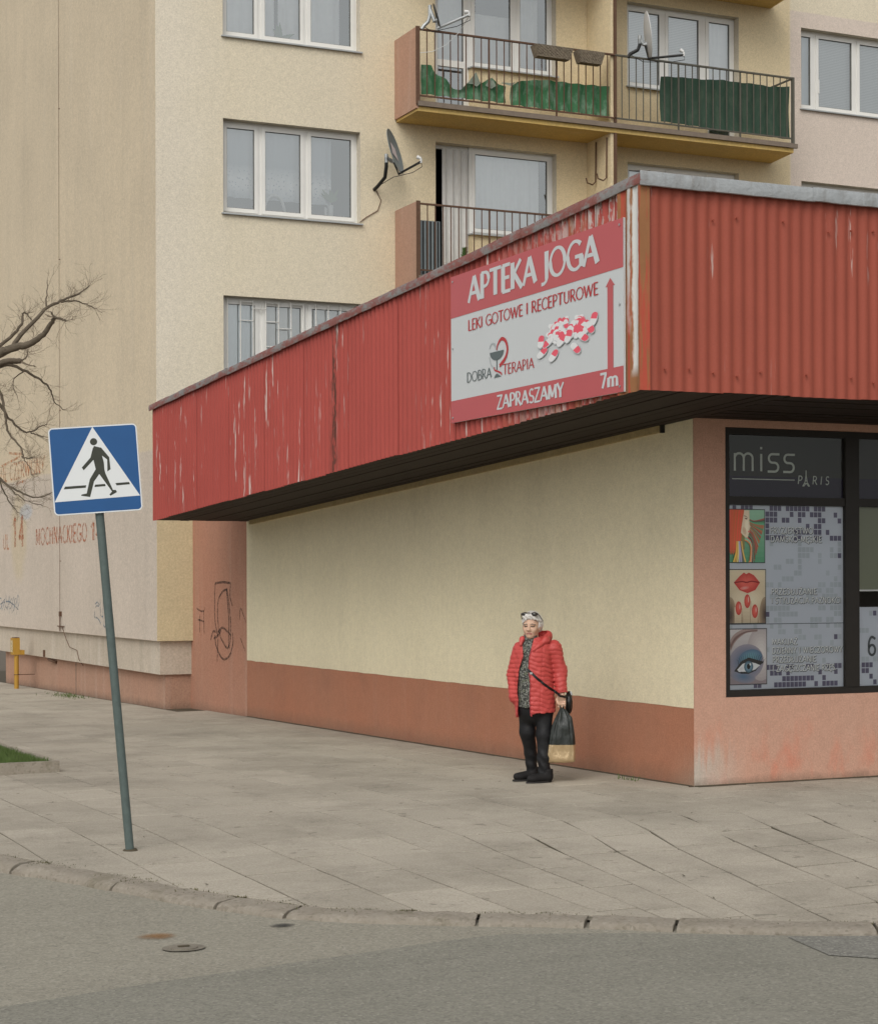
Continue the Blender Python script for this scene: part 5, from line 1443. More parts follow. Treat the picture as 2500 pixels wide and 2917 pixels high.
pol = [(fig, 0, 0), (ell(cxh, cyh, .0245, .0245), 0, 0)]
for d_ in (((785, 985), (1022, 974), (1015, 1003), (773, 1015)), ((1120, 970), (1230, 965), (1237, 990), (1112, 997)), ((1345, 958), (1498, 950), (1508, 975), (1358, 985))): pol.append(([spx(*p) for p in d_], 0, 0))
put_polys(plP, 'walking_figure', pol, [M['signblack']], plate, .0024)

# ================================================================== SATELLITE DISHES
def dish(name, c, n, wdt, hgt, depth, mat, label, mount, lnb, sticker=False, arm=M['black']):
    c = Vector(c); n = Vector(n).normalized(); s_ = Vector((0, 0, 1)).cross(n).normalized(); u_ = n.cross(s_)
    root = empty(name, mount[0]); tag(root, label, 'satellite dish', 'satellite dishes on the flats')
    def ad(o): adopt(o, root); return o
    mb = MB(); rings, seg = 7, 40
    for lay, off in ((0, 0), (1, -.008)):
        vs = [c + n * (off - depth)]
        for r_ in range(1, rings + 1):
            q = r_ / rings
            for k in range(seg):
                a = 2 * math.pi * k / seg
                vs.append(c + s_ * (wdt / 2 * q * math.cos(a)) + u_ * (hgt / 2 * q * math.sin(a)) + n * (off + depth * (q * q - 1)))
        fs = [(0, 1 + k, 1 + (k + 1) % seg) for k in range(seg)] + [(1 + (r_ - 1) * seg + k, 1 + r_ * seg + k, 1 + r_ * seg + (k + 1) % seg, 1 + (r_ - 1) * seg + (k + 1) % seg) for r_ in range(1, rings) for k in range(seg)]
        mb.add(vs, fs)
    b0 = len(mb.v) // 2; e0 = 1 + (rings - 1) * seg
    mb.f += [(e0 + k, b0 + e0 + k, b0 + e0 + (k + 1) % seg, e0 + (k + 1) % seg) for k in range(seg)]; mb.mi += [0] * seg
    ad(smooth_by_angle(mb.build('reflector', mat), 50))
    mb = MB(); mb.tube(mount, .030, 10); ad(smooth_by_angle(mb.build('mount_pipe', arm), 60))
    bk = c - n * (depth + .05) - u_ * hgt * .18
    mb = MB(); top = Vector(mount[-1])
    mb.tube([top + Vector((0, 0, .06)), top - Vector((0, 0, .08))], .03, 10)
    mb.tube([top, bk, c - n * depth * .9 - u_ * hgt * .18], [.03, .035, .05], 8)
    ad(mb.build('bracket', M['galv']))
    low = c - u_ * hgt * .49 - n * .02; lb = Vector(lnb)
    mb = MB(); mb.tube([c - u_ * hgt * .2 - n * (depth + .02), low - n * .03, lb], .021, 8); ad(mb.build('feed_arm', arm))
    dr = (c - lb).normalized()
    mb = MB(); mb.tube([lb + Vector((0, 0, -.02)), lb + Vector((0, 0, .05))], .02, 8); mb.tube([lb + Vector((0, 0, .05)), lb + Vector((0, 0, .05)) + dr * .07], [.022, .032], 12); ad(mb.build('receiver', M['dishwhite']))
    if sticker:
        mb = MB(); q = [(-.02, .17), (.10, .09), (.10, -.13), (-.03, -.02)]
        mb.poly([c + s_ * a * 1.6 + u_ * b_ + n * (-depth * (1 - (a * 1.6 / (wdt / 2)) ** 2 - (b_ / (hgt / 2)) ** 2) + .006) for a, b_ in q]); ad(mb.build('sticker', M['labelwhite']))
    mb = MB(); mb.tube([lb, lb + Vector((.02, 0, -.08)), lb.lerp(low, .4) + Vector((0, 0, -.10)), low + Vector((-.1, .05, -.06)), Vector(mount[0]) + Vector((.05, 0, .05))], .006, 5); ad(mb.build('cable', M['black']))
    return root
tc = Vector((-.40, -.92, 0)); rh = Vector((.908, -.419, 0))
def facing(a, el=.28): v = tc * math.cos(rad(a)) + rh * math.sin(rad(a)); return (v.x, v.y, el)
d1 = dish('satellite_dish', (3.30, YF - .42, 8.78), facing(75), .66, .76, .05, M['dishgrey'], 'grey satellite dish on the wall beside the balcony of the middle floor',
     [(3.10, YF - .01, 8.22), (3.12, YF - .12, 8.26), (3.15, YF - .34, 8.36), (3.14, YF - .42, 8.52), (3.14, YF - .42, 8.66)], (3.62, YF - .72, 8.58), True)
mb = MB(); mb.tube([(3.14, YF - .012, 8.2), (3.22, YF - .012, 8.05), (3.16, YF - .012, 7.88), (2.95, YF - .012, 7.75), (2.84, YF - .012, 7.66)], .007, 5); adopt(mb.build('cable', M['rust']), d1)
dish('satellite_dish', (3.80, YB - .10, 10.89), facing(90, .30), .42, .40, .012, M['black'], 'small dark satellite dish seen edge-on at the left end of the upper balcony rail',
     [(3.57, YB, 10.67), (3.62, YB, 10.74), (3.68, YB - .03, 10.80), (3.70, YB - .05, 10.90), (3.70, YB - .05, 11.0)], (4.22, YB - .42, 10.87), arm=M['galv'])
dish('satellite_dish', (7.74, YB - .10, 11.05), facing(91, .12), .72, .80, .05, M['dishwhite'], 'white satellite dish seen edge-on above the rail near the dividing wall',
     [(7.40, YB, 10.66), (7.44, YB, 10.72), (7.58, YB - .02, 10.80), (7.60, YB - .05, 10.88), (7.60, YB - .05, 10.98)], (8.22, YB - .45, 10.68), arm=M['black'])

# ================================================================== THINGS ON THE BALCONIES
def planter(name, xa, xb_, zt_, zb_, label):
    root = empty(name, ((xa + xb_) / 2, YB - .12, zb_)); tag(root, label, 'flower box', 'wicker flower boxes on the balcony rail')
    L = xb_ - xa; ins = .05; mb = MB(); n = 26; rows = 8
    vs = []
    for j in range(rows + 1):
        v = j / rows
        for side in (-1, 1):
            for i in range(n + 1):
                u = i / n
                hw = L / 2 - ins * (1 - v); dp = .075 + .03 * v
                bul = .006 * math.sin(i * 2.2 + (j % 2) * math.pi) * (1 if 0 < j < rows else .3)
                x = -hw + 2 * hw * u; yy = side * (dp + bul)
                vs.append((x if side == 1 else -x, yy, (zt_ - zb_) * v))
    m = 2 * (n + 1)
    fs = [(j * m + i, j * m + (i + 1) % m, (j + 1) * m + (i + 1) % m, (j + 1) * m + i) for j in range(rows) for i in range(m)]
    fs.append(tuple(range(m))[::-1])
    mb.add(vs, fs); mb.build('basket', M['wicker'], root)
    mb = MB(); mb.box(-L / 2 + .02, L / 2 - .02, -.09, .09, (zt_ - zb_) * .84, (zt_ - zb_) * .9); mb.build('soil', M['earth'], root)
    mb = MB()
    for xx in (-L * .3, L * .3): mb.tube([(xx, .10, (zt_ - zb_) * .5), (xx, .105, zt_ - zb_ + .05), (xx, .14, zt_ - zb_ + .06), (xx, .145, zt_ - zb_ + .02)], .007, 6)
    mb.build('hanger', M['black'], root)
planter('flower_box', 5.53, 6.23, 10.62, 10.43, 'longer wicker flower box hanging on the upper balcony rail')
planter('flower_box', 6.33, 6.83, 10.62, 10.42, 'shorter wicker flower box hanging on the rail next to the dividing wall')

def green_mat(name, a, b_, pale):
    t = NT(name)
    c = t.mix(t.noise(6, 4, .6), a, b_)
    c = t.mix(t.math('MULTIPLY', t.step(t.noise(1, 5, .7, stretch=(7, 7, 3)), .46, .62), .7), c, pale)
    return t.out(c, .7)
M['greenL'] = green_mat('bright_green_torn_sheet', (.030, .115, .045, 1), (.045, .16, .065, 1), (.20, .29, .21, 1))
M['greenR'] = green_mat('dark_green_shade_cloth', (.022, .050, .032, 1), (.034, .070, .044, 1), (.055, .085, .055, 1))
M['greenback'] = green_mat('pale_back_of_green_sheet', (.17, .22, .17, 1), (.24, .28, .22, 1), (.3, .32, .27, 1))
def cloth(name, top, zbot, y, amp, mat, root, step=.05, thick=.006, bulge=.0, wav=.138):
    """hanging sheet with an uneven top outline (list of (x,z))"""
    xs_ = [p[0] for p in top]; n = int((xs_[-1] - xs_[0]) / step); rows = 8; vs = []
    for i in range(n + 1):
        x = xs_[0] + (xs_[-1] - xs_[0]) * i / n
        for (xa, za), (xb_, zb_) in zip(top, top[1:]):
            if xa <= x <= xb_ + 1e-6: zt_ = za + (zb_ - za) * (x - xa) / max(1e-6, xb_ - xa)
        zb2 = zbot[0] + (zbot[1] - zbot[0]) * i / n
        for j in range(rows + 1):
            v = j / rows
            yy = y + amp * math.cos((x - xs_[0]) / wav * math.pi) + .015 * mnoise.noise(Vector((x * 4, v * 3, 2))) + bulge * math.sin(v * math.pi)
            vs.append((x, yy, zb2 + (zt_ - zb2) * v))
    m = rows + 1
    mb = MB(); mb.add(vs, [(i * m + j, (i + 1) * m + j, (i + 1) * m + j + 1, i * m + j + 1) for i in range(n) for j in range(rows)])
    vs2 = [(a, b_ + thick, c) for a, b_, c in vs]
    mb.add(vs2, [(i * m + j, i * m + j + 1, (i + 1) * m + j + 1, (i + 1) * m + j) for i in range(n) for j in range(rows)])
    o = mb.build(name, mat, smooth=True); adopt(o, root); return o
r1 = empty('balcony_screen', (3.6, YB + .03, 9.65)); tag(r1, 'torn bright green balcony screen tied behind the left rail', 'balcony screen', 'green screens on the upper balcony')
cloth('sheet', [(3.606, 10.133), (3.758, 10.128), (3.80, 10.05), (3.856, 10.016), (4.003, 9.943), (4.176, 9.80), (4.275, 9.78), (4.399, 9.897), (4.48, 9.97), (4.55, 10.09), (4.62, 9.96), (4.70, 9.95), (4.80, 10.03), (4.851, 10.036), (5.003, 9.962), (5.10, 9.93)], (9.655, 9.66), YB + .055, .030, M['greenL'], r1, bulge=.02)
cloth('sheet', [(5.219, 9.95), (5.30, 10.02), (5.437, 10.066), (5.823, 10.12), (6.477, 10.122), (6.795, 10.134), (7.055, 10.139)], (9.645, 9.635), YB + .050, .028, M['greenL'], r1, bulge=.03)
mb = MB()
for pts in ([(4.40, 9.90), (4.55, 10.10), (4.64, 9.93), (4.56, 9.86), (4.50, 9.90)], [(4.72, 9.90), (4.85, 10.05), (4.92, 9.92), (4.84, 9.86)], [(5.0, 9.97), (5.2, 9.94), (5.28, 10.02), (5.42, 10.07), (5.2, 9.99), (5.05, 9.99)]):
    mb.prism([(a, YB + .022 + .012 * math.sin(a * 30), b_) for a, b_ in pts], (0, .004, 0))
adopt(mb.build('folded_flap', M['greenback']), r1)
r2 = empty('balcony_screen', (8.1, YB + .03, 9.65)); tag(r2, 'dark green shade cloth stretched behind the right-hand balcony rail', 'balcony screen', 'green screens on the upper balcony')
cloth('sheet', [(8.085, 10.428), (8.5, 10.455), (9.0, 10.47), (9.33, 10.506), (9.6, 10.49), (9.98, 10.508), (10.3, 10.49), (10.715, 10.534)], (9.66, 9.60), YB + .050, .016, M['greenR'], r2, wav=.138, bulge=.03)
# thin white washing line across the left end
mb = MB(); mb.tube([(3.47, YB - .03, 10.27), (3.75, YB - .02, 10.33), (4.0, YB - .02, 10.47), (4.2, YB - .1, 10.68), (4.23, YB - .4, 10.86)], .005, 5)
o = mb.build('white_cable', M['white']); tag(o, 'thin white cable running from the pink side panel to the small dark dish', 'cable')

# lower balcony: grey board, shrub
gb_ = empty('grey_board', (3.73, YB + .06, 6.74)); tag(gb_, 'dark grey ribbed board leaning behind the lower balcony rail', 'board')
mb = MB(); mb.box(-.20, .19, 0, .02, 0, .88); mb.build('panel', M['dishgrey'], gb_)
mb = MB()
for k in range(6): mb.box(-.19 + k * .066, -.165 + k * .066, -.006, -.001, .01, .87)
mb.build('rib', M['black'], gb_)
pl_ = empty('potted_shrub', (4.55, YB + .45, 6.70)); tag(pl_, 'small dark green conifer in a pot on the lower balcony', 'plant')
mb = MB(); mb.tube([(0, 0, 0), (0, 0, .18)], [.09, .12], 12); mb.build('pot', M['white'], pl_)
rr = random.Random(31); mb = MB()
for k in range(420):
    h_ = rr.random(); r_ = .10 * (1 - h_) + .015; a = rr.uniform(0, 6.28); q = r_ * math.sqrt(rr.random())
    x, y, z = q * math.cos(a), q * math.sin(a), .16 + h_ * .42
    mb.add([(x - .012, y, z), (x + .012, y, z), (x + math.cos(a) * .03, y + math.sin(a) * .03, z + .05)], [(0, 1, 2)])
mb.build('foliage', M['leafy'], pl_)

# ================================================================== YELLOW GAS POST
gp = empty('gas_post', (-.85, 23.35, gz(-.85, 23.35))); tag(gp, 'yellow gas riser pipe and box against the pink plinth', 'gas post')
mb = MB(); mb.tube([(0, 0, -.05), (0, 0, .66)], .046, 14); smooth_by_angle(mb.build('pipe', M['yellow'], gp), 50)
mb = MB(); mb.box(-.075, .055, -.06, .20, .67, 1.0); mb.box(.056, .15, -.05, .18, .67, .76); mb.build('box', M['yellow'], gp)
mb = MB(); mb.box(-.05, .05, -.05, .19, 1.001, 1.012); mb.build('lid', M['rust'], gp)
mb = MB(); mb.box(-.0775, -.0755, .0, .15, .72, .95); mb.build('sticker', M['endface'], gp)
mb = MB()
for k in range(7): mb.box(-.0795, -.0778, .02 + .03 * (k % 3), .05 + .03 * (k % 3), .74 + .03 * k, .755 + .03 * k)
mb.build('sticker_print', M['black'], gp)
mb = MB(); mb.tube([(0, 0, .27), (0, 0, .285)], .05, 14); mb.box(.04, .36, -.008, .008, .27, .285); mb.build('clamp', M['rust'], gp)

# ================================================================== ROAD DETAILS
M['valve'] = plain('worn_iron_lid', (.19, .17, .135, 1), .8, .35, 20, .4, 60)
vc = empty('valve_cover', (-5.954, -4.43, ROADZ + .004)); tag(vc, 'small oval iron valve cover set in the road', 'valve cover')
mb = MB(); n = 28
for rr_, zz in ((1.0, .002),):
    mb.add([(.115 * math.cos(a), .095 * math.sin(a), .003) for a in [6.283 * k / n for k in range(n)]], [tuple(range(n))])
mb.build('frame', M['valve'], vc)
mb = MB(); mb.tube([(.0, 0, .002), (0, 0, .008)], .072, 24); mb.build('lid', M['valve'], vc)
mb = MB(); mb.box(-.03, .03, -.012, .012, .009, .014); mb.build('lifting_bar', M['joint'], vc)
def stain(name, x, y, rx, ry, mat, label, seed):
    rr = random.Random(seed); mb = MB(); n = 30
    mb.add([(x + rx * math.cos(6.283 * k / n) * (1 + .3 * mnoise.noise(Vector((math.cos(6.283 * k / n) * 2, math.sin(6.283 * k / n) * 2, seed)))), y + ry * math.sin(6.283 * k / n) * (1 + .3 * mnoise.noise(Vector((math.cos(6.283 * k / n) * 2, 5, seed)))), ROADZ + .0055) for k in range(n)], [tuple(range(n))])
    return tag(mb.build(name, mat), label, 'stain')
def soft_stain(name, col, cx_, cy_, rx, ry, k=.8):
    t = NT(name); x, y, z = t.sep()
    dx = t.math('DIVIDE', t.math('SUBTRACT', x, cx_), rx); dy = t.math('DIVIDE', t.math('SUBTRACT', y, cy_), ry)
    d = t.math('ADD', t.math('ADD', t.math('MULTIPLY', dx, dx), t.math('MULTIPLY', dy, dy)), t.math('MULTIPLY', t.math('SUBTRACT', t.noise(14, 4, .7), .5), .9))
    t.out(col, .9)
    tr = t.n('ShaderNodeBsdfTransparent'); mx = t.n('ShaderNodeMixShader')
    t.put(mx.inputs[0], t.math('MULTIPLY', t.math('SUBTRACT', 1.0, t.step(d, .05, .8), True), k))
    t.link(tr.outputs[0], mx.inputs[1]); t.link(t.b.outputs[0], mx.inputs[2])
    o = [x_ for x_ in t.t.nodes if x_.type == 'OUTPUT_MATERIAL'][0]; t.link(mx.outputs[0], o.inputs[0]); return t.m
stain('rust_stain', -5.987, -4.05, .24, .22, soft_stain('rust_stain', (.26, .12, .03, 1), -5.987, -4.05, .13, .11, .55), 'orange rust stain on the road beside the valve cover', 1)
stain('tar_spot', -5.264, -4.04, .12, .10, soft_stain('tar_spot', (.045, .045, .042, 1), -5.264, -4.04, .09, .07, .85), 'dark tar spot on the road near the kerb', 2)
# litter, butts and leaves on the pavement
rr = random.Random(77); mb = MB()
for _ in range(46):
    x = rr.uniform(-5.8, .3); y = rr.uniform(-5, 6)
    if x > -.1 and y > -.1: continue
    if y < kerb_y(x) + .1: continue
    a = rr.uniform(0, 3.14); l = rr.uniform(.008, .022); w_ = rr.uniform(.003, .008)
    z = gz(x, y) + .007
    mb.add([(x - math.cos(a) * l - math.sin(a) * w_, y - math.sin(a) * l + math.cos(a) * w_, z), (x - math.cos(a) * l + math.sin(a) * w_, y - math.sin(a) * l - math.cos(a) * w_, z),
            (x + math.cos(a) * l + math.sin(a) * w_, y + math.sin(a) * l - math.cos(a) * w_, z + .003), (x + math.cos(a) * l - math.sin(a) * w_, y + math.sin(a) * l + math.cos(a) * w_, z + .004)], [(0, 1, 2, 3)])
tag(mb.build('litter', M['joint']), 'specks of litter scattered over the pavement slabs', 'litter', kind='stuff')

# ================================================================== THE BARE TREE AT THE LEFT
tr_a, tr_r = Vector((.4192, .9079, 0)), Vector((.9079, -.4192, 0))
camp = Vector((-8.858, -13.911, 0))
def TP(L, z, d=0): v = camp + tr_a * (21 + d) + tr_r * L; return Vector((v.x, v.y, z))
tb = TP(-6.15, 0); tb.z = gz(tb.x, tb.y) + .02
tree = empty('bare_tree', tuple(tb)); tag(tree, 'bare leafless tree reaching in from the left edge', 'tree')
rt = random.Random(42)
mb = MB(); mb.tube([tb - Vector((0, 0, .1)), tb + Vector((0, 0, .3)), tb + Vector((.05, .05, 1.6)), TP(-6.1, 2.9), TP(-6.0, 3.6)], [.23, .17, .145, .135, .12], 14)
adopt(smooth_by_angle(mb.build('trunk', M['bark']), 60), tree)
twigs = MB()
limbs = [  # start radius, end radius, depth offsets, points (lateral, height)
 (.075, .016, (-.1, -.5), [(-6.0, 3.5), (-5.4, 4.1), (-4.89, 4.31), (-4.74, 4.37), (-4.5, 4.42), (-4.33, 4.51), (-4.21, 4.65), (-4.18, 4.69)]),
 (.016, .010, (-.5, -.5), [(-4.18, 4.69), (-4.11, 4.675), (-4.05, 4.65)]), (.014, .006, (-.5, -.52), [(-4.18, 4.69), (-4.22, 4.75)]),
 (.030, .006, (-.3, .2), [(-4.70, 4.38), (-4.58, 4.57), (-4.36, 4.83), (-4.21, 4.94), (-4.04, 5.03), (-3.93, 5.14)]),
 (.012, .004, (-.1, .1), [(-4.36, 4.83), (-4.37, 4.97), (-4.38, 5.19)]), (.011, .004, (0, .2), [(-4.21, 4.93), (-4.07, 4.95), (-3.93, 4.92), (-3.84, 4.88)]),
 (.050, .030, (.1, .2), [(-6.0, 3.45), (-5.4, 4.0), (-4.89, 4.28), (-4.70, 4.29)]), (.010, .004, (.2, .2), [(-4.70, 4.29), (-4.64, 4.34), (-4.63, 4.42)]),
 (.024, .004, (.1, .5), [(-5.4, 4.0), (-4.89, 4.25), (-4.69, 4.20), (-4.52, 4.11), (-4.41, 4.0), (-4.37, 3.86), (-4.27, 3.77)]), (.009, .003, (.3, .2), [(-4.69, 4.2), (-4.8, 4.08), (-4.74, 3.88)]),
 (.030, .008, (.2, .4), [(-5.6, 3.95), (-5.2, 4.3), (-4.89, 4.53), (-4.72, 4.73), (-4.71, 4.85), (-4.68, 4.86)]), (.008, .003, (.4, .4), [(-4.68, 4.86), (-4.61, 4.76), (-4.6, 4.6)]),
 (.026, .005, (-.2, .1), [(-5.9, 3.5), (-5.3, 4.05), (-5.0, 3.95), (-4.89, 3.81), (-4.79, 3.65), (-4.70, 3.54), (-4.57, 3.48), (-4.47, 3.53), (-4.39, 3.58)]), (.008, .003, (.1, .2), [(-4.57, 3.48), (-4.48, 3.45), (-4.35, 3.42)]),
 (.022, .004, (.0, -.3), [(-5.4, 4.0), (-5.0, 4.08), (-4.86, 3.88), (-4.81, 3.68), (-4.77, 3.49), (-4.63, 3.3), (-4.58, 3.19), (-4.51, 3.17), (-4.47, 3.18)]), (.007, .003, (-.3, -.3), [(-4.58, 3.19), (-4.52, 3.1), (-4.47, 2.98)]),
 (.024, .005, (.0, -.2), [(-6.0, 3.4), (-5.5, 3.55), (-5.1, 3.2), (-4.89, 2.97), (-4.78, 2.88), (-4.65, 2.8), (-4.51, 2.75), (-4.41, 2.74), (-4.28, 2.79)]), (.010, .004, (-.1, .0), [(-4.89, 2.96), (-4.82, 2.78), (-4.75, 2.65), (-4.69, 2.58)]), (.010, .004, (-.1, -.3), [(-4.78, 2.88), (-4.68, 2.78), (-4.56, 2.71), (-4.35, 2.64)]),
 (.09, .03, (.2, 1.6), [(-6.0, 3.5), (-6.2, 4.6), (-6.5, 5.8), (-6.4, 6.9)]), (.08, .03, (-.2, -1.4), [(-6.05, 3.4), (-6.8, 4.3), (-7.3, 5.4), (-7.6, 6.3)]), (.06, .02, (.1, -.8), [(-6.0, 3.6), (-5.9, 4.9), (-6.0, 6.2), (-5.7, 7.2)]),
]
def twig(p, d, L, r, lev):
    pts = [p]; n = 4; dd = d.normalized()
    for k in range(n):
        dd = (dd + Vector((rt.uniform(-.32, .32), rt.uniform(-.32, .32), rt.uniform(-.25, .32)))).normalized()
        p = p + dd * L / n; pts.append(p)
        if lev > 0 and rt.random() < .75:
            sdv = Vector((rt.uniform(-1, 1), rt.uniform(-1, 1), rt.uniform(-.7, .9)))
            twig(p, dd * .8 + sdv * .75, L * rt.uniform(.35, .65), r * .62, lev - 1)
    twigs.tube(pts, [r * (1 - .65 * k / n) for k in range(n + 1)], 4, False)
for (ra, rb_, (d0, d1_), pts) in limbs:
    m = len(pts); P3 = [TP(L, z, d0 + (d1_ - d0) * i / (m - 1)) for i, (L, z) in enumerate(pts)]
    Q = [];
    for i in range(m - 1):
        p0, p1, p2, p3 = P3[max(i - 1, 0)], P3[i], P3[i + 1], P3[min(i + 2, m - 1)]
        for k in range(5):
            t = k / 5; Q.append(.5 * ((2 * p1) + (p2 - p0) * t + (2 * p0 - 5 * p1 + 4 * p2 - p3) * t * t + (3 * p1 - p0 - 3 * p2 + p3) * t ** 3))
    Q.append(P3[-1]); nq = len(Q)
    for i in range(1, nq - 1): Q[i] += Vector((rt.uniform(-1, 1), rt.uniform(-1, 1), rt.uniform(-1, 1))) * .008
    rr_ = [ra + (rb_ - ra) * (i / (nq - 1)) ** .8 for i in range(nq)]
    mb = MB(); mb.tube(Q, rr_, 9 if ra > .02 else 6); adopt(smooth_by_angle(mb.build('branch', M['bark']), 60), tree)
    thick = ra > .055
    for i in range(2, nq):
        L_ = (Q[i] - camp).dot(tr_r)
        if L_ < -5.3 and rt.random() < .6: continue
        if rt.random() < .25: continue
        for _ in range(2 if rr_[i] < .02 else 1):
            if rt.random() < (.62 if not thick else .4):
                d = (Q[i] - Q[i - 1]).normalized()
                sd_ = Vector((rt.uniform(-1, 1), rt.uniform(-1, 1), rt.uniform(-.8, 1)))
                twig(Q[i], d * .7 + sd_ * .8, rt.uniform(.10, .27), .0026, 2)
    twig(Q[-1], Q[-1] - Q[-2], rt.uniform(.08, .18), max(.0026, rb_ * .6), 2)
adopt(twigs.build('twigs', M['twig']), tree)

# ================================================================== THE WOMAN (signed-distance shapes, polygonised with surface nets)
def nets(f, lo, hi, h):
    lo = np.array(lo, float); hi = np.array(hi, float)
    n = np.ceil((hi - lo) / h).astype(int) + 1
    ax = [lo[i] + np.arange(n[i]) * h for i in range(3)]
    X, Y, Z = np.meshgrid(*ax, indexing='ij')
    v = f(X, Y, Z).astype(np.float32)
    c = n - 1
    acc = np.zeros((c[0], c[1], c[2], 3), np.float32); cnt = np.zeros(c, np.int16)
    corner = lambda d: v[d[0]:d[0] + c[0], d[1]:d[1] + c[1], d[2]:d[2] + c[2]]
    for a in range(3):
        for p in (0, 1):
            for q in (0, 1):
                d0 = [0, 0, 0]; o = [i for i in range(3) if i != a]; d0[o[0]] = p; d0[o[1]] = q
                d1 = list(d0); d1[a] = 1
                va, vb = corner(d0), corner(d1); m = (va < 0) != (vb < 0)
                t = np.where(m, va / np.where(m, va - vb, 1), 0)
                for k in range(3):
                    acc[..., k] += np.where(m, d0[k] + (t if k == a else 0), 0)
                cnt += m
    act = cnt > 0
    idx = -np.ones(c, np.int64); idx[act] = np.arange(act.sum())
    I = np.argwhere(act)
    verts = lo + (I + acc[act] / cnt[act][:, None]) * h
    faces = []
    for a in range(3):
        b_, d = [(1, 2), (2, 0), (0, 1)][a]
        sl0 = [slice(None)] * 3; sl1 = [slice(None)] * 3
        sl0[a] = slice(0, n[a] - 1); sl1[a] = slice(1, n[a])
        va = v[tuple(sl0)]; vb = v[tuple(sl1)]
        m = (va < 0) != (vb < 0)
        E_ = np.argwhere(m); s = va[m] < 0
        ok = (E_[:, b_] > 0) & (E_[:, d] > 0) & (E_[:, b_] < c[b_]) & (E_[:, d] < c[d])
        E_ = E_[ok]; s = s[ok]
        def cell(db, dd):
            q = E_.copy(); q[:, b_] -= db; q[:, d] -= dd; return idx[q[:, 0], q[:, 1], q[:, 2]]
        q = np.stack([cell(1, 1), cell(0, 1), cell(0, 0), cell(1, 0)], 1)
        q[~s] = q[~s][:, ::-1]
        faces.append(q)
    return verts, np.concatenate(faces)
def smin(a, b, k):
    h = np.clip(.5 + .5 * (b - a) / k, 0, 1); return b + (a - b) * h - k * h * (1 - h)
def smax(a, b, k): return -smin(-a, -b, k)
def capsule_(X, Y, Z, a, b, ra, rb):
    a = np.array(a, float); b = np.array(b, float); ba = b - a
    t = np.clip(((X - a[0]) * ba[0] + (Y - a[1]) * ba[1] + (Z - a[2]) * ba[2]) / (ba @ ba), 0, 1)
    return np.sqrt((X - a[0] - ba[0] * t) ** 2 + (Y - a[1] - ba[1] * t) ** 2 + (Z - a[2] - ba[2] * t) ** 2) - (ra + (rb - ra) * t)
def chain(X, Y, Z, pts, rs_, k=.02):
    d = None
    for i in range(len(pts) - 1):
        e_ = capsule_(X, Y, Z, pts[i], pts[i + 1], rs_[i], rs_[i + 1]); d = e_ if d is None else smin(d, e_, k)
    return d
def ellip(X, Y, Z, c, r, yaw=0):
    x, y, z = X - c[0], Y - c[1], Z - c[2]
    cs, sn_ = math.cos(yaw), math.sin(yaw)
    xr, yr = x * cs + y * sn_, -x * sn_ + y * cs
    k0 = np.sqrt((xr / r[0]) ** 2 + (yr / r[1]) ** 2 + (z / r[2]) ** 2); k1 = np.sqrt((xr / r[0] ** 2) ** 2 + (yr / r[1] ** 2) ** 2 + (z / r[2] ** 2) ** 2)
    return k0 * (k0 - 1) / np.maximum(k1, 1e-6)
def wob(X, Y, Z, s, ph=0):
    return (np.sin(X * s + ph) * np.sin(Y * s * 1.13 + 1.3 + ph) * np.sin(Z * s * .93 + 2.1) + .5 * np.sin(X * s * 2.1 + 2 + ph) * np.sin(Z * s * 1.9 + ph) * np.sin(Y * s * 1.7))
I1 = lambda z, zz, vv: np.interp(z, zz, vv)

wx, wy = -.905, 1.16
wdir = Vector((-8.858 - wx, -13.911 - wy)).normalized()
wrot = math.atan2(wdir.x, -wdir.y)
person = empty('person', (wx, wy, gz(wx, wy) + .008)); person.rotation_euler = (0, 0, wrot)
tag(person, 'white-haired person in a red quilted jacket standing by the cream wall', 'person')
# ---- shared shapes (x to the right in the picture, y away from the camera, z up)
TZ = [.56, .62, .72, .82, .92, 1.02, 1.12, 1.19, 1.24, 1.275, 1.31]
TCX = [-.035, -.035, -.038, -.045, -.05, -.052, -.048, -.042, -.04, -.045, -.05]
TA = [.180, .182, .180, .178, .174, .168, .165, .165, .150, .102, .072]
TBD = [.155, .158, .162, .165, .160, .152, .145, .135, .115, .085, .075]
def torso(X, Y, Z, off=0.0, ztop=1.29, zlow=.60):
    cx_ = I1(Z, TZ, TCX); a = I1(Z, TZ, TA) + off; b_ = I1(Z, TZ, TBD) + off
    q = np.sqrt(((X - cx_) / a) ** 2 + ((Y - .005) / b_) ** 2)
    d = (q - 1) * np.minimum(a, b_) * .9
    return np.maximum(np.maximum(d, Z - ztop), zlow - Z)
ARM_L = [(.136, .005, 1.205), (.188, .025, 1.0), (.200, -.02, .80)]
ARM_R = [(-.172, .02, 1.19), (-.228, .05, .97), (-.222, .0, .76)]
SL = [1.27, 1.13, 1.02, .89, .80, .73, .56]
EL = [-.150, -.142, -.178, -.192, -.196, -.186, -.200]; ER = [-.052, -.088, -.096, -.080, -.084, -.085, -.078]
def sleeves(X, Y, Z):
    return np.minimum(chain(X, Y, Z, ARM_L, [.074, .066, .058], .03), chain(X, Y, Z, ARM_R, [.068, .060, .05], .03))
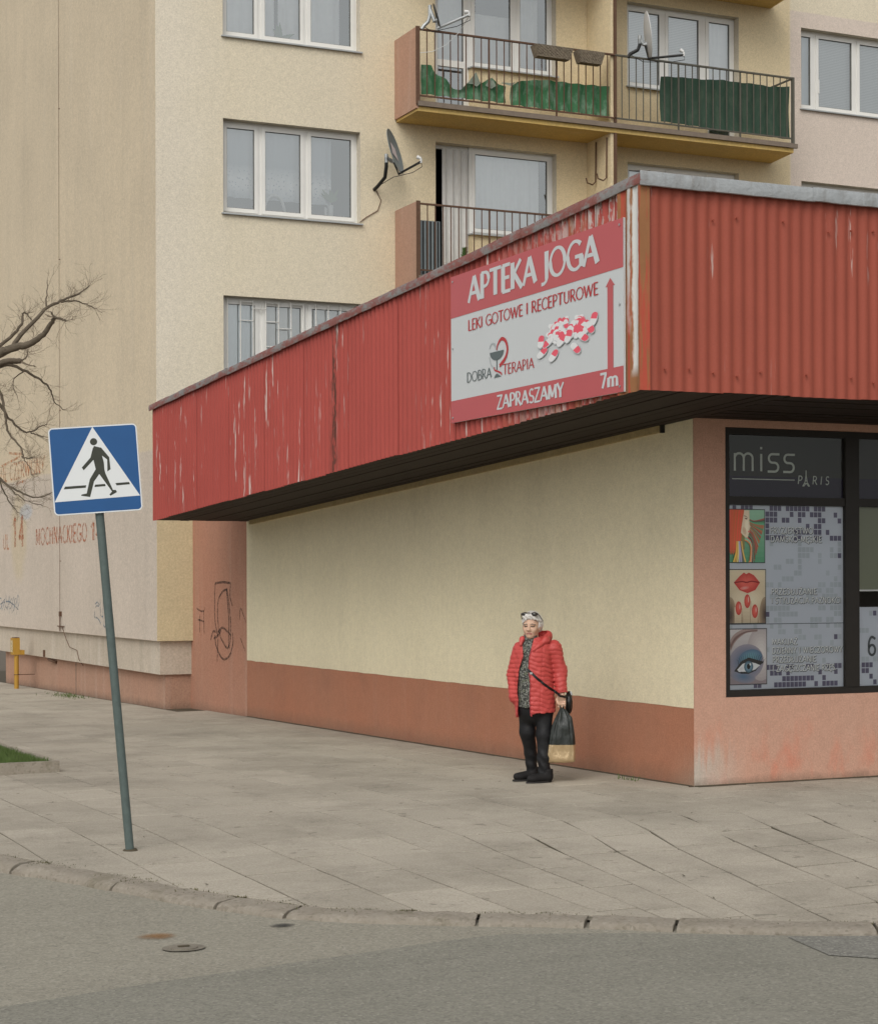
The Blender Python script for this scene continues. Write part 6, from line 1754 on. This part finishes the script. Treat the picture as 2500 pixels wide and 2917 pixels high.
def jacket_solid(X, Y, Z):
    low = .625 + .045 * np.clip((X + .02) / .1, -1, 0)
    t_ = torso(X, Y, Z, 0, 1.30, .5); t_ = np.maximum(t_, low - Z)
    al = np.maximum(chain(X, Y, Z, ARM_L, [.068, .060, .053], .03), .805 - Z + .05 * (X - .2))
    arr = chain(X, Y, Z, ARM_R, [.068, .060, .052], .03)
    d = smin(t_, arr, .03); d = smin(d, al, .022)
    # quilting: soft ribs round body and sleeves
    ribs = np.abs(np.sin((Z + .10 * X + .010 * np.sin(X * 14) + .006 * np.sin(X * 37 + Y * 23 + Z * 11)) * math.pi / .040)) ** .55
    d = d - .0072 * (ribs - .5) * (.85 + .3 * np.sin(X * 19 + Z * 13)) - .0032 * wob(X, Y, Z, 33) - .0016 * wob(X, Y, Z, 75, 1.3)
    d = d + .004 * np.exp(-((X - .02 - .05 * (Z - .9)) / .006) ** 2) * (Y < 0)      # panel seam
    # slack folds under the arm and at the elbow
    d = d + .004 * np.sin(X * 55 + Z * 30) * np.exp(-((Z - .98) / .08) ** 2)
    return d
def opening(X, Y, Z):
    """region in front of the shirt where the jacket hangs open"""
    return np.maximum(np.maximum(I1(-Z, [-s for s in SL], EL) - X, X - I1(-Z, [-s for s in SL], ER)), Y + .02)
def jacket(X, Y, Z):
    d = jacket_solid(X, Y, Z)
    d = np.maximum(d, -opening(X, Y, Z))
    # hollow body so the lining edge shows at the hem
    d = np.maximum(d, -np.maximum(torso(X, Y, Z, -.028, 1.5, .3), Z - .66))
    # neck hole
    d = np.maximum(d, -capsule_(X, Y, Z, (-.065, -.01, 1.22), (-.075, -.02, 1.40), .058, .070))
    return d
HY = rad(-14); HF = np.array([math.sin(HY), -math.cos(HY), 0]); HS = np.array([math.cos(HY), math.sin(HY), 0]); HC = np.array([-.068, -.012, 1.415])
def hp(f, s, z): return HC + HF * f + HS * s + np.array([0, 0, z])
HAND = np.array([.203, -.035, .745])
def hand(X, Y, Z):
    d = ellip(X, Y, Z, HAND, (.036, .022, .048)); d = smin(d, capsule_(X, Y, Z, (.205, -.02, .84), (.204, -.03, .775), .028, .026), .02)
    for i in range(4):
        x = .176 + i * .0185; L = (1.0, 1.1, 1.05, .85)[i]
        ch_ = chain(X, Y, Z, [(x, -.046, .722), (x - .002, -.070, .722 - .022 * L), (x - .002, -.066, .722 - .046 * L), (x, -.040, .722 - .048 * L)], [.0100, .0095, .0088, .008], .006)
        d = smin(d, ch_, .005)
    th = chain(X, Y, Z, [(.176, -.035, .772), (.160, -.062, .738), (.168, -.082, .710), (.180, -.088, .698)], [.0125, .011, .010, .009], .008)
    return smin(d, th, .008)
LEG_L = [(-.105, .055, .64), (-.108, .05, .44), (-.075, .115, .22), (-.069, .125, .09)]
LEG_R = [(.045, .0, .64), (.040, -.035, .42), (.040, -.05, .22), (.044, -.055, .09)]
def face(X, Y, Z):
    d = ellip(X, Y, Z, hp(-.012, 0, .012), (.074, .092, .098), HY)
    d = smin(d, ellip(X, Y, Z, hp(.032, 0, -.055), (.058, .055, .072), HY), .03)
    d = smin(d, ellip(X, Y, Z, hp(.062, 0, -.105), (.026, .022, .018), HY), .022)
    for s_ in (-1, 1):
        d = smin(d, ellip(X, Y, Z, hp(.060, s_ * .036, -.045), (.024, .022, .026), HY), .018)
        d = smin(d, capsule_(X, Y, Z, hp(.083, s_ * .012, .008), hp(.070, s_ * .050, .006), .010, .008), .010)
        d = smax(d, -ellip(X, Y, Z, hp(.092, s_ * .032, -.014), (.015, .012, .008), HY), .008)
        d = smin(d, ellip(X, Y, Z, hp(.082, s_ * .032, -.014), (.014, .009, .006), HY), .003)
        d = smin(d, ellip(X, Y, Z, hp(-.01, s_ * .074, -.025), (.010, .018, .032), HY), .006)
    d = smin(d, capsule_(X, Y, Z, hp(.086, 0, -.008), hp(.103, 0, -.044), .009, .0135), .010)
    d = smin(d, capsule_(X, Y, Z, hp(.090, -.013, -.048), hp(.090, .013, -.048), .009, .009), .008)
    d = smin(d, capsule_(X, Y, Z, hp(.083, -.018, -.074), hp(.083, .018, -.074), .006, .006), .006)
    d = smin(d, capsule_(X, Y, Z, hp(.082, -.016, -.086), hp(.082, .016, -.086), .007, .007), .006)
    d = smax(d, -capsule_(X, Y, Z, hp(.093, -.021, -.080), hp(.093, .021, -.080), .0035, .0035), .004)
    return d
def body(X, Y, Z):
    d = face(X, Y, Z)
    d = smin(d, capsule_(X, Y, Z, hp(-.018, 0, -.06), (-.05, .01, 1.22), .052, .062), .03)
    d = smin(d, torso(X, Y, Z, -.045, 1.25, .66), .03)
    d = smin(d, chain(X, Y, Z, ARM_L, [.045, .036, .028], .02), .03)
    d = smin(d, chain(X, Y, Z, ARM_R, [.042, .034, .028], .02), .03)
    d = smin(d, hand(X, Y, Z), .008)
    d = smin(d, chain(X, Y, Z, LEG_L, [.060, .045, .032, .026], .03), .03); d = smin(d, chain(X, Y, Z, LEG_R, [.060, .045, .032, .026], .03), .03)
    for toe, heel in ((FOOT_L[0], FOOT_L[1]), (FOOT_R[0], FOOT_R[1])): d = smin(d, capsule_(X, Y, Z, heel, toe, .030, .024), .02)
    return d
FOOT_L = [(-.205, .045, .035), (-.055, .125, .045)]; FOOT_R = [(-.080, -.135, .033), (.070, -.055, .045)]
def shoe(F):
    t_, h_ = F
    def f(X, Y, Z):
        d = capsule_(X, Y, Z, h_, t_, .050, .032); d = smin(d, ellip(X, Y, Z, (t_[0] * .8 + h_[0] * .2, t_[1] * .8 + h_[1] * .2, .028), (.05, .04, .03), math.atan2(t_[1] - h_[1], t_[0] - h_[0])), .02)
        d = smin(d, capsule_(X, Y, Z, h_, (h_[0] + .004, h_[1], .10), .050, .050), .02)
        return np.maximum(np.maximum(d, -Z), Z - .115)
    return f
def trousers(X, Y, Z):
    hip = np.maximum(ellip(X, Y, Z, (-.032, .02, .66), (.168, .13, .16)), Z - .78)
    l_ = chain(X, Y, Z, [(-.105, .055, .64), (-.108, .05, .44), (-.075, .115, .22), (-.069, .125, .06)], [.082, .069, .054, .050], .03)
    r_ = chain(X, Y, Z, [(.045, .0, .64), (.040, -.035, .42), (.040, -.05, .22), (.044, -.055, .06)], [.084, .066, .056, .053], .03)
    d = smin(smin(hip, l_, .03), np.maximum(r_, -1), .012)
    d = d + .0040 * np.sin(Z * 62 + X * 40 + np.sin(X * 30)) * np.exp(-((Z - .17) / .14) ** 2) + .002 * wob(X, Y, Z, 30)
    return np.maximum(np.maximum(d, .055 - Z), Z - .78)
def shirt(X, Y, Z):
    d = torso(X, Y, Z, -.020, 1.27, .67) + .003 * wob(X, Y, Z, 28) + .004 * np.sin(X * 60 + Z * 8)
    d = smin(d, capsule_(X, Y, Z, (-.058, -.004, 1.20), (-.076, -.020, 1.305), .068, .060), .03)
    d = d + .004 * np.sin(Z * 190) * (Z > 1.24)
    d = np.maximum(d, -capsule_(X, Y, Z, hp(.02, 0, -.045), hp(.01, 0, .02), .066, .08))
    return np.maximum(d, Z - 1.325)
def hood(X, Y, Z):
    """soft hood lying round the neck, opening at the front"""
    P_ = [(-.165, -.075, 1.235), (-.150, -.035, 1.285), (-.10, .085, 1.30), (.0, .105, 1.315), (.075, .045, 1.315), (.060, -.055, 1.275), (-.005, -.105, 1.225), (-.05, -.135, 1.19)]
    d = chain(X, Y, Z, P_, [.013, .020, .036, .043, .040, .029, .019, .012], .03)
    d = smin(d, ellip(X, Y, Z, (.055, .06, 1.29), (.06, .07, .045)), .02)
    d = np.maximum(d, -ellip(X, Y, Z, (.04, .035, 1.335), (.040, .05, .030)))
    d = d + .003 * wob(X, Y, Z, 45) 
    return np.maximum(d, -capsule_(X, Y, Z, (-.065, -.01, 1.20), (-.075, -.02, 1.45), .050, .066))
def hair(X, Y, Z):
    d = ellip(X, Y, Z, hp(-.018, .004, .022), (.086, .103, .098), HY)
    d = smin(d, ellip(X, Y, Z, hp(-.06, .03, .0), (.062, .055, .075), HY), .03)
    d = smin(d, ellip(X, Y, Z, hp(.050, -.012, .078), (.060, .040, .030), HY), .03)
    d = d + .0055 * np.sin((X * .8 - Y * .6) * 150 + Z * 60 + 3 * np.sin(Z * 30)) * .6 + .005 * wob(X, Y, Z, 55)
    fwd_ = (X - HC[0]) * HF[0] + (Y - HC[1]) * HF[1]; lat = (X - HC[0]) * HS[0] + (Y - HC[1]) * HS[1]; zz = Z - HC[2]
    cut = np.maximum(.012 - fwd_ + .25 * np.maximum(0, np.abs(lat) - .05), zz - (.050 + .25 * lat - 6 * (lat + .01) ** 2 + .006 * np.sin(lat * 260)))   # face opening with a swept fringe
    d = np.maximum(d, -cut)
    return np.maximum(d, -.072 - .3 * np.maximum(0, -fwd_) - zz)

SK = NT('skin'); 
M['skin'] = SK.out(SK.mix(SK.noise(60, 3), (.50, .32, .225, 1), (.60, .40, .29, 1)), .55, SK.bump(SK.noise(180, 3), .2, .002), 0, .35)
SK.b.inputs['Subsurface Weight'].default_value = .08; SK.b.inputs['Subsurface Radius'].default_value = (.01, .004, .002)
M['lips'] = plain('lip_skin', (.34, .14, .11, 1), .5, .1, 60, .05)
M['eyes'] = plain('dark_eye', (.05, .035, .03, 1), .35, .2, 60, 0)
M['brow'] = plain('grey_brow', (.24, .19, .15, 1), .8, .2, 90, .1)
M['hair'] = plain('white_hair', (.60, .575, .54, 1), .8, .35, 110, .8, 160, dist=.004)
def jm():
    t = NT('red_quilted_fabric'); c = t.mix(t.noise(14, 4, .6), (.42, .052, .048, 1), (.53, .075, .066, 1))
    return t.out(c, .52, t.bump(t.noise(70, 3, .6), .35, .004), 0, .35)
M['jacket'] = jm()
M['zip'] = plain('dark_red_zip', (.30, .03, .035, 1), .5, .1, 60, .1)
def shm():
    t = NT('grey_patterned_jersey')
    v = t.n('ShaderNodeTexVoronoi'); v.inputs['Scale'].default_value = 70; t.link(t.pos(), v.inputs['Vector'])
    f = t.step(t.noise(75, 3, .7), .47, .58)
    c = t.mix(f, (.025, .027, .024, 1), (.22, .225, .20, 1))
    c = t.mix(t.math('MULTIPLY', t.step(t.noise(24, 3, .6, off=(3, 3, 3)), .56, .66), .7), c, (.17, .19, .12, 1))
    return t.out(c, .85, t.bump(t.noise(90, 3), .3, .004))
M['shirt'] = shm()
M['trousers'] = plain('black_trousers', (.009, .009, .010, 1), .6, .3, 20, .4, 60)
M['shoe'] = plain('black_suede', (.010, .009, .009, 1), .75, .3, 30, .3, 90)
M['sole'] = plain('dark_sole', (.03, .028, .026, 1), .8, .2, 30, .2)
M['leather'] = plain('black_leather', (.012, .012, .012, 1), .32, .3, 40, .4, 70)
M['plasticbag'] = None
def bagm(name, a, b_, rough, metal, bs):
    t = NT(name); c = t.mix(t.noise(12, 4, .6), a, b_)
    return t.out(c, rough, t.bump(t.noise(bs, 3, .6, stretch=(1, 1, .4)), .8, .012), metal, .5)
M['plasticbag'] = bagm('dark_green_black_bag', (.008, .011, .009, 1), (.017, .022, .018, 1), .38, 0, 22)
M['gold'] = bagm('gold_foil', (.52, .38, .21, 1), (.68, .52, .32, 1), .30, .6, 26)
M['lens'] = plain('dark_lens', (.022, .018, .014, 1), .15, .2, 30, 0, spec=.6)

def sdf_obj(name, f, lo, hi, h, mat, parent=person, mats=None, pick=None):
    v_, q = nets(f, lo, hi, h)
    me = bpy.data.meshes.new(name); me.from_pydata(v_.tolist(), [], q.tolist())
    for m_ in (mats or [mat]): me.materials.append(m_)
    if pick is not None:
        cen = v_[q].mean(1); me.polygons.foreach_set('material_index', pick(cen).astype(np.int32))
    me.polygons.foreach_set('use_smooth', [True] * len(me.polygons)); me.update()
    return obj(name, me, parent)
def pick_body(c):
    r_ = np.zeros(len(c)); d = c - HC
    f = d @ HF; s_ = d @ HS; z = d[:, 2]
    r_[(f > .060) & (np.abs(z + .080) < .0085) & (np.abs(s_) < .024)] = 1
    for k in (-1, 1):
        r_[(f > .055) & (np.abs(s_ - k * .032) < .016) & (np.abs(z + .013) < .0042)] = 2
        r_[(f > .055) & (np.abs(s_ - k * .034) < .021) & (np.abs(z - .006 + .08 * np.abs(s_ - k * .026)) < .0042)] = 3
    return r_
sdf_obj('body', body, (-.33, -.22, .0), (.29, .22, 1.56), .0052, None, mats=[M['skin'], M['lips'], M['eyes'], M['brow']], pick=pick_body)
sdf_obj('hair', hair, (-.20, -.16, 1.30), (.07, .15, 1.56), .0045, M['hair'])
sdf_obj('jacket', jacket, (-.36, -.23, .52), (.32, .25, 1.34), .0058, M['jacket'])
sdf_obj('hood', hood, (-.24, -.20, 1.14), (.16, .2, 1.40), .006, M['jacket'])
sdf_obj('shirt', shirt, (-.28, -.2, .64), (.2, .2, 1.34), .006, M['shirt'])
sdf_obj('trousers', trousers, (-.26, -.2, .04), (.2, .23, .80), .006, M['trousers'])
for F in (FOOT_L, FOOT_R):
    s_ = sdf_obj('shoe', shoe(F), (min(F[0][0], F[1][0]) - .08, min(F[0][1], F[1][1]) - .09, -.01), (max(F[0][0], F[1][0]) + .09, max(F[0][1], F[1][1]) + .09, .13), .005, M['shoe'])
    t_, h_ = Vector(F[0]), Vector(F[1]); d = (t_ - h_).normalized(); n_ = Vector((-d.y, d.x, 0)).normalized(); d.z = 0
    out = []
    for k in range(24):
        a = 6.283 * k / 24; q = (t_ + h_) / 2 + d * math.cos(a) * ((t_ - h_).length / 2 + .045) + n_ * math.sin(a) * .045
        out.append((q.x, q.y, -.006))
    mb = MB(); mb.prism(out, (0, 0, .014)); o = mb.build('sole', M['sole'], s_)
# loose strands that break up the hair outline
rh_ = random.Random(5); mb = MB()
for k in range(420):
    th = rh_.uniform(-3.14, 3.14); ph = rh_.uniform(-.35, 1.5); f_ = math.cos(th) * math.cos(ph); l_ = math.sin(th) * math.cos(ph); z_ = math.sin(ph)
    if f_ > .35 and z_ < .62: continue
    p0 = hp(-.018 + .100 * f_, .004 + .083 * l_, .022 + .094 * z_)
    nrm = Vector(HF * f_ + HS * l_ + np.array([0, 0, z_])).normalized()
    tn = (Vector((rh_.uniform(-1, 1), rh_.uniform(-1, 1), rh_.uniform(-1.2, .3)))); tn = (tn - nrm * tn.dot(nrm)).normalized()
    L_ = rh_.uniform(.02, .045); p0 = Vector(p0)
    mb.tube([p0, p0 + tn * L_ * .5 + nrm * .004, p0 + tn * L_ + nrm * rh_.uniform(.001, .009)], [.0026, .0022, .0008], 4, False)
mb.build('hair_strands', M['hair'], person)
# zip along the open edge and the puller
def front_y(f, x, z, y0=-.35, gap=.002):
    ys2 = np.arange(y0, .1, .002); d = f(np.full_like(ys2, x), ys2, np.full_like(ys2, z)); k = np.argmax(d < gap); return float(ys2[k])
mb = MB()
zz_ = np.linspace(.625, 1.20, 30)
mb.tube([(float(np.interp(-z, [-s for s in SL], ER)) + .004, front_y(jacket_solid, float(np.interp(-z, [-s for s in SL], ER)) + .006, z) + .004, z) for z in zz_], .006, 6)
mb.tube([(-.070, -.165, .62), (-.068, -.17, .595)], .006, 6)
mb.build('zip', M['zip'], person)

# shoulder bag with strap across the chest
wm = Matrix.Translation(person.location) @ Matrix.Rotation(wrot, 4, 'Z')
def placed(name, label, cat, base):
    o = empty(name, tuple(wm @ Vector(base)), wrot); tag(o, label, cat); return o
def local(o, base): o.location = -Vector(base); return o
hb_base = (.255, .045, .60)
hb = placed('shoulder_bag', 'black leather shoulder bag with strap worn across the red jacket', 'handbag', hb_base)
def hbag(X, Y, Z):
    d = ellip(X, Y, Z, (.268, .055, .705), (.045, .085, .105)); d = smax(d, np.abs(X - .268) - .034, .02)
    return d + .004 * wob(X, Y, Z, 50)
local(sdf_obj('pouch', hbag, (.19, -.06, .57), (.34, .17, .84), .006, M['leather'], hb), hb_base)
path = []
for t in np.linspace(0, 1, 22):
    x = -.108 + t * (.160 + .108); z = 1.022 + t * (.800 - 1.022) - .012 * math.sin(t * 3.14)
    path.append(Vector((x, front_y(jacket_solid, x, z) - .004, z)))
path += [Vector((.19, -.11, .775)), Vector((.235, -.06, .765)), Vector((.262, .0, .775))]
mb = MB(); vs = []
for i, p in enumerate(path):
    d = (path[min(i + 1, len(path) - 1)] - path[max(i - 1, 0)]).normalized(); up_ = Vector((0, -1, 0)); sd_ = d.cross(up_).normalized() * .011
    vs += [tuple(p + sd_ + Vector((0, -.003, 0))), tuple(p - sd_ + Vector((0, -.003, 0))), tuple(p - sd_ + Vector((0, .002, 0))), tuple(p + sd_ + Vector((0, .002, 0)))]
mb.add(vs, [(i * 4 + j, i * 4 + (j + 1) % 4, (i + 1) * 4 + (j + 1) % 4, (i + 1) * 4 + j) for i in range(len(path) - 1) for j in range(4)])
local(mb.build('strap', M['leather'], hb), hb_base)
q = path[3]; mb = MB(); mb.box(q.x - .014, q.x + .010, q.y - .010, q.y - .004, q.z - .012, q.z + .006); local(mb.build('buckle', M['galv'], hb), hb_base)
mb = MB(); mb.tube([(.285, -.02, .81), (.295, -.035, .78)], .008, 8); local(mb.build('clasp', M['galv'], hb), hb_base)

# carrier bag in the hand: dark upper part, gold lower part, handles gathered in the fingers
sb_base = (.20, -.06, .175)
sb = placed('carrier_bag', 'black carrier bag with a gold foil bottom held in the left hand', 'shopping bag', sb_base)
BZ = [.175, .20, .335, .40, .50, .58, .63, .665]
BX0 = [.060, .058, .082, .090, .110, .145, .170, .188]; BX1 = [.320, .323, .325, .322, .308, .296, .255, .222]; BD = [.035, .05, .06, .06, .048, .034, .022, .014]
def ring(z, n=44):
    x0_, x1_, dp = float(np.interp(z, BZ, BX0)), float(np.interp(z, BZ, BX1)), float(np.interp(z, BZ, BD)); out = []
    for k in range(n):
        a = 6.283185 * k / n; ca, sa = math.cos(a), math.sin(a)
        e_ = .55; cx_ = abs(ca) ** e_ * (1 if ca > 0 else -1); sy = abs(sa) ** .8 * (1 if sa > 0 else -1)
        f = .010 * math.sin(k * 1.9 + z * 9) * min(1, (z - .15) * 4) + .012 * mnoise.noise(Vector((ca * 3, sa * 3, z * 9)))
        out.append(((x0_ + x1_) / 2 + (x1_ - x0_) / 2 * cx_, -.06 + (dp + f) * sy, z + .006 * ca * (1 if z < .19 else 0)))
    return out
def bag_part(name, zs_, mat, close):
    mb = MB(); n = 44; R_ = [ring(z) for z in zs_]
    vs = [p for r_ in R_ for p in r_]; fs = [(i * n + k, i * n + (k + 1) % n, (i + 1) * n + (k + 1) % n, (i + 1) * n + k) for i in range(len(zs_) - 1) for k in range(n)]
    if close: fs.append(tuple(range(n))[::-1])
    mb.add(vs, fs); o = mb.build(name, mat, sb, smooth=True); local(o, sb_base)
bag_part('gold_bottom', list(np.linspace(.175, .336, 12)), M['gold'], True)
bag_part('bag_body', list(np.linspace(.336, .665, 22)), M['plasticbag'], False)
mb = MB()
for yy in (-.050, -.072):
    mb.tube([(.196, yy, .655), (.190, yy, .685), (.186, -.060, .700), (.222, -.060, .700), (.218, yy, .685), (.214, yy, .655)], .007, 7)
local(mb.build('handle', M['plasticbag'], sb, smooth=True), sb_base)

# sunglasses pushed up on the hair
sg_base = tuple(HC + np.array([0, 0, .085]))
sg = placed('sunglasses', 'dark sunglasses pushed up on the white hair', 'sunglasses', sg_base)
def lens(s0):
    def f(X, Y, Z):
        c = hp(.062, s0, .094); return smax(ellip(X, Y, Z, c, (.036, .022, .020), HY), -ellip(X, Y, Z, c - HF * .010 - np.array([0, 0, .008]), (.036, .022, .020), HY), .002)
    return f
for s0 in (-.042, .040):
    c = hp(.062, s0, .094); local(sdf_obj('lens', lens(s0), c - .06, c + .06, .0035, M['lens'], sg), sg_base)
mb = MB(); mb.tube([tuple(hp(.090, -.014, .106)), tuple(hp(.094, -.001, .109)), tuple(hp(.090, .012, .106))], .004, 6)
local(mb.build('bridge', M['lens'], sg), sg_base)
for k in (-1, 1):
    mb = MB(); mb.tube([tuple(hp(.070, k * .076, .102)), tuple(hp(.02, k * .088, .070)), tuple(hp(-.05, k * .092, .035))], .004, 6); local(mb.build('temple', M['lens'], sg), sg_base)

# ================================================================== dark car beyond the gable (only its edge shows)
car = empty('parked_car', (-3.2, 31.0, -.75 + .05)); tag(car, 'dark parked car behind the low yellow wall at the left edge', 'car')
prof = [(-2.1, .35), (-2.15, .7), (-1.9, .9), (-1.0, .98), (-.45, 1.42), (.9, 1.45), (1.6, 1.0), (2.1, .92), (2.15, .4)]
mb = MB(); mb.prism([(a, -.85, b_) for a, b_ in prof], (0, 1.7, 0)); o = mb.build('body', M['black'], car)
bm = bmesh.new(); bm.from_mesh(o.data); bmesh.ops.bevel(bm, geom=bm.edges[:], offset=.06, segments=3, affect='EDGES'); bm.to_mesh(o.data); bm.free()
for (a, b_) in (((-.85, 1.03), (-.42, 1.36)), ((.25, 1.03), (.85, 1.38))):
    mb = MB(); mb.prism([(a[0], -.86, a[1]), (a[0] + .95, -.86, a[1]), (b_[0] + .55, -.86, b_[1]), (b_[0], -.86, b_[1])], (0, -.01, 0)); mb.build('side_window', M['lens'], car)
for xx in (-1.35, 1.35):
    for yy in (-.80, .62):
        mb = MB(); mb.tube([(xx, yy, .33), (xx, yy + .18, .33)], .33, 22); wh_ = mb.build('wheel', M['black'], car)
        mb = MB(); mb.tube([(xx, yy - .006, .33), (xx, yy - .001, .33)], .2, 16); mb.build('rim', M['galv'], wh_)
